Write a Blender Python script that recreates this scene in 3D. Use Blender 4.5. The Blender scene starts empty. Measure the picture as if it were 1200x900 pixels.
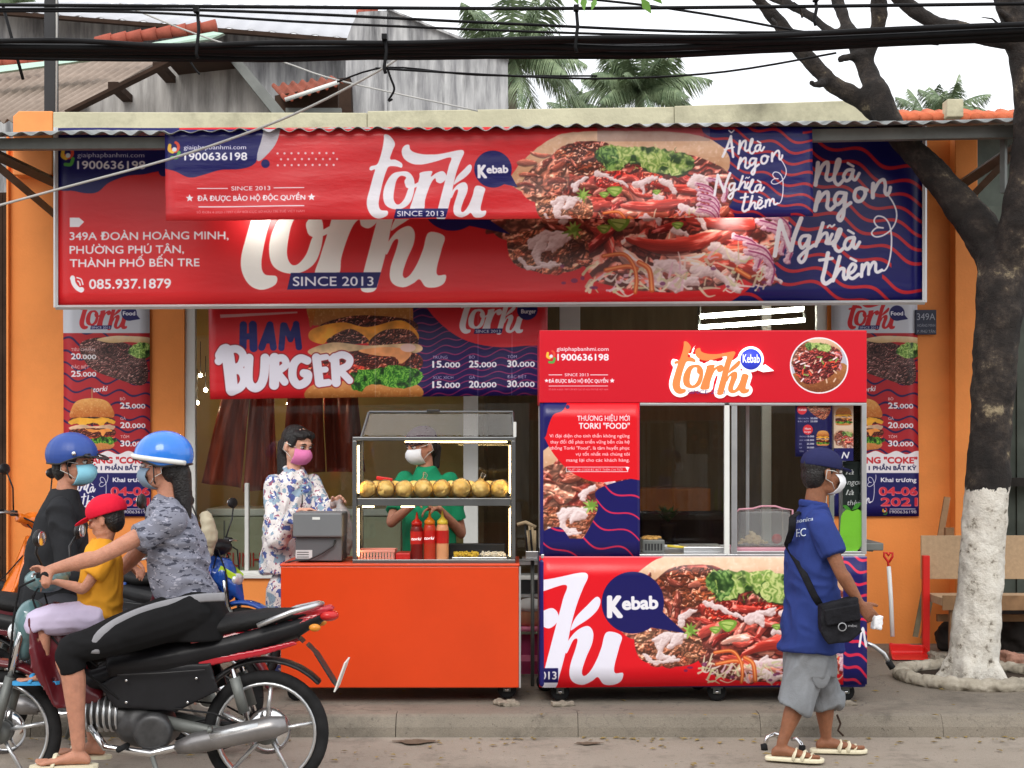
import bpy, bmesh, math, random
import numpy as np
from mathutils import Vector, Matrix, Euler
from mathutils import noise as mnoise
from mathutils.bvhtree import BVHTree

random.seed(7)
RNG = np.random.default_rng(11)
scene = bpy.context.scene
COL = scene.collection
R = math.radians

# ------------------------------------------------------------------ camera
F = 1740.0          # focal length in photograph pixels (1200 px wide)
HOR = 528.0         # row of the horizon
EYE = 1.6           # camera height in metres
cam_data = bpy.data.cameras.new("camera")
cam = bpy.data.objects.new("camera", cam_data)
COL.objects.link(cam)
cam.location = (0, 0, EYE)
cam.rotation_euler = (R(90), 0, 0)
cam_data.sensor_width = 36.0
cam_data.lens = 36.0 * F / 1200.0
cam_data.shift_y = (HOR - 450.0) / 1200.0
cam_data.clip_start = 0.05
cam_data.clip_end = 2000.0
scene.camera = cam

# ------------------------------------------------------------------ sky and sun (bright overcast)
SUN_EL, SUN_AZ = R(40), R(192)      # azimuth clockwise from +Y
world = bpy.data.worlds.new("World")
scene.world = world
world.use_nodes = True
wn, wl = world.node_tree.nodes, world.node_tree.links
wn.clear()
w_out = wn.new("ShaderNodeOutputWorld")
w_bg = wn.new("ShaderNodeBackground")
w_sky = wn.new("ShaderNodeTexSky")
w_sky.sky_type = 'NISHITA'
w_sky.sun_disc = False
w_sky.sun_elevation = SUN_EL
w_sky.sun_rotation = SUN_AZ
w_sky.air_density = 1.0
w_sky.dust_density = 4.0
w_mix = wn.new("ShaderNodeMixRGB")       # cloud cover over the blue
w_tc = wn.new("ShaderNodeTexCoord")
w_noise = wn.new("ShaderNodeTexNoise")
w_noise.inputs['Scale'].default_value = 2.2
w_noise.inputs['Detail'].default_value = 5
w_ramp = wn.new("ShaderNodeValToRGB")
w_ramp.color_ramp.elements[0].position = 0.3
w_ramp.color_ramp.elements[0].color = (11.6, 11.9, 12.4, 1)
w_ramp.color_ramp.elements[1].position = 0.7
w_ramp.color_ramp.elements[1].color = (13.0, 13.1, 13.3, 1)
w_mix.inputs['Fac'].default_value = 0.93
wl.new(w_tc.outputs['Generated'], w_noise.inputs['Vector'])
wl.new(w_noise.outputs['Fac'], w_ramp.inputs['Fac'])
wl.new(w_sky.outputs['Color'], w_mix.inputs['Color1'])
wl.new(w_ramp.outputs['Color'], w_mix.inputs['Color2'])
wl.new(w_mix.outputs['Color'], w_bg.inputs['Color'])
w_bg.inputs['Strength'].default_value = 0.10
wl.new(w_bg.outputs['Background'], w_out.inputs['Surface'])

sun_data = bpy.data.lights.new("sun", 'SUN')
sun_data.energy = 1.3
sun_data.angle = R(28)
sun_data.color = (1.0, 0.96, 0.9)
sun = bpy.data.objects.new("sun", sun_data)
COL.objects.link(sun)
sun_dir = Vector((math.sin(SUN_AZ) * math.cos(SUN_EL), math.cos(SUN_AZ) * math.cos(SUN_EL), math.sin(SUN_EL)))
sun.rotation_euler = (-sun_dir).to_track_quat('-Z', 'Y').to_euler()
sun.location = (0, -5, 20)

vs = scene.view_settings
vs.view_transform = 'Standard'
vs.look = 'None'
vs.exposure = 0.32
vs.gamma = 1.0
vs.use_curve_mapping = False
scene.cycles.max_bounces = 8
scene.cycles.transparent_max_bounces = 16
scene.cycles.sample_clamp_indirect = 6.0

def P(px, py, d):
    """the point of the place seen at photograph pixel (px, py), d metres ahead"""
    return Vector(((px - 600.0) * d / F, d, EYE + (HOR - py) * d / F))
def PX(px, d): return (px - 600.0) * d / F
def PZ(py, d): return EYE + (HOR - py) * d / F
PAVE = 0.12

# ================================================================== print works: flat artwork rasterised by code
def hexc(s):
    s = s.lstrip('#')
    return np.array([int(s[i:i + 2], 16) / 255.0 for i in (0, 2, 4)])
RED, RED2, NAVY, WHITE = hexc('d8262c'), hexc('c5161f'), hexc('16145c'), hexc('eceaf0')

def catmull(pts, closed=True, n=6):
    p = np.array(pts, float)
    N = len(p)
    out = []
    rng = range(N) if closed else range(N - 1)
    for i in rng:
        if closed:
            a, b, c, d = p[(i - 1) % N], p[i], p[(i + 1) % N], p[(i + 2) % N]
        else:
            a, b, c, d = p[max(i - 1, 0)], p[i], p[i + 1], p[min(i + 2, N - 1)]
        for k in range(n):
            t = k / n
            out.append(0.5 * ((2 * b) + (c - a) * t + (2 * a - 5 * b + 4 * c - d) * t * t + (3 * b - a - 3 * c + d) * t ** 3))
    if not closed:
        out.append(p[-1])
    return np.array(out)

_GL = {}
def glyph_edges(txt, shear=0.0):
    key = (txt, shear)
    if key in _GL: return _GL[key]
    full = txt
    for a_, b_ in zip('ƠỜỚỞỠỢơờớởỡợ', 'OÒÓỎÕỌoòóỏõọ'): txt = txt.replace(a_, b_)
    cu = bpy.data.curves.new('lettering', 'FONT')
    cu.body = txt; cu.size = 1.0; cu.shear = shear; cu.resolution_u = 4
    o = bpy.data.objects.new('lettering', cu)
    COL.objects.link(o)
    dg = bpy.context.evaluated_depsgraph_get()
    dg.update()
    m = o.evaluated_get(dg).to_mesh()
    nv = len(m.vertices)
    co = np.zeros(nv * 3); m.vertices.foreach_get('co', co); co = co.reshape(-1, 3)[:, :2]
    m.calc_loop_triangles()
    tr = np.zeros(len(m.loop_triangles) * 3, int); m.loop_triangles.foreach_get('vertices', tr); tr = tr.reshape(-1, 3)
    a, b, c = co[tr[:, 0]], co[tr[:, 1]], co[tr[:, 2]]
    area = (b[:, 0] - a[:, 0]) * (c[:, 1] - a[:, 1]) - (b[:, 1] - a[:, 1]) * (c[:, 0] - a[:, 0])
    fl = area < 0
    tr[fl] = tr[fl][:, [0, 2, 1]]
    o.evaluated_get(dg).to_mesh_clear()
    bpy.data.objects.remove(o); bpy.data.curves.remove(cu)
    e = np.concatenate([tr[:, [0, 1]], tr[:, [1, 2]], tr[:, [2, 0]]])
    for i_, ch in enumerate(full):         # the horn of the letter is added by hand
        if ch != txt[i_]:
            xe = glyph_edges(txt[:i_ + 1], shear)[0][:, 0].max(); yt = .66 if ch.isupper() else .46
            hq = np.array([(xe - .10, yt - .03), (xe - .02, yt - .02), (xe + .015, yt + .10), (xe + .07, yt + .09), (xe + .05, yt - .04), (xe - .06, yt - .10)])
            n0 = len(co); co = np.concatenate([co, hq])
            e = np.concatenate([e, np.array([(n0 + k, n0 + (k - 1) % 6) for k in range(6)])])
    res = (co, e, tr)
    _GL[key] = res
    return res

def box_blur(a, r):
    r = int(r)
    if r < 1: return a
    for ax in (0, 1):
        pad = [(0, 0)] * a.ndim; pad[ax] = (r + 1, r)
        c = np.cumsum(np.pad(a, pad, mode='edge'), axis=ax)
        n = a.shape[ax]
        hi = np.take(c, np.arange(2 * r + 1, 2 * r + 1 + n), axis=ax)
        lo = np.take(c, np.arange(0, n), axis=ax)
        a = (hi - lo) / (2 * r + 1)
    return a

def vnoise(xx, yy, seed=0, oct=4, gain=0.5):
    """value noise over arrays"""
    out = np.zeros_like(xx); amp = 1.0; tot = 0.0
    for o in range(oct):
        x = xx * 2 ** o + seed * 17.3 + o * 5.1; y = yy * 2 ** o + seed * 9.7 + o * 3.3
        xi, yi = np.floor(x).astype(np.int64), np.floor(y).astype(np.int64)
        fx, fy = x - xi, y - yi
        fx, fy = fx * fx * (3 - 2 * fx), fy * fy * (3 - 2 * fy)
        def h(a, b):
            v = (a * 374761393 + b * 668265263) & 0xffffffff
            v = ((v ^ (v >> 13)) * 1274126177) & 0xffffffff
            return ((v ^ (v >> 16)) & 0xffff) / 65535.0
        n = (h(xi, yi) * (1 - fx) + h(xi + 1, yi) * fx) * (1 - fy) + (h(xi, yi + 1) * (1 - fx) + h(xi + 1, yi + 1) * fx) * fy
        out += n * amp; tot += amp; amp *= gain
    return out / tot

def vcell(xx, yy, seed=0):
    """voronoi: F1, F2, cell id noise"""
    xi, yi = np.floor(xx).astype(np.int64), np.floor(yy).astype(np.int64)
    f1 = np.full(xx.shape, 9.0); f2 = np.full(xx.shape, 9.0); cid = np.zeros(xx.shape)
    def h(a, b, k):
        v = (a * 374761393 + b * 668265263 + k * 2246822519 + seed * 3266489917) & 0xffffffff
        v = ((v ^ (v >> 13)) * 1274126177) & 0xffffffff
        return ((v ^ (v >> 16)) & 0xffff) / 65535.0
    for dy in (-1, 0, 1):
        for dx in (-1, 0, 1):
            cx, cy = xi + dx, yi + dy
            px, py = cx + h(cx, cy, 1), cy + h(cx, cy, 2)
            d = np.hypot(xx - px, yy - py)
            nearer = d < f1
            f2 = np.where(nearer, f1, np.minimum(f2, d))
            cid = np.where(nearer, h(cx, cy, 3), cid)
            f1 = np.where(nearer, d, f1)
    return f1, f2, cid

class Art:
    """a printed sheet; coordinates are the sheet's own units, s texels per unit"""
    def __init__(self, x0, y0, x1, y1, s=2.0, color=RED):
        self.x0, self.y0, self.x1, self.y1, self.s = x0, y0, x1, y1, s
        self.W, self.H = int(round((x1 - x0) * s)), int(round((y1 - y0) * s))
        self.a = np.ones((self.H, self.W, 3)) * np.asarray(color)
        self.clip = None
    def xy(self, box=None):
        i0, i1, j0, j1 = box if box else (0, self.W, 0, self.H)
        x = (np.arange(i0, i1) + .5) / self.s + self.x0
        y = (np.arange(j0, j1) + .5) / self.s + self.y0
        return np.meshgrid(x, y)
    def box(self, x0, y0, x1, y1):
        i0 = max(0, int(math.floor((x0 - self.x0) * self.s)) - 1); i1 = min(self.W, int(math.ceil((x1 - self.x0) * self.s)) + 1)
        j0 = max(0, int(math.floor((y0 - self.y0) * self.s)) - 1); j1 = min(self.H, int(math.ceil((y1 - self.y0) * self.s)) + 1)
        return (i0, i1, j0, j1) if i1 > i0 and j1 > j0 else None
    def edges_mask(self, A, B):
        """non-zero winding fill of directed edges A->B (sheet units)"""
        SS = 3
        bx = self.box(min(A[:, 0].min(), B[:, 0].min()), min(A[:, 1].min(), B[:, 1].min()), max(A[:, 0].max(), B[:, 0].max()), max(A[:, 1].max(), B[:, 1].max()))
        if bx is None: return None, None
        i0, i1, j0, j1 = bx
        w, h = (i1 - i0) * SS, (j1 - j0) * SS
        f = self.s * SS
        ax, ay = (A[:, 0] - self.x0) * f - i0 * SS, (A[:, 1] - self.y0) * f - j0 * SS
        bx_, by = (B[:, 0] - self.x0) * f - i0 * SS, (B[:, 1] - self.y0) * f - j0 * SS
        lo, hi = np.minimum(ay, by), np.maximum(ay, by)
        r0 = np.clip(np.ceil(lo - .5), 0, h).astype(int); r1 = np.clip(np.ceil(hi - .5), 0, h).astype(int)
        n = r1 - r0
        k = n > 0
        ax, ay, bx_, by, r0, n = ax[k], ay[k], bx_[k], by[k], r0[k], n[k]
        if len(n) == 0: return None, None
        idx = np.repeat(np.arange(len(n)), n)
        off = np.arange(n.sum()) - np.repeat(np.cumsum(n) - n, n)
        rows = r0[idx] + off
        t = (rows + .5 - ay[idx]) / (by[idx] - ay[idx])
        x = ax[idx] + t * (bx_[idx] - ax[idx])
        c = np.clip(np.ceil(x - .5), 0, w).astype(int)
        dirn = np.where(by[idx] > ay[idx], 1, -1)
        acc = np.zeros((h, w + 1), np.int32)
        np.add.at(acc, (rows, c), dirn)
        m = (np.cumsum(acc, axis=1)[:, :w] != 0).astype(float)
        m = m.reshape(j1 - j0, SS, i1 - i0, SS).mean(axis=(1, 3))
        return m, bx
    def put(self, m, bx, color, alpha=1.0):
        if m is None: return
        i0, i1, j0, j1 = bx
        if self.clip is not None: m = m * self.clip[j0:j1, i0:i1]
        m = (m * alpha)[..., None]
        c = np.asarray(color)
        self.a[j0:j1, i0:i1] = self.a[j0:j1, i0:i1] * (1 - m) + c * m
    def poly_mask(self, polys):
        A, B = [], []
        for p in polys:
            p = np.asarray(p, float); A.append(p); B.append(np.roll(p, -1, 0))
        return self.edges_mask(np.concatenate(A), np.concatenate(B))
    def poly(self, p, color, alpha=1.0, smooth=True, n=6):
        p = catmull(p, True, n) if smooth else np.array(p, float)
        m, bx = self.poly_mask([p]); self.put(m, bx, color, alpha)
    def rect(self, x0, y0, x1, y1, color, alpha=1.0):
        self.poly([(x0, y0), (x1, y0), (x1, y1), (x0, y1)], color, alpha, smooth=False)
    def circle(self, cx, cy, rx, color, ry=None, alpha=1.0):
        ry = ry or rx
        t = np.linspace(0, 2 * math.pi, 49)[:-1]
        self.poly(np.stack([cx + rx * np.cos(t), cy + ry * np.sin(t)], 1), color, alpha, smooth=False)
    def stroke(self, pts, r, color, alpha=1.0, smooth=True, n=5, r2=None):
        p = catmull(pts, False, n) if smooth and len(pts) > 2 else np.array(pts, float)
        rr = np.linspace(r, r if r2 is None else r2, len(p))
        mr = rr.max() + 1 / self.s
        bx = self.box(p[:, 0].min() - mr, p[:, 1].min() - mr, p[:, 0].max() + mr, p[:, 1].max() + mr)
        if bx is None: return
        X, Y = self.xy(bx)
        best = np.full(X.shape, 1e9)
        for k in range(len(p) - 1):
            a, b = p[k], p[k + 1]
            d = b - a; L = max(d @ d, 1e-9)
            t = np.clip(((X - a[0]) * d[0] + (Y - a[1]) * d[1]) / L, 0, 1)
            best = np.minimum(best, np.hypot(X - a[0] - t * d[0], Y - a[1] - t * d[1]) - (rr[k] + (rr[k + 1] - rr[k]) * t))
        self.put(np.clip(.5 - best * self.s, 0, 1), bx, color, alpha)
    def text(self, txt, x, y, h, color=WHITE, w=None, bold=0.02, shear=0.0, align='L', alpha=1.0, rot=0.0):
        """baseline at y, cap height h, optional total width w"""
        co, e, _ = glyph_edges(txt, shear)
        if len(co) == 0: return
        sc = h / 0.70
        x0, x1 = co[:, 0].min(), co[:, 0].max()
        sx = sc if w is None else w / (x1 - x0)
        wd = (x1 - x0) * sx
        ox = x if align == 'L' else (x - wd if align == 'R' else x - wd / 2)
        q = np.stack([(co[:, 0] - x0) * sx, -co[:, 1] * sc], 1)
        if rot:
            c_, s_ = math.cos(rot), math.sin(rot)
            q = np.stack([q[:, 0] * c_ - q[:, 1] * s_, q[:, 0] * s_ + q[:, 1] * c_], 1)
        q = q + np.array([ox, y])
        b = bold * sc * .8
        x0b, y0b = q.min(0) - b - 1; x1b, y1b = q.max(0) + b + 1
        bx = self.box(x0b, y0b, x1b, y1b)
        if bx is None: return
        M_ = np.zeros((bx[3] - bx[2], bx[1] - bx[0]))
        offs = [(0, 0)] + ([(b * q_ * math.cos(k * math.pi / 8), b * q_ * math.sin(k * math.pi / 8)) for k in range(0, 16, 1 if b * self.s > 1.5 else 2) for q_ in ((.5, 1) if b * self.s > 1.5 else (1,))] if b * self.s > .15 else [])
        for o_ in offs:
            m, mb = self.edges_mask(q[e[:, 0]] + np.array(o_), q[e[:, 1]] + np.array(o_))
            if m is None: continue
            sl = M_[mb[2] - bx[2]:mb[3] - bx[2], mb[0] - bx[0]:mb[1] - bx[0]]
            np.maximum(sl, m[:sl.shape[0], :sl.shape[1]], out=sl)
        self.put(M_, bx, color, alpha)
    def sauce(self, pts, r, color, shade=(.72, .60, .58), seed=1, r2=None):
        """an uneven smear or shred with rounded shading"""
        p = catmull(pts, False, 5) if len(pts) > 2 else np.array(pts, float)
        rr = np.linspace(r, r if r2 is None else r2, len(p))
        mr = r * 2
        bx = self.box(p[:, 0].min() - mr, p[:, 1].min() - mr, p[:, 0].max() + mr, p[:, 1].max() + mr)
        if bx is None: return
        X, Y = self.xy(bx)
        q = max(r * 1.3, 1.0)
        wx, wy = (vnoise(X / q, Y / q, seed, 3) - .5) * r * 1.5, (vnoise(X / q, Y / q, seed + 5, 3) - .5) * r * 1.5
        best = np.full(X.shape, 1e9)
        for k in range(len(p) - 1):
            a, b = p[k], p[k + 1]; d = b - a; L = max(d @ d, 1e-9)
            t = np.clip(((X + wx - a[0]) * d[0] + (Y + wy - a[1]) * d[1]) / L, 0, 1)
            best = np.minimum(best, np.hypot(X + wx - a[0] - t * d[0], Y + wy - a[1] - t * d[1]) / (rr[k] + (rr[k + 1] - rr[k]) * t))
        h = np.sqrt(np.clip(1 - best * best, 0, 1)) + .35 * (vnoise(X / q * 2, Y / q * 2, seed + 9, 3) - .5)
        gy, gx = np.gradient(h) if min(h.shape) > 2 else (h * 0, h * 0)
        lit = np.clip(.62 + gy * r * self.s * .5 + gx * r * self.s * .15, 0, 1)
        self.put(np.clip((1 - best) * r * self.s * .8, 0, 1), bx, lerp3(shade, color, lit))
    def waves(self, color, period, width, amp, wl, slope=0.0, gaps=0.0, ph=0.0, region=None, seed=1, alpha=1.0):
        X, Y = self.xy()
        f = (Y + slope * X + amp * np.sin(X * 2 * math.pi / wl + Y * .03 + ph) + 2 * amp * (vnoise(X / wl, Y / wl, seed, 1) - .5)) / period
        d = np.abs(f - np.round(f)) * period
        m = np.clip((width / 2 - d) * self.s + .5, 0, 1)
        if gaps > 0:
            g = vnoise(X / wl * 1.3 + np.round(f) * 7.7, np.round(f) * 3.1, seed + 3, 1)
            m *= (g > gaps)
        if region is not None: m = m * region
        self.put(m, (0, self.W, 0, self.H), color, alpha)
    def full_mask(self, polys, smooth=True):
        out = np.zeros((self.H, self.W))
        m, bx = self.poly_mask([catmull(p) if smooth else np.array(p, float) for p in polys])
        if m is not None: out[bx[2]:bx[3], bx[0]:bx[1]] = m
        return out
    def textured(self, poly, fn, smooth=True, rough=0.0, alpha=1.0):
        """fill an outline with an artwork function fn(X, Y) -> rgb; rough makes the outline ragged"""
        p = catmull(poly) if smooth else np.array(poly, float)
        if rough:
            ph = np.arange(len(p)); jit = RNG.normal(0, rough, (len(p), 2)); p = p + jit
        m, bx = self.poly_mask([p])
        if m is None: return
        X, Y = self.xy(bx)
        self.put(m, bx, fn(X, Y), alpha)
    def image(self, name):
        a = np.clip(self.a, 0, 1)
        im = bpy.data.images.new(name, self.W, self.H, alpha=False)
        buf = np.ones((self.H, self.W, 4), np.float32)
        buf[..., :3] = a[::-1]
        im.pixels.foreach_set(buf.ravel())
        im.update()
        im.pack()
        return im

def lerp3(a, b, t): return np.asarray(a) * (1 - t[..., None]) + np.asarray(b) * t[..., None]

def meat_fn(sc, dark=(.16, .04, .03), mid=(.50, .13, .09), hi=(.80, .42, .30), seed=1, gloss=.55):
    def fn(X, Y):
        wx = (vnoise(X / sc * .7, Y / sc * .7, seed, 4) - .5) * 3.2; wy = (vnoise(X / sc * .7, Y / sc * .7, seed + 4, 4) - .5) * 2.6
        f1, f2, cid = vcell(X / sc * .38 + wx, Y / sc * .85 + wy, seed)
        g1, g2, gid = vcell(X / sc * 1.4 + wx * 2, Y / sc * 1.9 + wy * 2, seed + 3)
        e = np.clip((f2 - f1) * 1.5, 0, 1) ** .6
        n = vnoise(X / sc * 3, Y / sc * 3, seed + 2, 4)
        big = vnoise(X / sc * .25, Y / sc * .3, seed + 6, 2)
        H = e * .9 + .25 * n + .2 * np.clip((g2 - g1) * 2, 0, 1) + .25 * cid
        gy, gx = np.gradient(H)
        k = sc * .9
        lit = np.clip(.55 + (gy * 1.0 + gx * .5) * k, 0, 1.15)
        t = np.clip(.05 + .45 * cid + .35 * (gid - .4) + .5 * (n - .5) + .5 * (big - .45), 0, 1)
        c = lerp3(mid, hi, t) * (0.42 + 1.05 * (e * lit))[..., None]
        c = lerp3(c, np.asarray(dark), np.clip((.40 - e) * 1.5 + (.34 - big) * 2.0, 0, .8))
        sp = np.clip((lit - .86) * 4, 0, 1) * np.clip((vnoise(X / sc * 4, Y / sc * 4, seed + 9, 2) - .45) * 4, 0, 1)
        return c + sp[..., None] * gloss * np.array([1, .84, .76])
    return fn
def lettuce_fn(sc, seed=3, base=(.38, .56, .20), hi=(.76, .86, .50), dark=(.05, .16, .04)):
    def fn(X, Y):
        wx = vnoise(X / sc, Y / sc, seed, 3) * 3; wy = vnoise(X / sc, Y / sc, seed + 5, 3) * 3
        r = np.abs(np.sin((X / sc + wx) * 2.4 + 2 * np.sin(Y / sc + wy)))
        n = vnoise(X / sc * .6, Y / sc * .6, seed + 7, 3)
        c = lerp3(base, hi, np.clip(r * r * 1.1 * (n * 1.6), 0, 1))
        return lerp3(c, dark, np.clip((.46 - n) * 5, 0, .9)) if False else c * (1 - np.clip((.46 - n) * 5, 0, .9))[..., None] + np.asarray(dark) * np.clip((.46 - n) * 5, 0, .9)[..., None]
    return fn
def bun_fn(sc, y0, y1, top=(.86, .58, .28), low=(.70, .36, .12), edge=(.93, .80, .60), seed=5):
    def fn(X, Y):
        n = vnoise(X / sc * 2, Y / sc * 2, seed, 4)
        t = np.clip((Y - y0) / (y1 - y0) + (n - .5) * .5, 0, 1)
        c = lerp3(top, low, t)
        sp = np.clip((vnoise(X / sc * 5, Y / sc * 5, seed + 2, 2) - .62) * 5, 0, 1)
        return c * (1 - .35 * sp[..., None]) + np.asarray(edge) * .35 * sp[..., None]
    return fn

# ---- the shop's script lettering, traced once in its own units and reused at several sizes
LOGO = dict(
 t=[(275,90),(310,100),(342,150),(325,200),(310,250),(345,255),(385,280),(383,308),(350,300),(303,300),(285,330),(262,400),(243,480),(234,545),(247,582),(290,590),(285,622),(235,640),(190,622),(162,575),(158,520),(175,450),(198,370),(212,320),(190,326),(176,318),(185,298),(225,285),(245,240),(262,180),(270,130)],
 o=[(365,335),(420,335),(455,370),(465,420),(455,490),(430,545),(380,577),(320,577),(275,548),(262,490),(272,430),(300,375),(330,345)],
 oh=[(378,362),(350,390),(335,450),(330,510),(345,545),(370,545),(400,510),(418,460),(425,438),(405,420),(400,395),(410,372)],
 r=[(503,342),(577,333),(570,368),(605,345),(645,333),(668,358),(660,392),(632,412),(605,402),(598,380),(578,398),(556,445),(532,520),(518,588),(436,588),(452,520),(480,430),(497,370)],
 k=[(432,160),(405,163),(386,190),(388,228),(412,262),(460,286),(520,288),(600,270),(697,243),(685,300),(660,395),(635,490),(610,590),(606,645),(655,645),(674,590),(700,490),(718,400),(740,320),(765,255),(783,215),(775,196),(740,197),(680,210),(610,222),(530,222),(470,210),(440,190)],
 ka=[(715,420),(735,370),(778,325),(815,290),(832,302),(823,337),(790,372),(745,402)],
 i=[(695,480),(735,425),(780,403),(803,425),(800,470),(775,530),(760,580),(768,598),(790,582),(815,540),(835,490),(856,428),(914,442),(905,490),(887,560),(890,588),(920,588),(914,618),(885,634),(845,632),(822,604),(800,618),(765,633),(730,625),(712,600),(714,555),(735,490),(742,455),(725,460),(700,510)],
)
def logo(art, x, y, s, sy=None, fill=WHITE, grow=0.0, since=NAVY, since_txt=WHITE, bubble=None, letters=True):
    sy = sy or s
    def tr(p): return [(x + a * s, y + b * sy) for a, b in p]
    for key in ('t', 'o', 'r', 'k', 'ka', 'i'):
        if grow:
            art.stroke(list(catmull(tr(LOGO[key]), True, 3)) + [catmull(tr(LOGO[key]), True, 3)[0]], grow, fill, smooth=False)
            art.poly(tr(LOGO[key]), fill)
        elif key == 'o':
            m, bx = art.poly_mask([catmull(tr(LOGO['o'])), catmull(tr(LOGO['oh']))])
            art.put(m, bx, fill)
            art.stroke(tr([(412, 395), (420, 430), (455, 432), (490, 415)]), 11 * s, fill)
        else:
            art.poly(tr(LOGO[key]), fill)
    if since is not None:
        art.poly(tr([(344, 578), (678, 576), (662, 634), (330, 640)]), since, smooth=False)
        art.text("SINCE 2013", x + 352 * s, y + 626 * sy, 34 * sy, since_txt, w=298 * s, bold=.02)
def meat_slice(art, tr, s, cx, cy, L_, W_, a, c0, rs):
    """one glossy carved slice: light upper edge, dark under edge"""
    ca, sa = math.cos(a), math.sin(a); bend = rs.uniform(-.35, .35); pl = []
    for k in np.arange(0, 6.2, .62):
        px_, py_ = L_ * math.cos(k) * rs.uniform(.82, 1.08), W_ * math.sin(k) * rs.uniform(.75, 1.15)
        py_ += bend * L_ * (math.cos(k) ** 2)
        pl.append((cx + px_ * ca - py_ * sa, cy + px_ * sa + py_ * ca))
    art.poly(tr([(p_ + 2, q_ + 7) for p_, q_ in pl]), (.13, .03, .03), .6)
    ox, oy = tr([(cx, cy)])[0]; c0 = np.array(c0); sd = rs.randint(1, 999)
    def fn(X, Y):
        x, y = (X - ox) / s, (Y - oy) / s
        v = (-x * sa + y * ca) / W_ - bend * L_ / W_ * np.clip(((x * ca + y * sa) / L_) ** 2, 0, 1.2)
        w = (x * ca + y * sa) / L_
        n = vnoise(w * 2.2 + sd, v * 2.5, sd, 4); gr = vnoise(w * 3 + sd, v * 9, sd + 3, 2)
        t = np.clip(.55 - .45 * v + .5 * (n - .5) + .35 * (gr - .5), 0, 1)[..., None]
        c = c0 * (.38 + 1.0 * t) + np.array([.30, .22, .19]) * np.clip(t - .62, 0, 1) * 1.6
        sp = np.clip((n + .25 * gr - .25 * np.abs(v + .35) - .66) * 7, 0, 1)[..., None]
        return c + sp * np.array([.42, .38, .36])
    art.textured(tr(pl), fn, rough=s * 1.2)
def kebab(art, x, y, s, sy=None, seed=1):
    """the flat-bread kebab photograph, painted in its own units (about 480..1650 x 30..660)"""
    sy = sy or s
    def tr(p): return [(x + a * s, y + b * sy) for a, b in p]
    rs = random.Random(seed)
    u = 60 * s
    before = art.a.copy()
    # bread
    art.textured(tr([(355,330),(385,250),(490,140),(620,52),(760,30),(1000,28),(1300,40),(1470,85),(1560,180),(1540,280),(1450,260),(1000,160),(700,130),(640,180),(560,260),(500,360),(440,385)]),
                 bun_fn(u, y + 30 * sy, y + 260 * sy, (.90, .78, .64), (.74, .55, .38), (.97, .90, .82), seed), rough=u * .02)
    # meat mass
    art.textured(tr([(540,250),(600,150),(700,95),(860,90),(960,130),(1250,150),(1480,220),(1590,330),(1560,470),(1440,580),(1250,640),(1000,640),(840,600),(780,520),(700,450),(600,430),(545,370)]),
                 meat_fn(u * 2.2, (.20, .05, .05), (.50, .14, .11), (.82, .44, .36), seed), rough=u * .03)
    art.textured(tr([(600,160),(700,110),(850,105),(900,180),(860,260),(760,290),(660,260)]), meat_fn(u * .9, (.10, .03, .02), (.36, .11, .06), (.72, .34, .18), seed + 2, .9))
    art.textured(tr([(415,350),(470,250),(560,190),(660,220),(680,330),(620,400),(520,440),(450,420)]), meat_fn(u * 1.6, (.24, .10, .08), (.60, .30, .22), (.86, .62, .50), seed + 7))
    spots = [(rs.uniform(440, 1000), rs.uniform(150, 420), 0) for _ in range(26)] + [(rs.uniform(820, 1500), rs.uniform(300, 470), 1) for _ in range(24)] + [(rs.uniform(980, 1520), rs.uniform(430, 590), 2) for _ in range(16)]
    for cx, cy, zone in sorted(spots, key=lambda v: v[1]):
        if cx < 560 and cy > 380: continue
        k_ = (.7, 1, 1.25)[zone]
        c0 = rs.choice(((.46, .17, .12), (.56, .24, .17), (.40, .13, .09), (.66, .32, .24)) if zone == 0 else ((.62, .13, .10), (.72, .22, .18), (.52, .09, .08), (.82, .44, .38)) if zone == 1 else ((.80, .34, .24), (.88, .50, .40), (.70, .20, .15), (.90, .62, .54)))
        meat_slice(art, tr, s, cx, cy, rs.uniform(40, 90) * k_, rs.uniform(14, 30) * k_, rs.gauss(-.1, .5), c0, rs)
    # left end: rings of bacon and onion with sauce
    art.textured(tr([(495,430),(560,405),(660,400),(790,420),(810,520),(740,565),(620,565),(520,530)]), meat_fn(u, (.14, .05, .04), (.45, .20, .12), (.86, .62, .46), seed + 3))
    for _ in range(16):
        cx, cy = rs.uniform(540, 800), rs.uniform(420, 560)
        art.textured(tr([(cx + rs.uniform(20, 48) * math.cos(k), cy + rs.uniform(10, 26) * math.sin(k)) for k in np.arange(0, 6.2, .9)]), meat_fn(u * .7, (.12, .05, .03), (.5 + rs.uniform(-.15, .2), .2, .12), (.9, .6, .4), rs.randint(1, 99)), alpha=.85)
    for pts, r in (([(600,450),(640,425),(735,425)],18), ([(640,440),(612,490),(625,530),(680,535)],17), ([(545,515),(580,548),(640,545),(700,540)],9), ([(700,440),(660,470)],22), ([(710,345),(735,325),(775,305)],15), ([(715,370),(722,335)],13)):
        art.sauce(tr(pts), r * 1.25 * s, (.96, .93, .93), seed=rs.randint(1, 99), r2=r * .8 * s)
    # lettuce
    L = [(825,170),(850,120),(910,112),(1000,122),(1100,118),(1200,135),(1330,165),(1370,230),(1290,290),(1200,275),(1120,265),(1060,215),(1000,215),(960,250),(900,262),(868,215)]
    art.textured(tr([(a + rs.uniform(-8, 8), b + 8) for a, b in L]), lambda X, Y: np.ones(X.shape + (3,)) * np.array([.12, .16, .06]), rough=u * .06)
    art.textured(tr(L), lettuce_fn(u * .55, seed + 1), rough=u * .09)
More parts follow.
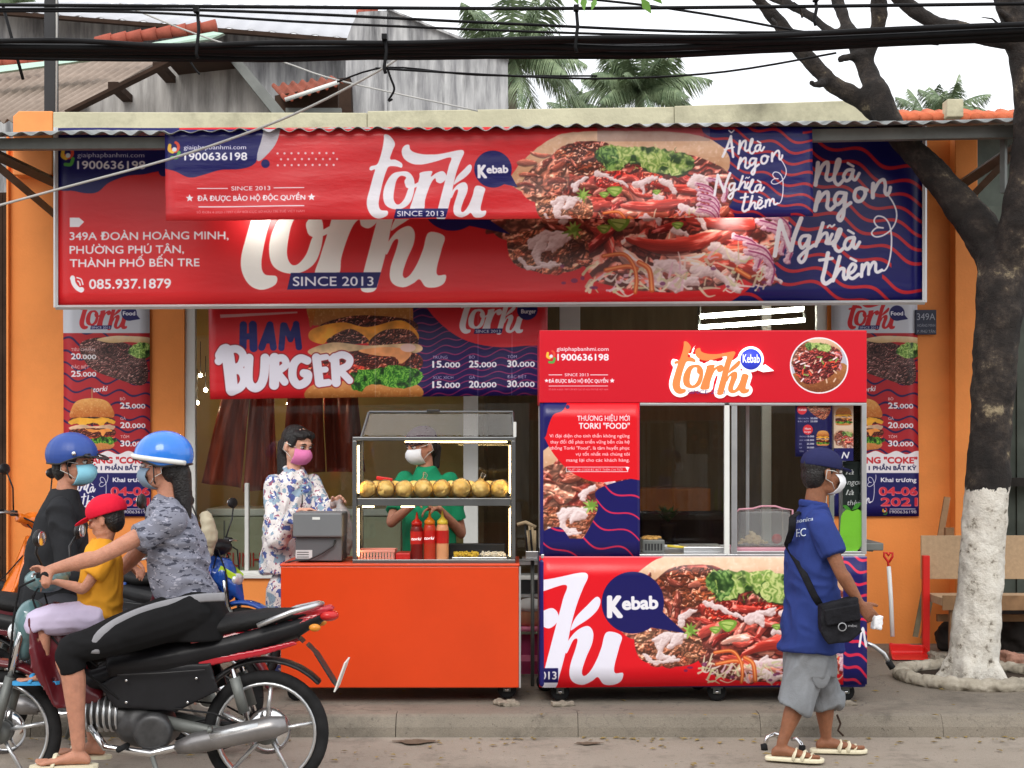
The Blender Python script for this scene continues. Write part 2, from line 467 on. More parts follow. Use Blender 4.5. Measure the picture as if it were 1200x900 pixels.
    art.textured(tr([(830,180),(850,125),(930,118),(960,200),(900,255),(866,215)]), lettuce_fn(u * .5, seed + 8, (.14, .32, .10), (.48, .68, .32)), rough=u * .07)
    for _ in range(60):
        cx, cy = rs.uniform(840, 1330), rs.uniform(122, 268)
        a = rs.uniform(0, 6.3); l = rs.uniform(12, 34)
        art.stroke(tr([(cx, cy), (cx + l * .6 * math.cos(a) + rs.uniform(-8, 8), cy + l * .5 * math.sin(a)), (cx + l * math.cos(a), cy + l * math.sin(a))]), rs.uniform(2, 5) * s, rs.choice([(.66,.80,.36),(.12,.30,.07),(.45,.64,.2),(.82,.9,.55)]), .75, r2=.6 * s)
    # tomato and red meat slices
    for pl in ([(820,295),(900,262),(985,262),(1010,310),(960,352),(880,362),(832,345)], [(1010,285),(1100,265),(1190,290),(1180,330),(1080,345),(1020,330)]):
        art.textured(tr(pl), meat_fn(u * .8, (.36, .02, .02), (.72, .08, .05), (.93, .36, .22), seed + 5, .9))
    for cx, cy, L_, W_, a_ in ((1150, 468, 190, 34, -.05), (1330, 372, 150, 30, .12), (1450, 560, 110, 44, .35), (1010, 300, 70, 22, .1)):
        meat_slice(art, tr, s, cx, cy, L_, W_, a_, (.70, .16, .12), rs)
    # white cheese and sauce
    for pts, r in (([(832,272),(900,295),(1000,345)],13), ([(1040,345),(1090,325),(1150,303)],19), ([(1080,335),(1092,378)],17), ([(1150,410),(1195,415)],14), ([(1190,320),(1240,350),(1270,395)],16), ([(1300,470),(1420,520),(1500,470)],17),
                   ([(1060,570),(1120,620),(1230,610)],24), ([(1100,545),(1190,560)],22), ([(1230,560),(1330,590),(1400,640)],20), ([(1350,330),(1400,300),(1440,340)],22), ([(1500,560),(1560,610)],10)):
        q = tr(pts)
        art.sauce(q, r * 1.35 * s, (.97, .92, .92), seed=rs.randint(1, 99), r2=r * .7 * s)
    # cabbage strands
    for _ in range(95):
        cx, cy = rs.uniform(790, 1500), rs.uniform(555, 648)
        if cx > 1250: cy = rs.uniform(500, 650)
        a = rs.gauss(-.5, .8); l = rs.uniform(25, 75)
        bend = rs.uniform(-20, 20)
        art.stroke(tr([(cx, cy), (cx + l * .5 * math.cos(a), cy + l * .5 * math.sin(a) + bend), (cx + l * math.cos(a), cy + l * math.sin(a))]), rs.uniform(3, 7) * s, rs.choice([(.90,.87,.72),(.94,.90,.86),(.80,.74,.60),(.88,.72,.78),(.78,.80,.58)]), .9, r2=2 * s)
    for _ in range(12):
        cx, cy = rs.uniform(690, 1500), rs.uniform(540, 645)
        art.circle(x + cx * s, y + cy * sy, rs.uniform(7, 15) * s, (.36, .08, .28), ry=rs.uniform(5, 10) * sy, alpha=.8)
    # red onion rings at the right end
    for k in range(7):
        cx, cy = 1490 + rs.uniform(-60, 70), 380 + k * 30
        q = tr([(cx - 60, cy - 70), (cx + 5, cy - 50), (cx + 40, cy), (cx + 30, cy + 55)])
        art.sauce(q, 14 * s, (.96, .86, .90), (.62, .34, .46), seed=k + 3); art.stroke([(a + 8 * s, b - 3 * s) for a, b in q], 3 * s, (.55, .12, .34))
    # carrots
    for pts, r in (([(880,560),(960,545),(1000,555)],9), ([(870,505),(950,498),(990,545),(1000,600),(995,648)],8), ([(1010,530),(1050,560),(1060,640)],10), ([(1390,560),(1440,590)],9)):
        art.stroke(tr(pts), r * s, (.80, .30, .10)); art.stroke([(a, b - 2 * s) for a, b in tr(pts)], r * .4 * s, (.95, .58, .30))
    # basil leaves
    for lx, ly, sz in ((930, 378, 42), (872, 398, 26), (1160, 385, 22)):
        art.poly(tr([(lx - sz, ly - sz * .4), (lx, ly - sz * .7), (lx + sz, ly - sz * .5), (lx + sz * .8, ly + sz * .2), (lx, ly + sz * .7), (lx - sz * .7, ly + sz * .2)]), (.40, .62, .18))
        art.poly(tr([(lx - sz * .7, ly - sz * .3), (lx, ly - sz * .5), (lx + sz * .7, ly - sz * .35), (lx + sz * .4, ly + sz * .15), (lx, ly + sz * .4)]), (.66, .82, .38))
        art.stroke(tr([(lx - sz * .6, ly - sz * .2), (lx + sz * .5, ly)]), 2 * s, (.30, .48, .12))
    for k in range(9):
        a = k * .7; art.stroke(tr([(755, 400), (755 + 48 * math.cos(a) * (.6 + .4 * rs.random()), 400 + 48 * math.sin(a) * (.6 + .4 * rs.random()))]), 10 * s, rs.choice([(.56,.76,.30),(.36,.56,.16)]), r2=2 * s)
    # sparkle
    for _ in range(40):
        cx, cy = rs.uniform(560, 1540), rs.uniform(110, 560)
        art.circle(x + cx * s, y + cy * sy, rs.uniform(1.5, 4.5) * s, (.97, .84, .78), ry=rs.uniform(1.2, 3) * s, alpha=rs.uniform(.3, .8))
    d_ = box_blur(np.clip(np.abs(art.a - before).max(axis=2) * 12, 0, 1)[..., None], 1)
    soft = art.a * .45 + box_blur(art.a, max(1, round(1.1 * art.s * .5))) * .55
    art.a = art.a * (1 - d_) + (np.clip(soft, 0, 1) ** .88 * np.array([.93, .90, .90]) + np.array([.06, .045, .045])) * d_

def burger(art, cx, cy, w, h, seed=1, dome=True):
    """burger photograph centred on cx, cy"""
    rs = random.Random(seed)
    def tr(p): return [(cx + a * w / 2, cy + b * h / 2) for a, b in p]
    u = w * .12
    if dome:
        art.textured(tr([(-.88, -.22), (-.86, -.6), (-.6, -.9), (0, -1), (.6, -.9), (.88, -.58), (.88, -.24), (0, -.16)]), bun_fn(u, cy - h * .5, cy - h * .1, (.93, .68, .38), (.74, .38, .14), (.98, .86, .66), seed))
    layers = [
     ([(-.9, -.2), (-.3, -.26), (.4, -.26), (.92, -.2), (.86, -.02), (0, .04), (-.84, -.02)], meat_fn(u * .7, (.12, .04, .03), (.30, .12, .09), (.50, .26, .18), seed)),
     ([(-.98, -.1), (-.5, -.24), (0, -.2), (.6, -.24), (.98, -.1), (.9, .02), (.6, -.06), (.4, .16), (.2, -.02), (-.2, .02), (-.45, .22), (-.6, 0), (-.9, .04)], lambda X, Y: np.ones(X.shape + (3,)) * np.array([.95, .68, .22]) * (.85 + .3 * vnoise(X / u, Y / u, 3, 3))[..., None]),
     ([(-.96, .14), (-.5, .04), (.1, .1), (.7, .04), (.98, .12), (.8, .26), (0, .28), (-.8, .26)], lambda X, Y: np.ones(X.shape + (3,)) * np.array([.93, .76, .62]) * (.75 + .4 * vnoise(X / u, Y / u, 6, 3))[..., None]),
     ([(-.88, .24), (0, .18), (.9, .24), (.9, .46), (0, .54), (-.86, .46)], meat_fn(u * .7, (.10, .03, .03), (.34, .12, .08), (.62, .28, .18), seed + 3)),
     ([(-.3, .2), (.2, .24), (.7, .2), (.86, .3), (.6, .34), (.45, .5), (.3, .3), (0, .36)], lambda X, Y: np.ones(X.shape + (3,)) * np.array([.95, .60, .30]) * (.8 + .4 * vnoise(X / u, Y / u, 4, 3))[..., None]),
     ([(-.9, .44), (-.3, .5), (.3, .5), (.88, .44), (.8, .6), (-.8, .6)], meat_fn(u * .7, (.4, .03, .03), (.76, .13, .08), (.92, .45, .3), seed + 5)),
    ]
    for pl, fn in layers: art.textured(tr(pl), fn, rough=w * .004)
    art.textured(tr([(-.9, .76), (0, .7), (.88, .76), (.84, .95), (.5, 1.02), (-.5, 1.02), (-.84, .95)]), bun_fn(u, cy + h * .3, cy + h * .5, (.88, .62, .36), (.76, .46, .22), (.96, .82, .6), seed))
    art.textured(tr([(-1, .62), (-.6, .52), (-.1, .6), (.4, .5), (1, .58), (1.02, .72), (.7, .8), (.2, .76), (-.3, .84), (-.8, .76)]), lettuce_fn(u * .5, seed + 2, (.16, .42, .08), (.58, .78, .28)), rough=w * .012)

def scribble(art, tr, scale, color, first=True):
    """the handwritten slogan, traced as pen strokes"""
    def to_small(p): return [((a - 180) / .59 + 545, (b - 185) / .59 + 350) for a, b in p]
    S = []
    if first:
        S += [(to_small([(110,185),(132,135),(150,84)]), 13), (to_small([(150,84),(154,130),(160,186)]), 13), (to_small([(118,150),(164,138)]), 9), (to_small([(140,56),(152,66),(164,55)]), 7)]
    S += [([(555,325),(562,270),(567,218)],13), ([(562,292),(588,232),(613,216),(614,250),(606,288),(618,303),(636,296)],12),
          ([(636,298),(664,240),(672,206),(660,206),(648,260),(646,306),(665,325),(690,300)],11), ([(732,252),(706,256),(690,284),(700,306),(720,296),(736,256)],11), ([(736,254),(731,290),(745,302),(764,270)],10), ([(710,220),(736,236)],8),
          ([(553,448),(562,402),(572,362)],14), ([(564,412),(590,372),(613,362),(614,400),(610,432),(626,446),(645,430)],12),
          ([(692,366),(662,366),(646,396),(656,422),(680,406),(700,368)],12), ([(700,368),(692,430),(686,478),(672,500),(662,480),(690,440),(722,414)],12),
          ([(770,342),(748,352),(740,385),(752,406),(775,402),(792,372),(786,348),(768,342),(800,352)],12),
          ([(828,388),(828,350),(830,322)],13), ([(832,360),(856,316),(880,302),(888,330),(886,360),(896,376),(908,360),(912,340)],11),
          ([(902,378),(924,412),(941,455),(940,500),(918,543),(880,572),(842,580),(822,562),(845,537),(876,537)],5), ([(878,537),(850,530),(834,502),(850,480),(884,488),(908,522),(918,580),(916,650),(905,710),(888,742),(868,744)],5),
          ([(360,668),(372,590),(386,502)],14), ([(386,502),(410,572),(437,642)],13), ([(437,642),(455,570),(486,488)],14),
          ([(522,572),(492,576),(478,606),(490,632),(510,612),(527,576)],11), ([(527,576),(516,640),(505,684),(486,702),(475,680),(510,644),(548,618)],11),
          ([(556,622),(572,570),(590,512)],12), ([(566,604),(588,568),(608,560),(610,588),(604,608),(618,612)],10), ([(634,566),(620,600),(628,612),(645,596)],10), ([(612,532),(622,522),(632,530),(645,520)],6),
          ([(640,622),(666,575),(676,546),(664,546),(650,592),(648,634),(668,650),(692,630)],11), ([(737,582),(706,590),(692,620),(704,640),(722,626),(740,586),(734,622),(746,634),(764,606)],11), ([(710,548),(736,564)],8),
          ([(614,658),(598,740),(588,786),(604,806),(630,790)],13), ([(574,692),(634,684)],10), ([(638,792),(656,730),(670,676)],12), ([(648,772),(670,738),(690,736),(688,768),(696,785),(710,770)],11),
          ([(710,762),(736,746),(746,722),(730,712),(712,740),(713,770),(732,782),(760,762)],11), ([(722,684),(748,698)],8),
          ([(774,772),(778,716)],11), ([(777,748),(794,712),(808,714),(808,762)],10), ([(809,742),(828,706),(842,710),(842,742),(852,752),(872,742)],10)]
    for pts, r in S:
        art.stroke([tr(a, b) for a, b in pts], r * scale * .80, color)

def globe_mark(art, x, y, r):
    t = np.linspace(-1.2, 2.6, 12)
    art.stroke([(x + r * .8 * math.cos(a), y - r * .6 + r * .9 * math.sin(a)) for a in t], r * .30, (.86, .30, .22))
    art.stroke([(x - r * .9, y - r * .9), (x - r, y), (x - .4 * r, y + .4 * r)], r * .34, (.95, .75, .25))
    art.stroke([(x - .5 * r, y + r * 1.5), (x + .5 * r, y + 1.5 * r), (x + .9 * r, y + .5 * r)], r * .32, (.35, .66, .30))
    art.circle(x, y - .1 * r, r * .45, (.86, .88, .92))
def star(art, x, y, r, color=WHITE):
    art.poly([(x + (r if k % 2 == 0 else r * .45) * math.sin(k * math.pi / 5), y - (r if k % 2 == 0 else r * .45) * math.cos(k * math.pi / 5)) for k in range(10)], color, smooth=False)
def bubble(art, x, y, r, tail, txt="Kebab", col=NAVY, th=None):
    art.circle(x, y, r, col)
    art.poly([(x + r * .55, y + r * .8), (x + r * .95, y + r * .3), tail], col, smooth=False)
    th = th or r * .42
    art.text(txt[0], x - r * .78, y + r * .45, th * 1.55, WHITE, w=r * .42, bold=.07)
    art.text(txt[1:], x - r * .32, y + r * .22, th * .95, WHITE, w=r * 1.12, bold=.06, rot=-.03)

# ---- the artworks -------------------------------------------------
def art_long_banner():                       # big fascia banner behind
    A = Art(66, 150, 1083, 360, 2.0, hexc('d2262b'))
    X, Y = A.xy()
    A.a *= (1 + .05 * (vnoise(X / 90, Y / 60, 2, 3) - .5))[..., None]
    A.poly([(40,120),(200,120),(196,190),(175,203),(150,206),(128,214),(112,226),(88,224),(60,212)], NAVY)
    A.circle(192, 201, 6, NAVY)
    globe_mark(A, 80, 183, 6.5)
    A.text("giaiphapbanhmi.com", 91, 184.5, 5.4, WHITE, w=78, bold=.012)
    A.text("1900636198", 91, 198, 9.2, WHITE, w=79, bold=.035)
    A.poly([(82,255),(93,255),(99,260),(93,266),(82,266)], WHITE, smooth=False)
    A.text("349A ĐOÀN HOÀNG MINH,", 82, 281, 9, WHITE, w=186, bold=.025)
    A.text("PHƯỜNG PHÚ TÂN,", 82, 297, 9, WHITE, w=134, bold=.025)
    A.text("THÀNH PHỐ BẾN TRE", 82, 312.6, 9, WHITE, w=152, bold=.025)
    A.stroke([(85,325),(86,331),(90,337),(95,340)], 2.6, WHITE); A.circle(85, 326, 3, WHITE); A.circle(95.5, 339, 3, WHITE)
    A.stroke([(90,325),(95,327),(97,333)], .8, WHITE); A.stroke([(91,329),(93,330.5),(94,334)], .8, WHITE)
    A.text("085.937.1879", 104.5, 338, 11, WHITE, w=96, bold=.03)
    nm = A.full_mask([[(870,100),(900,240),(905,300),(880,340),(850,362),(830,380),(1100,380),(1100,100)]])
    A.put(nm, (0, A.W, 0, A.H), NAVY)
    A.waves(hexc('b8222f'), 17.5, 4.4, 5.5, 70, -.32, .27, region=nm, seed=4)
    kebab(A, 446, 151.5, .30, .30, seed=3)
    logo(A, 232.7, 139, .315, fill=hexc('f2efe9'))
    A.circle(530, 235, 37, NAVY); A.poly([(520,260),(560,250),(598,276)], NAVY, smooth=False)
    z, ox, oy = 4.0926, 820, 140
    scribble(A, lambda a, b: (ox + a / z, oy + b / z), 1 / z, WHITE)
    return A
def art_short_banner():                      # the smaller banner hung in front
    A = Art(193, 150, 952, 258, 2.2, hexc('cf2a30'))
    X, Y = A.xy()
    A.a *= (1 + .10 * (vnoise(X / 60, Y / 14, 2, 3) - .5))[..., None]
    A.poly([(300,140),(327,140),(326,160),(315,178),(300,186)], hexc('b9b4bd'))
    A.poly([(180,130),(300,130),(301,180),(296,192),(280,197),(258,198),(240,203),(222,207),(206,200),(180,186)], NAVY)
    A.circle(310.5, 191, 5, NAVY)
    globe_mark(A, 204, 174, 6)
    A.text("giaiphapbanhmi.com", 215, 173.5, 5.2, WHITE, w=73, bold=.012)
    A.text("1900636198", 216, 186.5, 9, WHITE, w=73, bold=.035)
    for i in range(9):
        for j in range(3): A.circle(325 + i * 8.2 + (4 if j == 1 else 0), 179 + j * 7, 1.3, WHITE, alpha=.8)
    A.rect(230, 219.6, 266, 220.6, WHITE); A.rect(320, 219.6, 356, 220.6, WHITE)
    A.text("SINCE 2013", 270, 222.5, 4.8, WHITE, w=46, bold=.02)
    A.text("ĐÃ ĐƯỢC BẢO HỘ ĐỘC QUYỀN", 230, 234.6, 5.8, WHITE, w=127, bold=.035)
    star(A, 221, 231.5, 4.8); star(A, 364.5, 231.5, 4.8)
    A.rect(231, 241.2, 356, 242.4, WHITE)
    A.text("SỐ ĐƠN 4-2020-17897 CẤP BỞI CỤC SỞ HỮU TRÍ TUỆ VIỆT NAM", 229, 249.5, 2.6, hexc('e8a0a4'), w=127, bold=.01)
    nm = A.full_mask([[(826,100),(836,200),(834,280),(1000,280),(1000,100)]])
    A.put(nm, (0, A.W, 0, A.H), NAVY)
    A.waves(hexc('a8222f'), 13.5, 3.4, 4.2, 52, -.32, .27, region=nm, seed=5)
    kebab(A, 521, 148, .214, .205, seed=5)
    A.rect(700, 150, 832, 166, hexc('8f8088'), .45)
    logo(A, 400, 140, 1 / 5.4545, fill=hexc('e6e3ea'))
    bubble(A, 577.3, 198.4, 22, (606, 220))
    z, ox, oy = 4.0926, 820, 140
    scribble(A, lambda a, b: (ox + ((a - 545) * .59 + 180) / z, oy + ((b - 350) * .59 + 185) / z), .59 / z, WHITE)
    return A
def art_cart_front():                        # lower panel of the kebab cart
    A = Art(632, 652, 1016, 806, 2.6, hexc('e01020'))
    logo(A, 454, 612.4, .30, .301, fill=hexc('ecebfa'), since=None)
    A.rect(560, 783, 654, 800, NAVY); A.text("2013", 652, 796, 9, WHITE, bold=.03, align='R')
    kebab(A, 620, 640, .25, .25, seed=9)
    bubble(A, 741.5, 706.5, 36.5, (803, 743))
    m = A.full_mask([[(988, 640), (988, 820), (1030, 820), (1030, 640)]], smooth=False)
    A.put(m, (0, A.W, 0, A.H), NAVY)
    A.waves(hexc('d8264a'), 15, 3.6, 3, 30, -.5, 0, region=m, seed=3)
    A.stroke([(1007,760),(1011,738),(1015,760),(1019,735)], 1.3, WHITE)
    A.rect(632, 652, 1016, 653.4, hexc('d9d0d4'), .5)
    return A
def art_cart_pillar():
    A = Art(632, 471, 750, 655, 2.8, NAVY)
    A.waves(hexc('cf2750'), 25, 2.4, 5, 60, -.45, .0, seed=6)
    kebab(A, 515, 500, .235, .235, seed=12)
    reg = A.full_mask([[(676,640),(700,600),(700,575),(750,560),(790,560),(790,680),(632,680),(632,632),(655,620)]])
    A.put(reg, (0, A.W, 0, A.H), NAVY); A.waves(hexc('cf2750'), 25, 2.4, 5, 60, -.45, .0, region=reg, seed=6)
    A.poly([(645,466),(760,466),(760,555),(735,562),(700,566),(672,556),(650,535),(637,512),(636,500),(645,485)], hexc('dd1220'))
    A.poly([(630,466),(662,466),(659,480),(648,485),(642,498),(638,512),(630,512)], NAVY)
    A.circle(664.5, 476, 2.4, NAVY)
    A.text("THƯƠNG HIỆU MỚI", 738, 492.5, 6, WHITE, w=62, bold=.02, align='R')
    A.text('TORKI "FOOD"', 738, 502, 6.8, WHITE, w=60, bold=.035, align='R')
    for k, t in enumerate(("Vì đại diện cho tinh thần không ngừng", "thay đổi để phát triển vững bền của hệ", 'thống Torki "Food", là tâm huyết phục', "vụ tốt nhất mà chúng tôi", "mang lại cho các khách hàng.")):
        A.text(t, 738, 512.5 + k * 7.25, 3.9, hexc('ffd9dc'), w=(95, 94, 94, 64, 75)[k], bold=.02, align='R')
    A.stroke([(663,548),(736,548),(736,553.5),(663,553.5),(663,548)], .35, WHITE, smooth=False)
    A.text("QUÉT QR CODE ĐỂ BIẾT THÊM CHI TIẾT", 665, 552.5, 2.6, WHITE, w=65, bold=.01)
    A.poly([(733,548),(738,548),(735.5,553)], WHITE, smooth=False)
    return A
def art_cart_header():
    A = Art(632, 386, 1016, 472, 2.6, hexc('cc1226'))
    globe_mark(A, 645, 417, 4.5)
    A.text("giaiphapbanhmi.com", 651.5, 410, 4.6, WHITE, w=61, bold=.02)
    A.text("1900636198", 652.5, 421.5, 7.6, WHITE, w=60, bold=.04)
    A.rect(642, 438.6, 658, 439.4, WHITE); A.rect(691, 438.6, 712, 439.4, WHITE)
    A.text("SINCE 2013", 661, 440.6, 3.4, WHITE, w=28, bold=.02)
    A.text("ĐÃ ĐƯỢC BẢO HỘ ĐỘC QUYỀN", 642, 448.4, 4, WHITE, w=70, bold=.04)
    star(A, 716.8, 446, 3.3); star(A, 639.5, 446, 2.6)
    A.rect(642, 452, 712, 452.8, WHITE)
    A.text("SỐ ĐƠN 4-2020-17897 CẤP BỞI CỤC SỞ HỮU TRÍ TUỆ VIỆT NAM", 642, 457.5, 1.8, hexc('e8a0a4'), w=70, bold=.01)
    A.circle(960.5, 427.5, 34.5, WHITE); A.circle(960.5, 427.5, 32.8, hexc('b9b6c4'))
    X, Y = A.xy(); A.clip = (np.hypot(X - 960.5, Y - 427.5) < 32.8).astype(float)
    A.textured([(926,440),(990,425),(1000,470),(930,470)], bun_fn(6, 430, 465, (.66,.42,.24), (.42,.20,.10), (.8,.6,.4)))
    kebab(A, 897, 392, .057, .066, seed=15)
    A.textured([(930,425),(955,410),(985,418),(975,440),(945,450)], meat_fn(5, (.14,.03,.03), (.42,.06,.07), (.85,.45,.4), 8))
    for k in range(26):
        a = RNG.uniform(0, 6.28); cx, cy = 960 + RNG.uniform(-24, 22), 428 + RNG.uniform(-14, 20)
        A.stroke([(cx, cy), (cx + 5 * math.cos(a), cy + 4 * math.sin(a))], .9, [(.95,.85,.86),(.9,.3,.2),(.5,.62,.3),(.85,.7,.6)][k % 4])
    A.clip = None
    return A
def art_poster():
    A = Art(73, 345, 174, 606, 3.2, hexc('b3202a'))
    A.waves(hexc('23104e'), 13.5, 2.3, 3.4, 34, -.12, .0, seed=8)
    A.textured([(92,404),(110,396),(130,398),(150,404),(166,412),(172,440),(164,452),(140,446),(112,436),(98,424)], meat_fn(4.5, (.10,.04,.04), (.34,.16,.15), (.66,.50,.48), 4, .5))
    A.textured([(112,398),(130,394),(150,394),(174,396),(174,403),(150,401),(128,402)], bun_fn(10, 395, 402, (.90,.80,.66), (.82,.66,.46)))
    A.textured([(148,412),(160,402),(174,404),(174,418),(160,420)], lettuce_fn(3.5, 5), rough=.4)
    A.rect(60, 340, 190, 390.5, hexc('c9ccd6'))
    logo(A, 80.5, 339.6, .0727, fill=hexc('c8202a'))
    A.circle(150, 367, 9, NAVY); A.poly([(150,376),(158,368),(163,374)], NAVY, smooth=False); A.text("Food", 143, 369.5, 4.6, WHITE, w=14, bold=.05)
    def price(lbl, y, x, v, w=29):
        A.text(lbl, x, y - 9.5, 3.3, hexc('e6c9c9'), bold=.015)
        A.text(v[:2], x, y, 6.6, WHITE, w=11, bold=.045); A.text(v[2:], x + 11.6, y, 5.2, WHITE, w=w - 11.6, bold=.04)
    price("TIÊU CHUẨN", 421, 82, "20.000"); price("ĐẶC BIỆT", 441.5, 82, "25.000")
    price("BÒ", 479, 139, "25.000"); price("GÀ", 502, 139, "20.000"); price("TÔM", 523.5, 139, "30.000")
    A.text("torki", 108, 460, 6, WHITE, bold=.03, shear=.3, rot=-.1); A.rect(105.7, 455, 106.7, 470, (.7,.55,.35))
    burger(A, 106, 497, 55, 60, seed=4)
    A.poly([(66,534),(80,529),(90,533),(100,529),(112,533),(124,529),(136,533),(148,529),(160,533),(172,529),(182,533),(182,556),(66,556)], hexc('ece6ea'))
    A.text('TẶNG "COKE"', 172, 543.5, 7, hexc('c8202a'), w=74, bold=.055, align='R')
    A.text("CHO 1 PHẦN BẤT KỲ", 171, 551.5, 4.6, hexc('15124e'), w=76, bold=.05, align='R')
    A.rect(60, 555, 190, 620, NAVY)
    A.text("Khai trương", 171, 565.5, 5, WHITE, w=41, bold=.045, align='R')
    A.text("04-06", 172, 581, 9, hexc('ff8a90'), w=44, bold=.075, align='R'); A.text("04-06", 171.6, 580.6, 8.6, hexc('d23040'), w=43, bold=.05, align='R')
    A.text("2021", 172, 593.5, 9, hexc('ff8a90'), w=42, bold=.075, align='R'); A.text("2021", 171.6, 593.1, 8.6, hexc('d23040'), w=41, bold=.05, align='R')
    A.rect(140, 597, 170, 597.8, WHITE); A.text("1900636198", 171, 602.6, 3.6, WHITE, w=31, bold=.03, align='R')
    globe_mark(A, 134.5, 600, 2.4)
    X, Y = A.xy(); A.clip = (Y > 557).astype(float)
    scribble(A, lambda a, b: (75 + (a - 350) * .083, 560 + (b - 480) * .11), .085, WHITE, first=False)
    A.clip = None
    return A
def art_ham():
    A = Art(244, 345, 642, 468, 2.4, hexc('cf2029'))
    X, Y = A.xy()
    A.a *= (1 + .10 * (vnoise(X / 40, Y / 30, 12, 3) - .5))[..., None]
    nm = A.full_mask([[(484,330),(484,480),(660,480),(660,330)]], smooth=False)
    A.put(nm, (0, A.W, 0, A.H), hexc('21124f'))
    A.waves(hexc('8a2a5e'), 8.2, 1.5, 2.6, 34, .16, 0, region=nm, seed=2)
    A.poly([(486,310),(496,352),(512,376),(540,398),(575,408),(610,408),(660,396),(660,310)], hexc('d32430'))
    logo(A, 523, 330, .0979, fill=hexc('e6e2ea'))
    A.circle(618, 364, 12, NAVY); A.text("Burger", 611, 368, 5, WHITE, w=17, bold=.05)
    def pr(x, y, l, v):
        A.text(l, x, y - 10.5, 3.6, hexc('cfc4dc'), bold=.015)
        A.text(v[:3], x, y, 7.8, WHITE, w=13.5, bold=.05); A.text(v[3:], x + 14.5, y, 6, WHITE, w=17.5, bold=.045)
    for x, l1, v1, l2, v2 in ((507, "TRỨNG", "15.000", "XÚC XÍCH", "15.000"), (550, "BÒ", "25.000", "GÀ", "20.000"), (595, "TÔM", "30.000", "ĐẶC BIỆT", "30.000")):
        pr(x, 433, l1, v1); pr(x, 457.5, l2, v2)
    # burger photo
    A.rect(363, 345, 484, 468, hexc('cf2029'), 0)
    u = 12
    T = A.textured
    T([(362,352),(400,346),(440,346),(478,352),(484,375),(478,380),(420,374),(372,382),(362,375)], bun_fn(u, 350, 380, (.86,.62,.34), (.66,.40,.20), (.95,.82,.58)))
    T([(372,384),(395,374),(430,370),(482,376),(486,390),(440,396),(380,396)], meat_fn(9, (.10,.03,.03), (.34,.12,.10), (.50,.24,.18), 3))
    T([(366,386),(400,378),(430,384),(470,376),(490,392),(486,404),(470,398),(455,402),(432,404),(418,396),(400,408),(388,396),(378,404),(362,398)], lambda X, Y: np.ones(X.shape + (3,)) * np.array([.93,.60,.20]) * (.75 + .5 * vnoise(X / u, Y / u, 3, 3))[..., None])
    T([(384,398),(410,386),(432,400),(420,404),(388,404)], meat_fn(8, (.12,.04,.04), (.36,.16,.13), (.5,.26,.2), 4))
    T([(432,402),(450,388),(480,388),(490,404),(470,412),(440,412)], meat_fn(8, (.12,.04,.04), (.32,.13,.10), (.5,.26,.2), 6))
    T([(360,412),(390,402),(430,406),(486,404),(492,414),(450,420),(380,420)], lambda X, Y: np.ones(X.shape + (3,)) * np.array([.92,.76,.58]) * (.7 + .5 * vnoise(X / u, Y / u, 6, 3))[..., None])
    T([(366,424),(420,412),(488,416),(488,438),(430,444),(370,438)], meat_fn(9, (.10,.03,.03), (.34,.10,.08), (.55,.24,.16), 8))
    T([(420,412),(455,408),(482,414),(470,428),(462,420),(440,418)], lambda X, Y: np.ones(X.shape + (3,)) * np.array([.94,.62,.40]) * (.8 + .4 * vnoise(X / u, Y / u, 4, 3))[..., None])
    A.circle(478, 409, 9, (.90,.74,.70), ry=5)
    T([(362,430),(400,426),(440,434),(470,432),(470,440),(370,440)], meat_fn(12, (.4,.03,.03), (.74,.12,.08), (.9,.4,.3), 9))
    T([(366,452),(420,448),(486,452),(484,472),(366,472)], bun_fn(u, 448, 470, (.84,.58,.34), (.72,.44,.22), (.94,.8,.56)))
    T([(405,446),(418,436),(440,434),(470,430),(494,438),(492,450),(470,458),(440,452),(418,460)], lettuce_fn(4, 9, (.14,.40,.10), (.5,.74,.28)), rough=.8)
    T([(362,345),(372,345),(366,380),(362,380)], bun_fn(u, 350, 380))
    # HAM
    z, ox, oy = 6.0, 240, 350
    tr = lambda pts: [(ox + a / z, oy + b / z) for a, b in pts]
    H = hexc('1b1a6a')
    for pts, r in (([(268,185),(262,345)],26), ([(335,185),(338,350)],28), ([(265,270),(340,262)],22)):
        A.stroke(tr(pts), r / z, H, smooth=False)
    for pts, r in (([(455,185),(395,345)],24), ([(455,185),(478,345)],24), ([(420,300),(470,298)],18)):
        A.stroke(tr(pts), r / z, H, smooth=False)
    for pts, r in (([(550,190),(535,350)],22), ([(560,190),(600,290)],20), ([(600,290),(640,185)],20), ([(640,180),(658,345)],22)):
        A.stroke(tr(pts), r / z, H, smooth=False)
    Wt = hexc('e4e1ee')
    LET = [([(110,400),(150,375),(180,640)],44), ([(90,440),(150,370),(220,355),(262,400),(240,470),(180,490)],28), ([(180,500),(245,510),(268,570),(240,625),(175,655)],30),
           ([(305,420),(300,580),(340,630),(385,610),(410,540),(418,420)],32),
           ([(485,420),(480,610)],36), ([(455,440),(540,420),(565,470),(500,520)],27), ([(500,520),(555,590)],28),
           ([(715,440),(665,425),(620,470),(612,560),(650,612),(705,590),(720,540),(690,530)],30),
           ([(780,420),(800,600)],32), ([(790,425),(850,415)],22), ([(795,510),(845,505)],22), ([(800,605),(865,598)],26),
           ([(910,420),(920,600)],32), ([(890,430),(960,400),(1015,430),(1000,480),(930,510)],27), ([(950,515),(1015,585)],26)]
    for pts, r in LET: A.stroke(tr(pts), (r + 7) / z, hexc('8c1520'))
    for pts, r in LET: A.stroke(tr(pts), r / z, Wt)
    A.poly(tr([(105,112),(650,92),(650,104),(108,136)]), hexc('d8b8bc'), .8, smooth=False)
    for xx in (439, 480, 560, 600): A.rect(xx, 345, xx + .7, 468, (.9,.85,.9), .35)
    return A
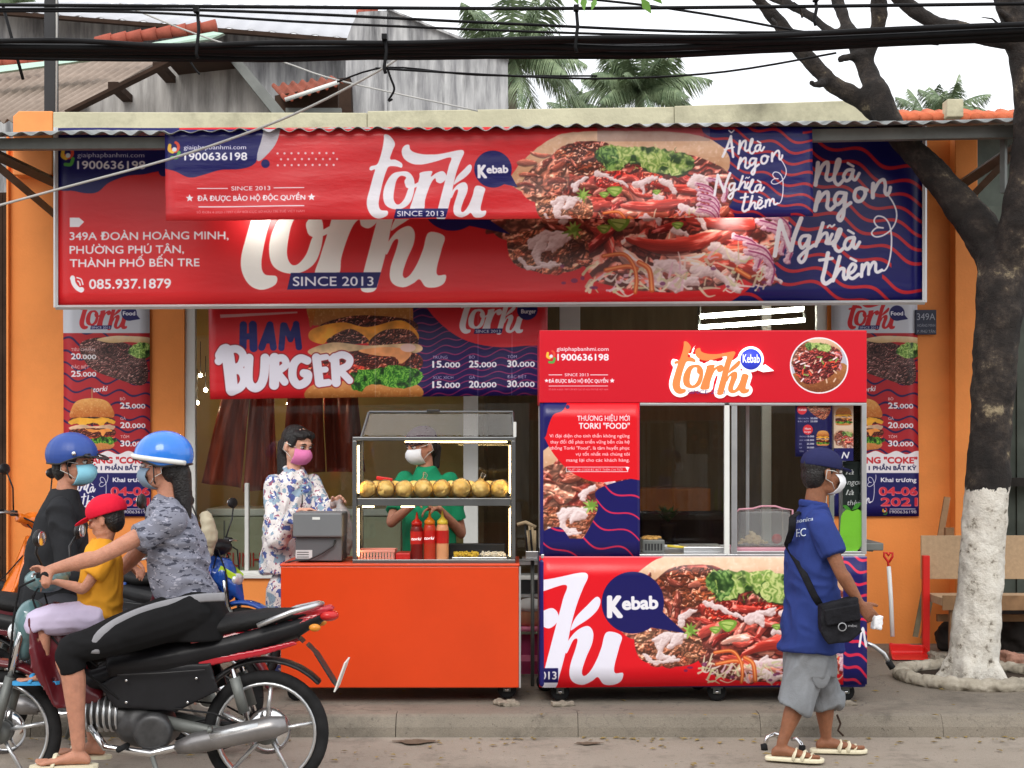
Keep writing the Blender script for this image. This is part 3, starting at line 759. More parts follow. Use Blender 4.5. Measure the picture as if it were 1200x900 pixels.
def art_menu():
    A = Art(932, 471, 976, 535, 4.0, hexc('1c1a55'))
    A.circle(940, 479, 6, hexc('e0303a')); A.text("Kebab", 936, 480.5, 2.6, WHITE, w=9, bold=.03)
    A.textured([(946,474),(960,472),(974,474),(972,486),(964,491),(950,482)], meat_fn(3, (.3,.08,.06), (.66,.24,.16), (.9,.7,.55), 3))
    burger(A, 965, 513, 16, 18, seed=8)
    A.circle(947, 503, 6, hexc('e0303a')); A.text("Ham", 943.5, 503, 2.6, WHITE, w=7, bold=.03); A.text("burger", 943, 506.5, 2.2, WHITE, w=8, bold=.03)
    for k, (l, v) in enumerate((("TIÊU CHUẨN", "20.000"), ("ĐẶC BIỆT", "25.000"))):
        A.text(l, 935, 490.5 + k * 3.6, 1.6, WHITE, w=13, bold=.01); A.text(v, 950, 490.5 + k * 3.6, 2, WHITE, w=8.5, bold=.04)
    for k, (l, v) in enumerate((("TRỨNG", "15.000"), ("XÚC XÍCH", "15.000"), ("BÒ", "25.000"), ("GÀ", "20.000"), ("TÔM", "30.000"))):
        A.text(l, 937, 512 + k * 4.4, 1.6, WHITE, bold=.01); A.text(v, 946, 512 + k * 4.4, 2, WHITE, w=8.5, bold=.04)
    return A

# ================================================================== kit: materials, meshes, things
def mat(name, col, rough=.55, metal=0.0, var=.12, scale=6.0, bump=.0, bscale=40.0, spec=.5, emit=None, estr=0.0, alpha=1.0, trans=0.0, col2=None, streak=False, dirt=0.0, ior=1.45, coat=0.0):
    if rough >= .7 and spec == .5: spec = .15
    m = bpy.data.materials.new(name); m.use_nodes = True
    nt = m.node_tree; n, l = nt.nodes, nt.links
    b = n['Principled BSDF']
    b.inputs['Roughness'].default_value = rough; b.inputs['Metallic'].default_value = metal
    b.inputs['Specular IOR Level'].default_value = spec; b.inputs['IOR'].default_value = ior
    b.inputs['Alpha'].default_value = alpha; b.inputs['Transmission Weight'].default_value = trans
    b.inputs['Coat Weight'].default_value = coat
    tc = n.new('ShaderNodeTexCoord'); mp = n.new('ShaderNodeMapping')
    l.new(tc.outputs['Object'], mp.inputs['Vector'])
    if streak: mp.inputs['Scale'].default_value = (3.0, 3.0, .35)
    ns = n.new('ShaderNodeTexNoise'); ns.inputs['Scale'].default_value = scale; ns.inputs['Detail'].default_value = 6; ns.inputs['Roughness'].default_value = .62
    l.new(mp.outputs['Vector'], ns.inputs['Vector'])
    rp = n.new('ShaderNodeValToRGB')
    c = np.array(col[:3]); c2 = np.array(col2[:3]) if col2 is not None else np.clip(c * (1 + var), 0, 1)
    c1 = c * (1 - var) if col2 is None else c
    rp.color_ramp.elements[0].position = .32; rp.color_ramp.elements[0].color = (*c1, 1)
    rp.color_ramp.elements[1].position = .68; rp.color_ramp.elements[1].color = (*c2, 1)
    l.new(ns.outputs['Fac'], rp.inputs['Fac'])
    last = rp.outputs['Color']
    if dirt > 0:
        n2 = n.new('ShaderNodeTexNoise'); n2.inputs['Scale'].default_value = scale * .37; n2.inputs['Detail'].default_value = 9; n2.inputs['Roughness'].default_value = .7
        l.new(mp.outputs['Vector'], n2.inputs['Vector'])
        r2 = n.new('ShaderNodeValToRGB'); r2.color_ramp.elements[0].position = .50; r2.color_ramp.elements[1].position = .72
        r2.color_ramp.elements[0].color = (0, 0, 0, 1); r2.color_ramp.elements[1].color = (dirt, dirt, dirt, 1)
        l.new(n2.outputs['Fac'], r2.inputs['Fac'])
        mx = n.new('ShaderNodeMixRGB'); mx.inputs['Color2'].default_value = (*(c * .35), 1)
        l.new(r2.outputs['Color'], mx.inputs['Fac']); l.new(last, mx.inputs['Color1']); last = mx.outputs['Color']
    l.new(last, b.inputs['Base Color'])
    if bump > 0:
        nb = n.new('ShaderNodeTexNoise'); nb.inputs['Scale'].default_value = bscale; nb.inputs['Detail'].default_value = 8
        bp = n.new('ShaderNodeBump'); bp.inputs['Strength'].default_value = bump; bp.inputs['Distance'].default_value = .02
        l.new(mp.outputs['Vector'], nb.inputs['Vector']); l.new(nb.outputs['Fac'], bp.inputs['Height']); l.new(bp.outputs['Normal'], b.inputs['Normal'])
    if emit is not None:
        b.inputs['Emission Color'].default_value = (*emit, 1); b.inputs['Emission Strength'].default_value = estr
    return m
def lin(c):                                  # display colour -> base colour
    return tuple(((x / 12.92) if x <= .04045 else ((x + .055) / 1.055) ** 2.4) for x in c)
def H_(s, k=1.0): return tuple(min(1, v * k) for v in lin(hexc(s)))

def glass_mat(name, tint=(.9, .95, .93), refl=.10, rough=.02, haze=0.0, ior=1.5):
    """thin pane: mostly clear, mirror-like at grazing angles"""
    m = bpy.data.materials.new(name); m.use_nodes = True
    nt = m.node_tree; n, l = nt.nodes, nt.links; n.clear()
    o = n.new('ShaderNodeOutputMaterial'); t = n.new('ShaderNodeBsdfTransparent'); g = n.new('ShaderNodeBsdfGlossy')
    t.inputs['Color'].default_value = (*tint, 1); g.inputs['Roughness'].default_value = rough
    f = n.new('ShaderNodeFresnel'); f.inputs['IOR'].default_value = ior
    mx = n.new('ShaderNodeMixShader'); ad = n.new('ShaderNodeMath'); ad.operation = 'ADD'; ad.inputs[1].default_value = refl; ad.use_clamp = True
    l.new(f.outputs['Fac'], ad.inputs[0]); l.new(ad.outputs[0], mx.inputs['Fac'])
    l.new(t.outputs[0], mx.inputs[1]); l.new(g.outputs[0], mx.inputs[2])
    if haze > 0:
        d = n.new('ShaderNodeBsdfDiffuse'); d.inputs['Color'].default_value = (.8, .8, .8, 1)
        m2 = n.new('ShaderNodeMixShader'); m2.inputs['Fac'].default_value = haze
        l.new(mx.outputs[0], m2.inputs[1]); l.new(d.outputs[0], m2.inputs[2]); l.new(m2.outputs[0], o.inputs['Surface'])
    else: l.new(mx.outputs[0], o.inputs['Surface'])
    return m
def art_mat(name, art, rough=.38, bump=.0, emit=0.0):
    im = art.image(name)
    m = bpy.data.materials.new(name); m.use_nodes = True
    nt = m.node_tree; n, l = nt.nodes, nt.links; b = n['Principled BSDF']
    t = n.new('ShaderNodeTexImage'); t.image = im; t.extension = 'EXTEND'; t.interpolation = 'Cubic'
    l.new(t.outputs['Color'], b.inputs['Base Color'])
    b.inputs['Roughness'].default_value = rough; b.inputs['Specular IOR Level'].default_value = .4
    if bump > 0:
        tc = n.new('ShaderNodeTexCoord'); nb = n.new('ShaderNodeTexNoise'); nb.inputs['Scale'].default_value = 9; nb.inputs['Detail'].default_value = 4
        mp = n.new('ShaderNodeMapping'); mp.inputs['Scale'].default_value = (1.0, 1.0, 3.0)
        bp = n.new('ShaderNodeBump'); bp.inputs['Strength'].default_value = bump; bp.inputs['Distance'].default_value = .02
        l.new(tc.outputs['Object'], mp.inputs['Vector']); l.new(mp.outputs['Vector'], nb.inputs['Vector']); l.new(nb.outputs['Fac'], bp.inputs['Height']); l.new(bp.outputs['Normal'], b.inputs['Normal'])
    return m

class MB:
    def __init__(s): s.v, s.f, s.sm, s.uv = [], [], [], {}
    def add(s, verts, faces, smooth=False):
        b = len(s.v); s.v.extend([tuple(v) for v in verts]); s.f.extend([tuple(i + b for i in f) for f in faces]); s.sm.extend([smooth] * len(faces)); return b
    def box(s, x0, x1, y0, y1, z0, z1, rot=None, c=None):
        vs = [Vector((x, y, z)) for x in (x0, x1) for y in (y0, y1) for z in (z0, z1)]
        if rot is not None:
            c = Vector(c) if c is not None else Vector(((x0 + x1) / 2, (y0 + y1) / 2, (z0 + z1) / 2))
            M_ = Euler(rot).to_matrix(); vs = [M_ @ (v - c) + c for v in vs]
        s.add(vs, [(0, 1, 3, 2), (4, 6, 7, 5), (0, 4, 5, 1), (2, 3, 7, 6), (0, 2, 6, 4), (1, 5, 7, 3)]); return s
    def prism(s, poly, d0, d1):
        """outline of (x, z) extruded from depth d0 to d1 (front first); or 3-D points with offset vectors"""
        n = len(poly)
        A = [(x, d0, z) for x, z in poly]; B = [(x, d1, z) for x, z in poly]
        s.add(A + B, [tuple(range(n)), tuple(range(2 * n - 1, n - 1, -1))] + [(i, i + n, (i + 1) % n + n, (i + 1) % n) for i in range(n)]); return s
    def slab(s, pts, off):
        n = len(pts); off = Vector(off)
        A = [Vector(p) for p in pts]; B = [p + off for p in A]
        s.add(A + B, [tuple(range(n)), tuple(range(2 * n - 1, n - 1, -1))] + [(i, i + n, (i + 1) % n + n, (i + 1) % n) for i in range(n)]); return s
    def tube(s, pts, r, seg=8, cap=True, smooth=True, r2=None, flat=1.0, up=None):
        pts = [Vector(p) for p in pts]; n = len(pts)
        rr = r if isinstance(r, (list, tuple)) else [r + ((r2 if r2 is not None else r) - r) * i / max(1, n - 1) for i in range(n)]
        t0 = (pts[1] - pts[0]).normalized()
        u = Vector(up) if up is not None else (Vector((0, 0, 1)) if abs(t0.z) < .9 else Vector((1, 0, 0)))
        u = (u - t0 * u.dot(t0)).normalized()
        V = []
        for i, p in enumerate(pts):
            t = (pts[min(i + 1, n - 1)] - pts[max(i - 1, 0)]).normalized()
            u = (u - t * u.dot(t))
            u = u.normalized() if u.length > 1e-6 else t.orthogonal().normalized()
            w = t.cross(u)
            for k in range(seg):
                a = 2 * math.pi * k / seg
                V.append(p + u * (rr[i] * math.cos(a) * flat) + w * (rr[i] * math.sin(a)))
        Fc = [(i * seg + k, i * seg + (k + 1) % seg, (i + 1) * seg + (k + 1) % seg, (i + 1) * seg + k) for i in range(n - 1) for k in range(seg)]
        if cap: Fc += [tuple(range(seg - 1, -1, -1)), tuple((n - 1) * seg + k for k in range(seg))]
        s.add(V, Fc, smooth); return s
    def lathe(s, c, prof, seg=20, axis='Z', smooth=True, cap=True):
        """profile (r, h) list turned about an axis through c"""
        c = Vector(c); V = []
        for r, h in prof:
            for k in range(seg):
                a = 2 * math.pi * k / seg; x, y = r * math.cos(a), r * math.sin(a)
                V.append(c + (Vector((x, y, h)) if axis == 'Z' else Vector((x, h, y)) if axis == 'Y' else Vector((h, x, y))))
        n = len(prof)
        Fc = [(i * seg + k, i * seg + (k + 1) % seg, (i + 1) * seg + (k + 1) % seg, (i + 1) * seg + k) for i in range(n - 1) for k in range(seg)]
        if cap:
            if prof[0][0] > 1e-5: Fc.append(tuple(range(seg - 1, -1, -1)))
            if prof[-1][0] > 1e-5: Fc.append(tuple((n - 1) * seg + k for k in range(seg)))
        s.add(V, Fc, smooth); return s
    def ball(s, c, r, seg=14, rings=9, rot=None, smooth=True):
        r = (r, r, r) if isinstance(r, (int, float)) else r
        c = Vector(c); V = []; M_ = (rot if isinstance(rot, Matrix) else Euler(rot).to_matrix()) if rot is not None else Matrix.Identity(3)
        for i in range(rings + 1):
            th = math.pi * i / rings
            for k in range(seg):
                a = 2 * math.pi * k / seg
                V.append(M_ @ Vector((r[0] * math.sin(th) * math.cos(a), r[1] * math.sin(th) * math.sin(a), r[2] * math.cos(th))) + c)
        Fc = [(i * seg + k, (i + 1) * seg + k, (i + 1) * seg + (k + 1) % seg, i * seg + (k + 1) % seg) for i in range(rings) for k in range(seg)]
        s.add(V, Fc, smooth); return s
    def loft(s, rings, smooth=True, cap=True):
        n = len(rings[0]); V = [p for r in rings for p in r]
        Fc = [(i * n + k, i * n + (k + 1) % n, (i + 1) * n + (k + 1) % n, (i + 1) * n + k) for i in range(len(rings) - 1) for k in range(n)]
        if cap: Fc += [tuple(range(n - 1, -1, -1)), tuple((len(rings) - 1) * n + k for k in range(n))]
        s.add(V, Fc, smooth); return s
    def mesh(s, name):
        me = bpy.data.meshes.new(name); me.from_pydata(s.v, [], s.f); me.update()
        me.polygons.foreach_set('use_smooth', s.sm)
        bm = bmesh.new(); bm.from_mesh(me)
        bmesh.ops.remove_doubles(bm, verts=bm.verts, dist=1e-5)
        bmesh.ops.recalc_face_normals(bm, faces=bm.faces)
        bm.to_mesh(me); bm.free()
        return me
    def build(s, name, m, parent=None, bevel=0.0, **kw):
        return link(name, s.mesh(name), m, parent, bevel=bevel, **kw)

def link(name, me, m, parent=None, bevel=0.0, label=None, cat=None, group=None, kind=None):
    if m is not None and len(me.materials) == 0: me.materials.append(m)
    o = bpy.data.objects.new(name, me); COL.objects.link(o)
    if parent is not None:
        o.parent = parent
        if parent.type == 'EMPTY' and parent.get('_w'): o.matrix_parent_inverse = Matrix.Translation(-parent.location)
    if bevel > 0:
        b = o.modifiers.new('edge', 'BEVEL'); b.width = bevel; b.segments = 2; b.limit_method = 'ANGLE'; b.angle_limit = R(50)
    tag(o, label, cat, group, kind)
    return o
def tag(o, label=None, cat=None, group=None, kind=None):
    if label: o['label'] = label
    if cat: o['category'] = cat
    if group: o['group'] = group
    if kind: o['kind'] = kind
    return o
def thing(name, label, cat, loc, group=None, world=True):
    """Empty at the base of a thing; world=True: parts are modelled at their place in the world"""
    o = bpy.data.objects.new(name, None); COL.objects.link(o)
    o.location = loc; o.empty_display_size = .1
    if world: o['_w'] = 1
    return tag(o, label, cat, group)
def copy_tree(o, parent=None):
    c = o.copy(); COL.objects.link(c)
    if parent is not None: c.parent = parent
    for ch in list(o.children): copy_tree(ch, c)
    return c
def sheet(name, m, pts, nx=24, ny=10, wr=None, thick=.003, parent=None, **kw):
    """printed sheet spanned by four corners: top-left, top-right, bottom-right, bottom-left; wr(u, v) -> push towards the street"""
    tl, tr_, br, bl = [Vector(p) for p in pts]
    nrm = (tr_ - tl).cross(bl - tl).normalized()
    if nrm.y > 0: nrm = -nrm
    V, UV, Fc = [], [], []
    for j in range(ny + 1):
        for i in range(nx + 1):
            u, v = i / nx, j / ny
            p = (tl * (1 - u) + tr_ * u) * (1 - v) + (bl * (1 - u) + br * u) * v
            if wr: p = p + nrm * wr(u, v)
            V.append(p); UV.append((u, 1 - v))
    n0 = len(V)
    V += [p - nrm * thick for p in V]; UV += UV
    w = nx + 1
    for j in range(ny):
        for i in range(nx):
            a = j * w + i
            Fc.append((a, a + w, a + w + 1, a + 1)); Fc.append((a + n0, a + 1 + n0, a + w + 1 + n0, a + w + n0))
    edge = [i for i in range(w)] + [j * w + nx for j in range(1, ny + 1)] + [ny * w + i for i in range(nx - 1, -1, -1)] + [j * w for j in range(ny - 1, 0, -1)]
    for k in range(len(edge)):
        a, b = edge[k], edge[(k + 1) % len(edge)]
        Fc.append((a, b, b + n0, a + n0))
    me = bpy.data.meshes.new(name); me.from_pydata([tuple(v) for v in V], [], Fc)
    uvl = me.uv_layers.new(name='print'); 
    for lp in me.loops: uvl.data[lp.index].uv = UV[lp.vertex_index]
    me.polygons.foreach_set('use_smooth', [True] * len(Fc) if wr else [False] * len(Fc))
    me.update()
    return link(name, me, m, parent, **kw)

# ================================================================== materials
m_orange = mat('orange_wall_paint', H_('ef9146'), .62, var=.05, scale=2.2, bump=.10, bscale=60, dirt=.22)
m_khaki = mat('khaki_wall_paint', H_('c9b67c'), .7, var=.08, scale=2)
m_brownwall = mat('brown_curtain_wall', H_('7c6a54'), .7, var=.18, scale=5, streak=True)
m_white = mat('white_paint', (.72, .73, .70), .45, var=.06, scale=5, dirt=.15)
m_cream = mat('cream_concrete_beam', H_('c2bda2'), .8, var=.10, scale=3, bump=.25, bscale=25, dirt=.85)
m_galv = mat('galvanised_sheet', H_('8e9190'), .42, metal=.55, var=.2, scale=7, dirt=.4)
m_steel = mat('grey_painted_steel', H_('6e716e'), .5, metal=.3, var=.18, scale=5, dirt=.3)
m_dark = mat('dark_brown_timber', H_('3a2c24'), .8, var=.3, scale=4)  # plain dark brown with random variation
m_black = mat('black_plastic', (.018, .018, .02), .45, var=.2, scale=9)
m_rubber = mat('black_rubber', (.02, .02, .021), .8, var=.25, scale=14, bump=.1)
m_alu = mat('brushed_aluminium', (.62, .63, .64), .32, metal=.85, var=.06, scale=12)
m_chrome = mat('chrome', (.75, .75, .76), .12, metal=1.0, var=.03)
m_conc = mat('grey_stained_concrete', H_('7d7d80'), .9, var=.45, scale=4, bump=.4, bscale=14, dirt=1.0, streak=True, col2=H_('c4c4c4'))
m_plaster = mat('weathered_plaster', H_('85827f'), .9, var=.22, scale=3.5, bump=.35, bscale=12, dirt=1.0, col2=H_('b6b3af'), streak=True)
m_roofbr = mat('brown_fibre_cement', H_('95867a'), .85, var=.14, scale=3, dirt=.4)
m_rooflt = mat('pale_roof_sheet', H_('b4b5ba'), .6, var=.06, scale=1.2, dirt=.15)
m_tile = mat('red_clay_tile', H_('a4594a'), .8, var=.22, scale=5, bump=.2)
m_tileo = mat('orange_clay_tile', H_('cc7050'), .8, var=.2, scale=5, bump=.2)
m_rust = mat('rusty_sheet', H_('8a4a38'), .8, var=.3, scale=6, dirt=.5)
m_cable = mat('black_cable', (.008, .008, .009), .6, var=.2, spec=.15)
m_glass = glass_mat('shop_glass', (.93, .95, .92), .0)
m_clear = glass_mat('clear_case_glass', (.98, .985, .985), .0, ior=1.22)
m_red = mat('red_plastic', H_('d2231f'), .4, var=.05)
m_ply = mat('chipboard', H_('b49a7c'), .8, var=.10, scale=30, bump=.1)
m_wood = mat('old_timber', H_('8e6f52'), .8, var=.25, scale=6)
m_tube = mat('lit_tube', (.9, .9, .9), .5, emit=(1, .95, .85), estr=20.0)
m_led = mat('warm_lit_strip', (.9, .8, .6), .5, emit=(1.0, .66, .28), estr=14.0)
m_lamp = mat('lit_lamp_lens', (.9, .9, .9), .5, emit=(1, .97, .90), estr=45.0)
m_bulb = mat('warm_bulb', (.9, .8, .6), .5, emit=(1.0, .82, .55), estr=90.0)

# ---- road surface and pavement materials with cracks and stains
def ground_mat(name, c1, c2, crack=.5, gravel=260.0, stain=(.06, .05, .045)):
    m = bpy.data.materials.new(name); m.use_nodes = True
    nt = m.node_tree; n, l = nt.nodes, nt.links; b = n['Principled BSDF']; b.inputs['Roughness'].default_value = .88
    tc = n.new('ShaderNodeTexCoord'); O = tc.outputs['Object']
    def noise(sc, det=8, ro=.65):
        k = n.new('ShaderNodeTexNoise'); k.inputs['Scale'].default_value = sc; k.inputs['Detail'].default_value = det; k.inputs['Roughness'].default_value = ro; l.new(O, k.inputs['Vector']); return k.outputs['Fac']
    def ramp(src, p0, p1, a=(0, 0, 0), c=(1, 1, 1)):
        r = n.new('ShaderNodeValToRGB'); r.color_ramp.elements[0].position = p0; r.color_ramp.elements[1].position = p1
        r.color_ramp.elements[0].color = (*a, 1); r.color_ramp.elements[1].color = (*c, 1); l.new(src, r.inputs['Fac']); return r.outputs['Color']
    def mixc(f, a, c):
        x = n.new('ShaderNodeMixRGB')
        for s_, v in ((x.inputs['Fac'], f), (x.inputs['Color1'], a), (x.inputs['Color2'], c)):
            if isinstance(v, tuple): s_.default_value = (*v, 1)
            elif isinstance(v, float): s_.default_value = v
            else: l.new(v, s_)
        return x.outputs['Color']
    base = ramp(noise(1.3), .3, .7, c1, c2)
    fine = ramp(noise(gravel, 3), .25, .75, tuple(v * .62 for v in c1), tuple(min(1, v * 1.35) for v in c2))
    base = mixc(.45, base, fine)
    sp = ramp(noise(38, 4), .62, .72); base = mixc(sp, base, tuple(v * .62 for v in c1))
    st = ramp(noise(2.1, 10, .75), .52, .70, (0, 0, 0), (.8, .8, .8)); base = mixc(st, base, tuple(v * .5 for v in c1))
    st2 = ramp(noise(.8, 9, .7), .58, .70, (0, 0, 0), (.5, .5, .5)); base = mixc(st2, base, tuple(min(1, v * 1.4) for v in c2))
    vo = n.new('ShaderNodeTexVoronoi'); vo.feature = 'DISTANCE_TO_EDGE'; vo.inputs['Scale'].default_value = .9
    wv = n.new('ShaderNodeVectorMath'); wv.operation = 'ADD'; nn = n.new('ShaderNodeTexNoise'); nn.inputs['Scale'].default_value = 3; nn.inputs['Detail'].default_value = 6
    l.new(O, nn.inputs['Vector']); l.new(O, wv.inputs[0]); l.new(nn.outputs['Color'], wv.inputs[1]); l.new(wv.outputs[0], vo.inputs['Vector'])
    ck = ramp(vo.outputs['Distance'], .0, .010, (crack, crack, crack), (0, 0, 0)); base = mixc(ck, base, stain)
    l.new(base, b.inputs['Base Color'])
    bp = n.new('ShaderNodeBump'); bp.inputs['Strength'].default_value = .5; bp.inputs['Distance'].default_value = .012
    l.new(noise(90, 8), bp.inputs['Height']); l.new(bp.outputs['Normal'], b.inputs['Normal'])
    return m
m_road = ground_mat('worn_asphalt_road', H_('857b6e'), H_('a1968a'), .0)
m_pave = ground_mat('cement_pavement', H_('6a6258'), H_('8b8174'), .6, 180)
m_kerb = ground_mat('cement_kerb', H_('6c655a'), H_('8b8275'), .25, 200)
m_earth = ground_mat('bare_ground', H_('6a6258'), H_('7e766a'), .0)

# ================================================================== ground
MB().box(-300, 300, -120, 600, -.5, -.03).build('ground', m_earth, kind='structure')
rd = MB(); nx, ny = 120, 60
for j in range(ny + 1):
    for i in range(nx + 1):
        x, y = -15 + 30 * i / nx, -6 + 14.285 * j / ny
        rd.v.append((x, y, -.006 + .010 * mnoise.noise(Vector((x * .7, y * .9, 0))) if 0 < j < ny else 0))
for j in range(ny):
    for i in range(nx):
        a = j * (nx + 1) + i; rd.f.append((a, a + 1, a + nx + 2, a + nx + 1)); rd.sm.append(True)
rd.build('road', m_road, kind='structure')
pav = MB().box(-15, 15, 8.46, 15.5, -.02, PAVE - .002).build('pavement', m_pave, kind='structure')
for k in range(-12, 13):
    x0 = k * 1.02 + .37
    g = random.uniform(.0008, .0025); dz = random.uniform(-.004, .003)
    MB().slab([(x0 + g, 8.285, -.02), (x0 + g, 8.30, .055 + dz), (x0 + g, 8.335, PAVE - .012 + dz), (x0 + g, 8.36, PAVE + dz), (x0 + g, 8.458, PAVE + dz), (x0 + g, 8.458, -.02)], (1.02 - 2 * g, 0, 0)).build('kerb_stone', m_kerb, pav)
# small litter and leaves on the road
m_leafdry = mat('dry_leaf', H_('8f7a4a'), .8, var=.3)
lt = MB()
for k in range(420):
    x, y = random.uniform(-3.5, 3.6), random.choice([random.uniform(7.5, 8.28), random.gauss(8.22, .05), random.uniform(8.5, 11)])
    z = .004 if y < 8.28 else PAVE + .003
    r = random.uniform(.004, .014); a = random.uniform(0, 6.3)
    lt.add([(x + r * 2 * math.cos(a), y + r * 2 * math.sin(a), z), (x - r * math.sin(a), y + r * math.cos(a), z + r * .5), (x - 2 * r * math.cos(a), y - 2 * r * math.sin(a), z), (x + r * math.sin(a), y - r * math.cos(a), z + r * .3)], [(0, 1, 2, 3)])
lt.build('leaf_litter', m_leafdry, kind='stuff', label='scattered dry leaf bits and grit on the road and pavement')
# dirt patches on the road
m_dirt = mat('damp_mud', H_('6e5e50'), .9, var=.2, scale=20, bump=.3)
for cx, cy, rx, ry in ((488, 870, 42, 4.0), (692, 872, 24, 2.2), (1185, 856, 20, 3)):
    d = F * EYE / (cy - HOR); c = P(cx, cy, d); pts = []
    for k in range(40):
        a = 2 * math.pi * k / 40; w = .45 + .8 * abs(mnoise.noise(Vector((math.cos(a) * 1.3 + cx, math.sin(a) * 1.3, 0))))
        pts.append((c.x + rx * w * d / F * math.cos(a), d + ry * w * d * d / F / EYE * math.sin(a) * .9, .0065))
    MB().slab(pts, (0, 0, .0015)).build('mud_patch', m_dirt, kind='structure')

# ================================================================== the shop building
FD = 11.4
shop = thing('shop_building', 'orange painted single storey shop front with wide glass windows behind the two carts', 'building', (0, FD, PAVE))
X = lambda px, d=FD: PX(px, d)
w = MB()
w.box(X(12), X(216), FD, FD + .18, .1, 4.0)
w.box(X(216), X(970), FD, FD + .18, 2.86, 4.0)
w.box(X(216), X(552), FD, FD + .18, .1, .62)
w.box(X(970), X(1113), FD, FD + .18, .1, 4.0)
w.build('orange_wall', m_orange, shop)
MB().box(X(1113), X(1139), FD - .14, FD + .18, .1, 4.0).build('orange_pilaster', m_orange, shop, bevel=.006)
MB().box(X(10), X(12.2), FD - .05, FD + 3.4, .1, 4.0).build('side_wall', m_orange, shop)
MB().box(X(216), X(545), FD - .03, FD + .2, .62, .65).build('window_sill', m_white, shop, bevel=.004)
def bar(x0, x1, z0, z1, name='window_frame', m=m_white, d0=FD + .02, d1=FD + .09):
    return MB().box(x0, x1, d0, d1, z0, z1).build(name, m, shop, bevel=.004)
for a, b, z0 in ((216, 228, .65), (543, 560, PAVE), (656, 680, PAVE), (958, 970, PAVE)):
    bar(X(a), X(b), z0, 2.86)
bar(X(228), X(543), 2.80, 2.86); bar(X(560), X(958), 2.80, 2.86); bar(X(228), X(543), .65, .675); bar(X(286), X(290.5), .675, 1.35)
for a, b, z0 in ((228, 543, .675), (560, 656, PAVE), (680, 958, PAVE)):
    MB().box(X(a), X(b), FD + .045, FD + .051, z0, 2.80).build('pane', m_glass, shop)
bar(PX(893, 13.0), PX(904, 13.0), PAVE + .012, 3.3, 'inner_post', m_white, 13.0, 13.06)
# room behind the glass
MB().box(X(12), X(1139), FD + .18, FD + 3.4, PAVE - .02, PAVE + .012).build('shop_floor', mat('shop_floor_tiles', H_('8f8a80'), .4, var=.08), shop)
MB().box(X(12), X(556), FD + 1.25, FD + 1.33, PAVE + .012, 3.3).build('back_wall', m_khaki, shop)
MB().box(X(556) + .001, X(556) + .05, FD + 1.2, FD + 2.9, PAVE + .012, 3.3).build('added_dark_cover', m_brownwall, shop)  # brown box added to darken the brightly lit end of the back wall
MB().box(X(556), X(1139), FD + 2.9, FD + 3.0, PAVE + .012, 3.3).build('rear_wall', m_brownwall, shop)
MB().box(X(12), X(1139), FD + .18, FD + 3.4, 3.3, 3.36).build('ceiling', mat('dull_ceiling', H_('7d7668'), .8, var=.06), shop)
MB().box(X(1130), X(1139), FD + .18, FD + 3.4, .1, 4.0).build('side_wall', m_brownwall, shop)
MB().box(X(12), X(1139), FD + .18, FD + 3.4, 3.9, 3.98).build('sky_blocking_roof', m_plaster, shop)  # unseen roof deck added to keep sky light out of the room
# cream beam along the roof line (three lengths) and the orange end
BD = 11.28
def beam(pts, name, m):
    return MB().prism([(PX(a, BD), PZ(b, BD)) for a, b in pts], BD, BD + .2).build(name, m, shop, bevel=.008)
beam([(62, 131), (430, 132), (430, 205), (62, 205)], 'roof_beam', m_cream)
beam([(430.4, 130), (790, 125), (790, 200), (430.4, 205)], 'roof_beam', m_cream)
beam([(790.4, 124), (1046, 116), (1052, 136), (1052, 200), (790.4, 200)], 'roof_beam', m_cream)
beam([(15, 136), (22, 130), (61.6, 130), (61.6, 205), (15, 205)], 'beam_end', mat('bright_orange_paint', H_('f09450'), .6, var=.06))

# fluorescent lights in the shop
lf = thing('tube_light', 'pair of lit fluorescent tubes seen above the kebab cart header', 'ceiling light', P(880, 340, 12.1))
MB().box(PX(814, 12.1), PX(946, 12.1), 12.12, 12.2, PZ(338, 12.1), PZ(328, 12.1)).build('batten', m_white, lf)
MB().tube([P(819, 371, 12.1), P(942, 362, 12.1)], .020, 10).build('tube', m_tube, lf)
MB().tube([P(819, 383.5, 12.06), P(943, 375, 12.06)], .018, 10).build('tube', m_tube, lf)
for a_, b_ in (((819, 371, 12.1), (819, 334, 12.15)), ((942, 362, 12.1), (942, 334, 12.15)), ((819, 383, 12.07), (821, 334, 12.15)), ((943, 375, 12.07), (940, 334, 12.15))): MB().tube([P(*a_), P(*b_)], .011, 6).build('bracket', m_steel, lf)
bulbs = [(235, 440), (241, 457), (231, 472), (307, 471), (338, 473), (361, 470)]
BL = ['topmost near the left frame', 'middle one near the left frame', 'lowest near the left frame', 'under the burger banner, leftmost there', 'under the burger banner, above the woman', 'under the burger banner, rightmost there']
for i, (a, b) in enumerate(bulbs):
    t = thing('string_bulb', 'small warm bulb behind the left window, ' + BL[i], 'light bulb', P(a, b, 11.8), 'small warm bulbs on a string behind the left window')
    MB().ball(P(a, b, 11.8), .015, 10, 6).build('bulb', m_bulb, t)
    MB().tube([P(a, b - 2, 11.8), P(a, b - 3, 11.8) + Vector((0, 0, .25))], .003, 5).build('wire', m_black, t)

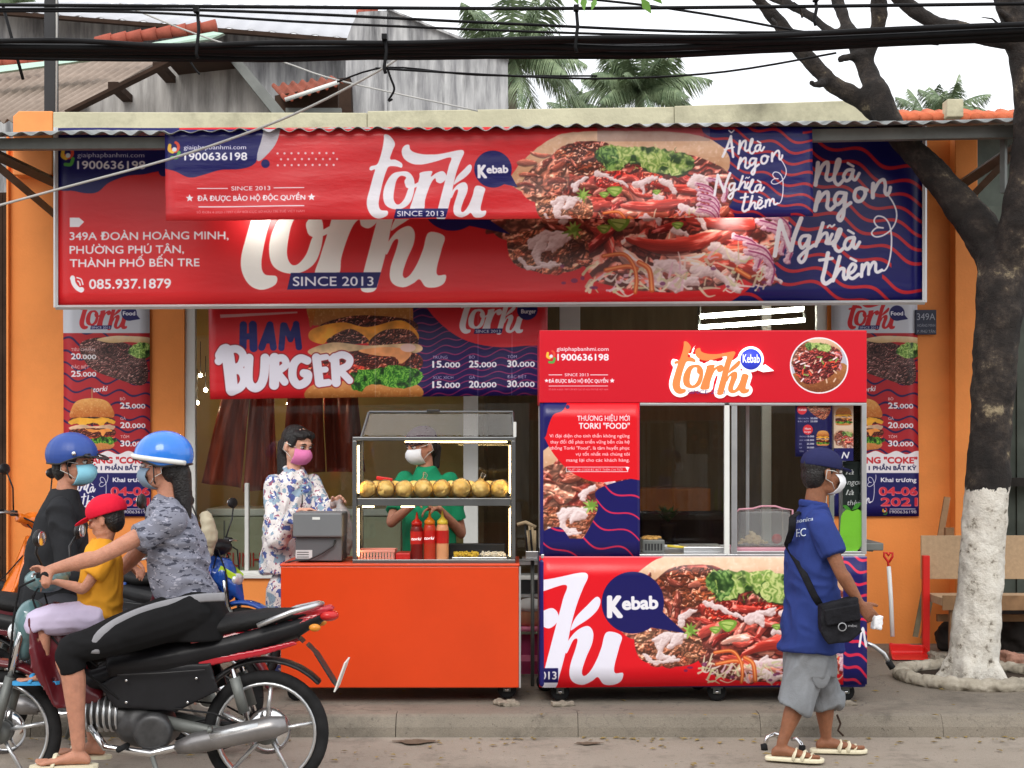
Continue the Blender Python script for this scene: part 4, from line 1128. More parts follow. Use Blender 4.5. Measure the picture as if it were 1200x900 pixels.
# hanging dark red sheets behind the glass
m_hide = mat('glossy_dark_red_hide', H_('7c3430'), .30, var=.3, scale=4, col2=H_('c8604a'), bump=.2, bscale=6, streak=True)
def hide(tl, tr_, br, bl, d, label, ph):
    def wr(u, v): return .07 * math.sin(u * 7 + ph) * (.3 + v) + .018 * math.sin(u * 17 + ph * 2 + v * 2) + .02 * math.sin(v * 5)
    sheet('hanging_sheet', m_hide, [P(*tl, d), P(*tr_, d), P(*br, d), P(*bl, d)], 28, 14, wr, .008, label=label, cat='hanging', group='dark red sheets hanging behind the window')
hide((263, 455), (294, 455), (283, 572), (236, 566), 11.70, 'dark red glossy sheet behind the window, leftmost of four, widest at its bottom hem', 0)
hide((295, 455), (322, 455), (327, 574), (286, 576), 11.74, 'dark red glossy sheet behind the window, second from the left, next to the woman', 1.4)
hide((338, 455), (378, 455), (381, 553), (331, 556), 11.78, 'dark red glossy sheet behind the window, third from the left, directly behind the woman', 2.2)
hide((379, 455), (418, 455), (427, 553), (383, 553), 11.82, 'dark red glossy sheet behind the window, rightmost of four, beside the glass food case', 3.1)

# freezer and shelving inside
fz = thing('chest_freezer', 'pale grey chest freezer with red lettering behind the left window', 'freezer', P(287, 720, 12.0))
fz.location.z = PAVE + .012
m_fz = mat('pale_green_grey_enamel', H_('aeb09a'), .4, var=.03)
MB().box(PX(243, 11.9), PX(470, 11.9), 11.9, 12.5, .16, PZ(605, 11.9)).build('cabinet', m_fz, fz, bevel=.012)
MB().box(PX(241, 11.88), PX(472, 11.88), 11.88, 12.52, PZ(604.5, 11.9), PZ(596, 11.9)).build('lid', mat('white_lid', (.66, .68, .66), .4, var=.03), fz, bevel=.01)
for k in range(4): MB().box(PX(262 + k * 52, 11.9), PX(264 + k * 52, 11.9), 11.894, 11.9, .3, PZ(610, 11.9)).build('trim', m_steel, fz)
def lettering(txt, p0, height, width, m, parent, name='lettering', d=.004, bold=0.02, normal_y=-1, shear=0):
    """cut-out letters on an upright face looking at the street: baseline-left corner p0"""
    co, e, tr = glyph_edges(txt, shear)
    x0, x1 = co[:, 0].min(), co[:, 0].max()
    sx, sz = width / (x1 - x0), height / .70
    vs_ = [(p0.x + (c[0] - x0) * sx, p0.y, p0.z + c[1] * sz) for c in co]
    return link(name, bpy_mesh(vs_, [tuple(int(q) for q in t) for t in tr]), m, parent)
def bpy_mesh(v, f):
    me = bpy.data.meshes.new('lettering'); me.from_pydata(v, [], f); me.update(); return me
lettering("SUNHOUSE", P(265, 664, 11.888), .115, PX(345, 11.888) - PX(265, 11.888), mat('red_letter_vinyl', H_('c23a30'), .5), fz)

# wooden back counter and potted plant in the dark right-hand room
t = thing('back_counter', 'dark timber counter with an orange-brown top deep inside the shop', 'counter', P(790, 700, 13.6)); t.location.z = PAVE + .012
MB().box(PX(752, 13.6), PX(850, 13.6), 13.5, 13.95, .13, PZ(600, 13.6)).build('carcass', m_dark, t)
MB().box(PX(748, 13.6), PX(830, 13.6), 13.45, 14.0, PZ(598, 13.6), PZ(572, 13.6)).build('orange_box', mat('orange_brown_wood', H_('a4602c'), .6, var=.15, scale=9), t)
t = thing('potted_plant', 'small dark leafy plant in a pot seen through the cart opening', 'plant', P(783, 625, 13.0)); 
mbp = MB()
for k in range(26):
    a = random.uniform(0, 6.28); l_ = random.uniform(.10, .22); e_ = random.uniform(.3, 1.3)
    b0 = P(783, 612, 13.0); tip = b0 + Vector((math.cos(a) * l_ * math.cos(e_), math.sin(a) * l_ * math.cos(e_), l_ * math.sin(e_)))
    md = (b0 + tip) / 2 + Vector((0, 0, .03)); s_ = Vector((-math.sin(a), math.cos(a), 0)) * .018
    mbp.add([b0, md + s_, tip, md - s_], [(0, 1, 2, 3)])
mbp.build('leaf_tuft', mat('dark_green_leaf', H_('3c5a2c'), .5, var=.3), t)
MB().lathe(P(783, 640, 13.0), [(.05, 0), (.075, .17), (.08, .2)], 16).build('pot', m_dark, t)
t = thing('pot_table', 'small dark table holding the potted plant inside the shop', 'table', P(783, 700, 13.0)); t.location.z = PAVE + .012
zt = PZ(640, 13.0)
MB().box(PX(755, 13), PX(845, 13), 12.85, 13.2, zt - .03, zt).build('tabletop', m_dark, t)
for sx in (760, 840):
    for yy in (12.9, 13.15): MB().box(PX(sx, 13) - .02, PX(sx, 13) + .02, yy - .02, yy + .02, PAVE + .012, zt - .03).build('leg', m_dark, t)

# ---- printed signs on the facade
A_ = art_long_banner(); m_long = art_mat('long_banner_print', A_, .32, .08)
lb = thing('long_banner', 'huge red and navy kebab banner with address and phone number above the shop windows', 'banner', P(575, 360, 10.2))
LB = [P(66, 150, 10.2), P(1083, 148, 10.2), P(1083, 354.5, 10.2), P(66, 360.5, 10.2)]
sheet('printed_sheet', m_long, LB, 60, 12, lambda u, v: .006 * math.sin(u * 40 + v * 3) + .01 * math.sin(u * 9) * math.sin(v * 3.1), .004, lb)
fr = MB()
m_frame = mat('pale_aluminium_frame', (.62, .63, .64), .4, metal=.4, var=.05)
for a, b in ((LB[3], LB[2]), (LB[0], LB[3]), (LB[1], LB[2])):
    fr = MB().tube([a + Vector((0, -.012, 0)), b + Vector((0, -.012, 0))], .016, 4, smooth=False); fr.build('frame_bar', m_frame, lb)
MB().slab([LB[0] + Vector((.02, .03, -.02)), LB[1] + Vector((-.02, .03, -.02)), LB[2] + Vector((-.02, .03, .02)), LB[3] + Vector((.02, .03, .02))], (0, .03, 0)).build('backing_panel', m_steel, lb)

m_poster = art_mat('menu_poster_print', art_poster(), .4, .05)
def poster(x0, label):
    c = lambda x, y: P(x, y, 11.375)
    sheet('menu_poster', m_poster, [c(x0, 345), c(x0 + 101, 345), c(x0 + 103, 605), c(x0 + 1, 605)], 8, 20, lambda u, v: .003 * math.sin(v * 14 + u * 3), .002, label=label, cat='poster', group='tall red menu posters on the orange wall')
poster(74, 'tall red menu poster on the orange wall behind the two motorbike riders')
poster(974, 'tall red menu poster on the orange wall between the kebab cart and the tree')
m_ham = art_mat('burger_banner_print', art_ham(), .3, .12)
sheet('burger_banner', m_ham, [P(244, 345, 10.6), P(642, 345, 10.6), P(641, 463, 10.6), P(246, 468, 10.6)], 40, 10, lambda u, v: .008 * math.sin(u * 26 + v * 4) * v + .004 * math.sin(u * 60), .002,
      label='red and purple banner reading HAM BURGER hung on the left window', cat='banner')
np_ = thing('number_plate', 'small dark blue house number plate on the orange wall under the long banner', 'house sign', P(1084, 378, 11.36))
MB().box(PX(1073, 11.36), PX(1097.5, 11.36), 11.365, 11.38, PZ(392, 11.36), PZ(363, 11.36)).build('plate', mat('dark_blue_enamel', H_('2a2f45'), .4), np_, bevel=.002)
m_pl = mat('pale_enamel', H_('9fa3b0'), .5)
for tx, y, h_, x0, x1 in (("349A", 375, .052, 1074.5, 1096), ("HOÀNG MINH", 383, .022, 1075, 1096), ("P. PHÚ TÂN", 390, .022, 1075, 1096)):
    lettering(tx, P(x0, y, 11.36), h_, PX(x1, 11.36) - PX(x0, 11.36), m_pl, np_)

# ================================================================== the awning
AD = 9.6
aw = thing('awning', 'corrugated metal awning on a grey steel beam across the whole shop front', 'awning', (0, AD, 3.6))
def roof_z(x, y):
    z0 = PZ(156.5, AD) + (x + 3.3) * .0125
    return z0 + (y - AD) * .212
xs = -3.75
widths = [1.55, 1.45, 1.6, 1.5, 1.45]
for k, wd in enumerate(widths):
    mbx = MB(); n = int(wd / .127 * 10); rows = [-.10 + random.uniform(-.03, .02), .3, .8, 1.3, 1.72]
    for ty in (0, 1):
        for yy in rows:
            for i in range(n + 1):
                x = xs - .04 + (wd + .08) * i / n
                jag = .012 * mnoise.noise(Vector((x * 7, k, 0))) if yy < 0 else 0
                mbx.v.append((x, AD + yy + jag * 2, roof_z(x, AD + yy) + .016 * math.sin(x * 2 * math.pi / .127 + 1.4 * mnoise.noise(Vector((x * 1.7, 0, k)))) * (.75 + .5 * mnoise.noise(Vector((x * 2.3, yy, 8)))) + .003 * (k % 2) + .022 * mnoise.noise(Vector((x * 1.1, yy, 3))) - ty * .004))
    R_ = len(rows); W_ = n + 1
    for j in range(R_ - 1):
        for i in range(n):
            a = j * W_ + i; mbx.f.append((a, a + 1, a + W_ + 1, a + W_)); b = a + R_ * W_; mbx.f.append((b, b + W_, b + W_ + 1, b + 1))
    for i in range(n): mbx.f.append((i, i + R_ * W_, i + 1 + R_ * W_, i + 1))
    mbx.sm = [True] * len(mbx.f)
    mbx.build('corrugated_sheet', m_galv, aw)
    xs += wd
def pz(x0, y0, x1, y1, x2, y2, x3, y3, d0, d1): return MB().prism([(PX(x0, d0), PZ(y0, d0)), (PX(x1, d0), PZ(y1, d0)), (PX(x2, d0), PZ(y2, d0)), (PX(x3, d0), PZ(y3, d0))], d0, d1)
pz(-30, 162, 560, 158, 560, 172, -30, 175, 9.64, 9.70).build('beam', m_steel, aw, bevel=.003)
pz(560.5, 158, 1240, 146, 1240, 160, 560.5, 172, 9.64, 9.70).build('beam', m_steel, aw, bevel=.003)
def arm(a, b, wd, name='arm'):
    a, b = Vector(a), Vector(b); MB().tube([a, b], wd, 4, smooth=False).build(name, m_steel, aw)
xl = X(62, 11.37)
arm((xl, 11.37, 3.66), (xl, 9.70, 3.60), .042)
arm((xl, 11.37, 3.42), (xl, 10.0, 3.56), .035, 'brace')
xr = X(1122, 11.37)
arm((xr, 11.26, 3.62), (xr, 9.70, 3.66), .045)
arm((xr + .0, 11.26, 3.45), (xr, 10.1, 3.62), .035, 'brace')
arm((PX(1176, 9.8), 9.8, 3.3), (PX(1176, 9.8), 9.8, 3.66), .025, 'hanger')

for px, lab in ((300, 'glow at the left of the long banner'), (866, 'glow at the right of the long banner')):
    t = thing('sign_lamp', 'small lamp behind the front banner making the ' + lab, 'lamp', P(px, 246, 9.95), 'lamps lighting the long banner')
    c = P(px, 247, 9.98)
    MB().box(c.x - .09, c.x + .09, c.y - .05, c.y - .01, c.z - .03, c.z + .03).build('housing', m_black, t)
    MB().box(c.x - .08, c.x + .08, c.y - .009, c.y - .004, c.z - .022, c.z + .022).build('lens', m_lamp, t)
    MB().tube([(c.x, c.y - .03, c.z + .03), (c.x, c.y - .03, 3.72)], .008, 6).build('stem', m_steel, t)

m_short = art_mat('short_banner_print', art_short_banner(), .30, .15)
sheet('short_banner', m_short, [P(193, 152, 9.56), P(952, 149, 9.56), P(952, 254, 9.56), P(195, 259, 9.56)], 60, 12,
      lambda u, v: .012 * v * math.sin(u * 31 + v * 2) + .02 * v * math.sin(u * 7) + .004 * math.sin(v * 22 + u * 9), .002, label='shorter red kebab banner hung in front from the awning edge', cat='banner')

# ================================================================== neighbours on both sides
t = thing('left_neighbour', 'dark timber side of the neighbouring building at the far left edge', 'building', P(-20, 700, 11.6)); t.location.z = PAVE
for k in range(-22, 5):
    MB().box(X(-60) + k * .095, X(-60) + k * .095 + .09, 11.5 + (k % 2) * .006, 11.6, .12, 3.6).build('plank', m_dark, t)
t = thing('right_neighbour', 'dim grey green metal clad building behind the tree at the right edge', 'building', P(1200, 700, 12.2)); t.location.z = PAVE
m_dim = mat('dim_green_grey_sheet', H_('4c524c'), .7, var=.2, scale=4, dirt=.5); m_dim2 = mat('dim_dark_boards', H_('2c2a28'), .8, var=.3)
for k in range(34):
    MB().box(PX(1141, 12.2) + k * .17, PX(1141, 12.2) + k * .17 + .165, 12.15 + (k % 2) * .02, 12.3, .12, 3.6).build('panel', m_dim if k < 4 else m_dim2, t)
MB().box(PX(1140, 11.9), PX(1143, 11.9), 11.85, 11.95, PZ(580, 11.9), PZ(345, 11.9)).build('post', m_white, t)
MB().box(PX(1141, 12), PX(1300, 12), 12.0, 12.1, PZ(570, 12), PZ(560, 12)).build('rail', m_dim2, t)
t = thing('far_right_roof', 'bright white sheet roof seen under the awning at the right edge', 'roof', P(1200, 190, 12.9))
for k in range(5):
    MB().slab([P(1176 + k * 14, 160, 13.6), P(1189.5 + k * 14, 160, 13.6), P(1191.5 + k * 14, 186 + k * 3, 12.8), P(1178 + k * 14, 184 + k * 3, 12.8)], (0, 0, .02)).build('roof_sheet', m_rooflt, t)
t = thing('tiled_roof', 'row of orange clay roof tiles above the awning right of the tree limb', 'roof', P(1130, 140, 12.4))
for k in range(13):
    x = PX(1052, 12.4) + k * .105
    MB().tube([(x, 12.3, PZ(141, 12.4)), (x + .01, 12.7, PZ(127 + (k % 3), 12.4) + .03)], .055, 10, flat=.7).build('tile', m_tileo, t)
MB().box(PX(1104, 12.35), PX(1123, 12.35), 12.2, 12.35, PZ(140, 12.3), PZ(119, 12.3)).build('vent_block', m_cream, t, bevel=.01)
MB().box(PX(1050, 12.35), PX(1230, 12.35), 12.75, 12.9, 3.0, PZ(137, 12.5)).build('gable', m_dim, t)

# ================================================================== houses behind
def corrug(name, quad, period, amp, m, parent, nrow=4, thick=.012):
    a, b, c, d = [Vector(p) for p in quad]      # a-b top edge, d-c bottom edge; waves run down
    n = max(4, int((b - a).length / period) * 8)
    nrm = (b - a).cross(d - a).normalized()
    if nrm.z < 0: nrm = -nrm
    mb = MB()
    for ty in (0, 1):
        for j in range(nrow + 1):
            for i in range(n + 1):
                u, v = i / n, j / nrow
                p = (a * (1 - u) + b * u) * (1 - v) + (d * (1 - u) + c * u) * v
                mb.v.append(tuple(p + nrm * (amp * math.sin(u * (b - a).length / period * 2 * math.pi) - ty * thick)))
    W_ = n + 1; N0 = W_ * (nrow + 1)
    for j in range(nrow):
        for i in range(n):
            q = j * W_ + i; mb.f.append((q, q + 1, q + W_ + 1, q + W_)); q += N0; mb.f.append((q, q + W_, q + W_ + 1, q + 1))
    for i in range(n):
        q = nrow * W_ + i; mb.f.append((q, q + 1, q + 1 + N0, q + N0))
    mb.sm = [True] * len(mb.f)
    return mb.build(name, m, parent)
h1 = thing('gable_house', 'old plastered gable house with brown corrugated roof and red ridge tiles at upper left', 'house', P(230, 300, 13.6)); h1.location.z = PAVE
MB().prism([(PX(a, 13.6), PZ(b, 13.6)) for a, b in ((60, 137), (190, 78), (265, 60), (338, 140), (338, 240), (60, 240))], 13.6, 13.8).build('gable_wall', m_plaster, h1)
MB().box(PX(60, 13.6), PX(338, 13.6), 13.62, 16.4, .1, 3.7).build('wall', m_plaster, h1)
corrug('roof', [P(-60, 74, 17.0), P(197, 66, 16.2), P(72, 134, 12.9), P(-160, 158, 13.4)], .12, .018, m_roofbr, h1)
MB().slab([P(262, 62, 13.3), P(274, 60, 13.3), P(336, 134, 13.3), P(320, 134, 13.3)], (0, .9, 0)).build('roof_slope', m_steel, h1)
MB().slab([P(196, 66, 13.1), P(268, 58, 13.1), P(268, 63, 13.1), P(194, 71, 13.1)], (0, .6, .0)).build('bargeboard', m_dark, h1)
MB().slab([P(194, 70, 13.0), P(199, 72, 13.0), P(76, 133, 13.0), P(68, 133, 13.0)], (0, .12, 0)).build('bargeboard', m_dark, h1)
for a, b in ((188, 80), (136, 103)):
    MB().box(PX(a - 6, 13.2), PX(a + 6, 13.2), 13.1, 13.6, PZ(b + 4, 13.2), PZ(b - 4, 13.2)).build('purlin', m_dark, h1)
m_flash = mat('pale_green_flashing', H_('a9c4b4'), .6, var=.08)
MB().slab([P(178, 50, 15), P(250, 37, 15), P(262, 39, 14.8), P(246, 46, 14.8), P(180, 54, 14.8)], (0, .1, .01)).build('flashing', m_flash, h1)
MB().slab([P(-20, 79, 14.6), P(110, 66, 14.6), P(112, 69, 14.4), P(-20, 87, 14.4)], (0, .1, .01)).build('flashing', m_flash, h1)
for k in range(8):
    x0 = 112 + k * 17.5; y0 = 49 - k * 2.3
    MB().tube([P(x0, y0, 15.2), P(x0 + 19, y0 - 3, 15.2)], [.052, .068], 10).build('ridge_tile', m_tile, h1)
for k in range(4):
    MB().tube([P(-12 + k * 15, 72 + 3 - k, 15.4), P(4 + k * 15, 71 + 3 - k, 15.4)], [.05, .06], 10).build('ridge_tile', m_tile, h1)

h2 = thing('long_roof_house', 'long building with a pale sloping sheet roof behind the gable house', 'house', P(200, 300, 18)); h2.location.z = PAVE
MB().prism([(PX(a, 18.2), PZ(b, 18.2)) for a, b in ((-40, 12), (0, 14), (210, 30), (430, 50), (430, 300), (-40, 300))], 18.2, 18.5).build('wall', m_conc, h2)
corrug('roof', [P(60, 2, 22), P(424, 8, 22), P(424, 46, 17.6), P(-40, 9, 17.6)], .25, .02, m_rooflt, h2)
MB().slab([P(-40, 9, 17.55), P(424, 46, 17.55), P(424, 51, 17.55), P(-40, 13, 17.55)], (0, .08, 0)).build('eave_board', m_dark, h2)
t = thing('rusty_lean_to', 'small rusty corrugated lean-to roof left of the concrete building', 'shed', P(358, 130, 15.0))
corrug('roof', [P(318, 100, 15.4), P(392, 90, 15.4), P(402, 96, 14.2), P(334, 118, 14.2)], .10, .02, m_rust, t)
MB().slab([P(322, 112, 14.6), P(396, 98, 14.6), P(396, 135, 14.6), P(322, 135, 14.6)], (0, .1, 0)).build('wall', m_dark, t)
MB().box(PX(335, 14.4), PX(400, 14.4), 14.38, 14.44, PZ(132, 14.4), PZ(127, 14.4)).build('rail', m_steel, t)
MB().tube([P(334, 117, 14.15), P(397, 96, 14.15)], .02, 6).build('gutter', m_white, t)
h3 = thing('concrete_block_house', 'bare stained concrete building with a sloping top in the middle behind the shop', 'building', P(500, 300, 16)); h3.location.z = PAVE
MB().prism([(PX(a, 16), PZ(b, 16)) for a, b in ((412, 30), (420, 14), (455, 12), (498, 30), (535, 46), (595, 68), (595, 300), (405, 300), (405, 50))], 16, 20).build('wall', m_conc, h3)
MB().prism([(PX(a, 15.95), PZ(b, 15.95)) for a, b in ((453, 11), (458, 11), (596, 66), (596, 70))], 15.93, 16.1).build('coping', m_conc, h3)
MB().box(PX(450, 15.9), PX(453, 15.9), 15.95, 16.0, PZ(150, 15.95), PZ(14, 15.95)).build('pipe', m_conc, h3)
for k in range(3): MB().tube([P(418 + k * 8, 16 - k, 16.2), P(427 + k * 8, 14.5 - k, 16.2)], [.04, .05], 8).build('ridge_tile', m_tile, h3)
MB().slab([P(397, 92, 15.8), P(410, 90, 15.8), P(412, 135, 15.8), P(397, 135, 15.8)], (0, .2, 0)).build('side_wall', m_dark, h3)

# ================================================================== palms
m_frond = mat('palm_frond', H_('465c40'), .6, var=.4, scale=3, col2=H_('92a27e'))
m_ptrunk = mat('palm_trunk', H_('7a7064'), .9, var=.2, scale=8)
def palm(cx, cy, d, rad, n, label, seed, lo=-.5):
    rs = random.Random(seed); c = P(cx, cy, d)
    t = thing('palm_tree', label, 'palm tree', (c.x, c.y, 0), 'palm trees behind the shop')
    for k in range(n):
        a = k * 2.39996 + rs.uniform(-.2, .2); el = lo + (1.45 - lo) * (1 - (k / n) ** .9) * rs.uniform(.8, 1.0)
        L = rad * rs.uniform(.85, 1.1); mb = MB(); pts = []
        for i in range(13):
            s_ = i / 12; r = L * s_ * math.cos(el) * (1 - .08 * s_); z = L * s_ * math.sin(el) - L * .42 * s_ * s_ * (1.05 - .35 * math.sin(max(el, 0)))
            pts.append(c + Vector((math.cos(a) * r, math.sin(a) * r, z)))
        mb.tube(pts, .03, 4, r2=.006, smooth=False)
        for i in range(3, 84):
            s_ = i / 84 * 12; i0 = min(int(s_), 11); p = pts[i0].lerp(pts[i0 + 1], s_ - i0); tg = (pts[i0 + 1] - pts[i0]).normalized()
            side = tg.cross(Vector((0, 0, 1)))
            side = side.normalized() if side.length > .05 else Vector((-math.sin(a), math.cos(a), 0))
            ll = rad * .36 * math.sin(math.pi * min(.97, .12 + .85 * i / 84)) * rs.uniform(.8, 1.1)
            for sg in (-1, 1):
                dr = (side * sg * .7 + tg * .6 + Vector((0, 0, -.75 + rs.uniform(-.3, .25)))).normalized()
                mid = p + dr * ll * .5 + Vector((0, 0, .04 * rad * .2)); tip = p + dr * ll + Vector((0, 0, -.12 * ll)); wd = tg * .0065 * rad
                mb.add([p - wd, p + wd, mid + wd, mid - wd], [(0, 1, 2, 3)]); mb.add([mid - wd, mid + wd, tip], [(0, 1, 2)])
        mb.build('frond', m_frond, t)
    MB().tube([(c.x + .3, c.y, 0), (c.x + .1, c.y, c.z * .5), (c.x, c.y, c.z)], .16, 10, r2=.11).build('trunk', m_ptrunk, t)
palm(600, 64, 40, 2.7, 26, 'tall palm crown directly right of the concrete building', 3)
palm(750, 108, 42, 2.3, 24, 'dense palm crown in the middle of the sky gap', 8, lo=-.1)
palm(672, 134, 46, 1.2, 12, 'low palm crown between the two larger palms', 12, lo=-.3)
palm(1085, 137, 60, 1.9, 16, 'distant small palm top above the orange tiles, left of the pair', 15)
palm(1112, 132, 55, 1.9, 18, 'distant palm top above the orange tiles, right of the pair', 17)
palm(20, 4, 45, 1.1, 12, 'palm crown peeking over the roofs at the top left corner', 19)

# ================================================================== organic surfaces (remeshed)
def organic(mb, voxel=.01, smooth=3, noise_amp=0.0, noise_scale=10.0, fn=None):
    me = mb.mesh('organic')
    o = bpy.data.objects.new('organic', me); COL.objects.link(o)
    r = o.modifiers.new('r', 'REMESH'); r.mode = 'VOXEL'; r.voxel_size = voxel; r.use_smooth_shade = True
    if smooth:
        s = o.modifiers.new('s', 'SMOOTH'); s.factor = .5; s.iterations = smooth
    dg = bpy.context.evaluated_depsgraph_get(); dg.update()
    out = bpy.data.meshes.new_from_object(o.evaluated_get(dg))
    bpy.data.objects.remove(o); bpy.data.meshes.remove(me)
    if noise_amp or fn:
        n = len(out.vertices); co = np.zeros(n * 3); no = np.zeros(n * 3)
        out.vertices.foreach_get('co', co); out.vertices.foreach_get('normal', no)
        co, no = co.reshape(-1, 3), no.reshape(-1, 3)
        if fn: co = fn(co, no)
        else:
            dsp = np.array([mnoise.fractal(Vector(c) * noise_scale, 1.0, 2.0, 3) for c in co]) * noise_amp
            co = co + no * dsp[:, None]
        out.vertices.foreach_set('co', co.ravel()); out.update()
    out.polygons.foreach_set('use_smooth', [True] * len(out.polygons))
    return out

# ================================================================== the street tree
def bark_mat():
    m = bpy.data.materials.new('bark_with_lime_wash'); m.use_nodes = True
    nt = m.node_tree; n, l = nt.nodes, nt.links; b = n['Principled BSDF']; b.inputs['Roughness'].default_value = .92
    tc = n.new('ShaderNodeTexCoord'); sp = n.new('ShaderNodeSeparateXYZ'); l.new(tc.outputs['Object'], sp.inputs[0])
    def noise(sc, det=8, ro=.65):
        k = n.new('ShaderNodeTexNoise'); k.inputs['Scale'].default_value = sc; k.inputs['Detail'].default_value = det; k.inputs['Roughness'].default_value = ro; l.new(tc.outputs['Object'], k.inputs['Vector']); return k.outputs['Fac']
    def ramp(src, st):
        r = n.new('ShaderNodeValToRGB'); cr = r.color_ramp
        while len(cr.elements) < len(st): cr.elements.new(.5)
        for e, (p, c) in zip(cr.elements, st): e.position = p; e.color = (*c, 1)
        l.new(src, r.inputs['Fac']); return r.outputs['Color']
    bark = ramp(noise(5, 12, .72), [(.3, H_('0f0d0c')), (.5, H_('28221f')), (.60, H_('443b34')), (.68, H_('9a8c70'))])
    wash = ramp(noise(13, 10, .72), [(.40, H_('e6e2d8')), (.57, H_('d6d0c4')), (.63, H_('9a9284')), (.68, H_('4a4138'))])
    low = n.new('ShaderNodeMath'); low.operation = 'MULTIPLY_ADD'; low.inputs[1].default_value = .20; l.new(noise(14), low.inputs[0]); l.new(sp.outputs['Z'], low.inputs[2])
    lt_ = n.new('ShaderNodeMath'); lt_.operation = 'LESS_THAN'; lt_.inputs[1].default_value = PZ(573, 9.6) + .10; l.new(low.outputs[0], lt_.inputs[0])
    mx = n.new('ShaderNodeMixRGB'); l.new(lt_.outputs[0], mx.inputs['Fac']); l.new(bark, mx.inputs['Color1']); l.new(wash, mx.inputs['Color2'])
    l.new(mx.outputs['Color'], b.inputs['Base Color'])
    bp = n.new('ShaderNodeBump'); bp.inputs['Strength'].default_value = .9; bp.inputs['Distance'].default_value = .03
    l.new(noise(22, 10, .7), bp.inputs['Height']); l.new(bp.outputs['Normal'], b.inputs['Normal'])
    return m
m_bark = bark_mat()
def path(pts): # (px, py, depth, radius in photo px)
    P_ = [P(a, b, d) for a, b, d, r in pts]; Rr = [r * d / F for a, b, d, r in pts]
    q = catmull([tuple(p) + (r,) for p, r in zip(P_, Rr)], False, 4)
    return [Vector(v[:3]) for v in q], [max(.008, v[3]) for v in q]
tr_ = thing('street_tree', 'street tree with lime washed lower trunk and bare dark limbs at the right', 'tree', P(1140, 795, 9.6)); tr_.location.z = PAVE
mb = MB()
LIMBS = [
 [(1137,812,9.6,35),(1139,790,9.6,31),(1144,740,9.6,28),(1149,680,9.6,26.5),(1155,600,9.6,25),(1160,520,9.6,25),(1165,440,9.6,25.5),(1170,380,9.6,27),(1176,330,9.62,30),(1180,290,9.65,30)],
 [(1176,340,9.62,24),(1163,292,9.7,24),(1128,245,9.82,20),(1094,202,9.88,17),(1060,168,9.92,15),(1040,142,9.94,15),(1028,112,9.96,15),(1018,85,10.05,12),(1010,60,10.05,12)],
 [(1040,140,10.05,15),(1010,118,10.0,12),(975,98,9.95,10),(950,72,9.9,9),(925,42,9.85,9),(898,10,9.8,8),(875,-20,9.7,7),(840,-75,9.6,5),(815,-150,9.5,2.5)],
 [(1012,70,10.05,10),(1000,45,10.1,9),(988,20,10.2,8),(978,-15,10.3,8),(960,-80,10.4,6),(955,-160,10.5,3)],
 [(1014,70,10.05,11),(1026,40,10.0,9),(1030,15,9.95,9),(1029,-20,9.9,8),(1040,-90,9.8,6),(1035,-170,9.7,3)],
 [(1002,50,10.1,7),(975,38,10.2,6.5),(952,20,10.3,6),(925,5,10.4,5),(900,-5,10.5,5)],
 [(1180,330,9.62,24),(1195,260,9.5,24),(1208,180,9.45,22),(1210,100,9.4,21),(1198,45,9.4,20),(1186,10,9.4,17),(1178,-25,9.4,16),(1190,-90,9.3,12),(1180,-160,9.2,8),(1200,-230,9.1,3)],
 [(1200,50,9.4,12),(1165,43,9.35,11),(1125,36,9.3,11),(1098,28,9.3,9),(1072,12,9.3,8),(1050,-8,9.3,7),(1010,-50,9.2,4),(985,-90,9.1,2)],
 [(1190,30,9.4,7),(1176,17,9.3,5),(1170,12,9.25,4.5)],
 [(968,96,9.95,6),(957,99,9.8,4),(950,97,9.7,3)], [(974,92,9.95,4),(972,82,9.9,2.5)], [(1006,66,10.1,6),(990,68,10.0,3.5),(982,70,10,3)],
]
for L in LIMBS:
    a, r = path(L); mb.tube(a, r, 12)
for k in range(5):
    a = k * 1.3 + .4; b0 = P(1139, 780, 9.6)
    mb.tube([b0 + Vector((0, 0, .12)), b0 + Vector((.15 * math.cos(a), .15 * math.sin(a), -.02)), b0 + Vector((.22 * math.cos(a), .22 * math.sin(a), -.10))], [.11, .06, .03], 8)
def barkfn(co, no):
    out = co.copy()
    for i, c in enumerate(co):
        v = Vector(c); d_ = .012 * mnoise.fractal(v * 7, 1, 2, 3) + .016 * mnoise.noise(Vector((v.x * 4, v.y * 4, v.z * 2)))
        kn = mnoise.noise(v * 3.1 + Vector((4, 1, 7)))
        if kn > .45: d_ += (kn - .45) * .09
        out[i] = co[i] + no[i] * d_
    return out
link('trunk', organic(mb, .016, 2, fn=barkfn), m_bark, tr_)
# a few twigs and hanging leaves
m_leafg = mat('fresh_leaf', H_('5f8a36'), .5, var=.2)
tw = [((905,22),(912,38)),((940,20),(930,2)),((1172,30),(1150,20)),((1090,30),(1068,38))]
for (a, b) in tw:
    MB().tube([P(*a, 9.7), P((a[0] + b[0]) / 2 + 2, (a[1] + b[1]) / 2 - 3, 9.6), P(*b, 9.6)], .009, 5, r2=.003).build('twig', m_bark, tr_)
for cx, cy, a, ln in ((757, 6, 1.0, 12), (684, 3, 1.5, 10), (696, 4, 1.9, 9), (675, -2, 1.2, 8), (768, -4, .8, 12)):
    c = P(cx, cy, 8.3); l_ = ln * 8.3 / F; dx, dz = math.cos(a), -math.sin(a)
    MB().slab([c + Vector((-dx * l_, 0, -dz * l_)), c + Vector((dz * l_ * .4, .01, -dx * l_ * .4)), c + Vector((dx * l_, 0, dz * l_)), c + Vector((-dz * l_ * .4, -.01, dx * l_ * .4))], (0, .003, 0)).build('leaf', m_leafg, tr_)
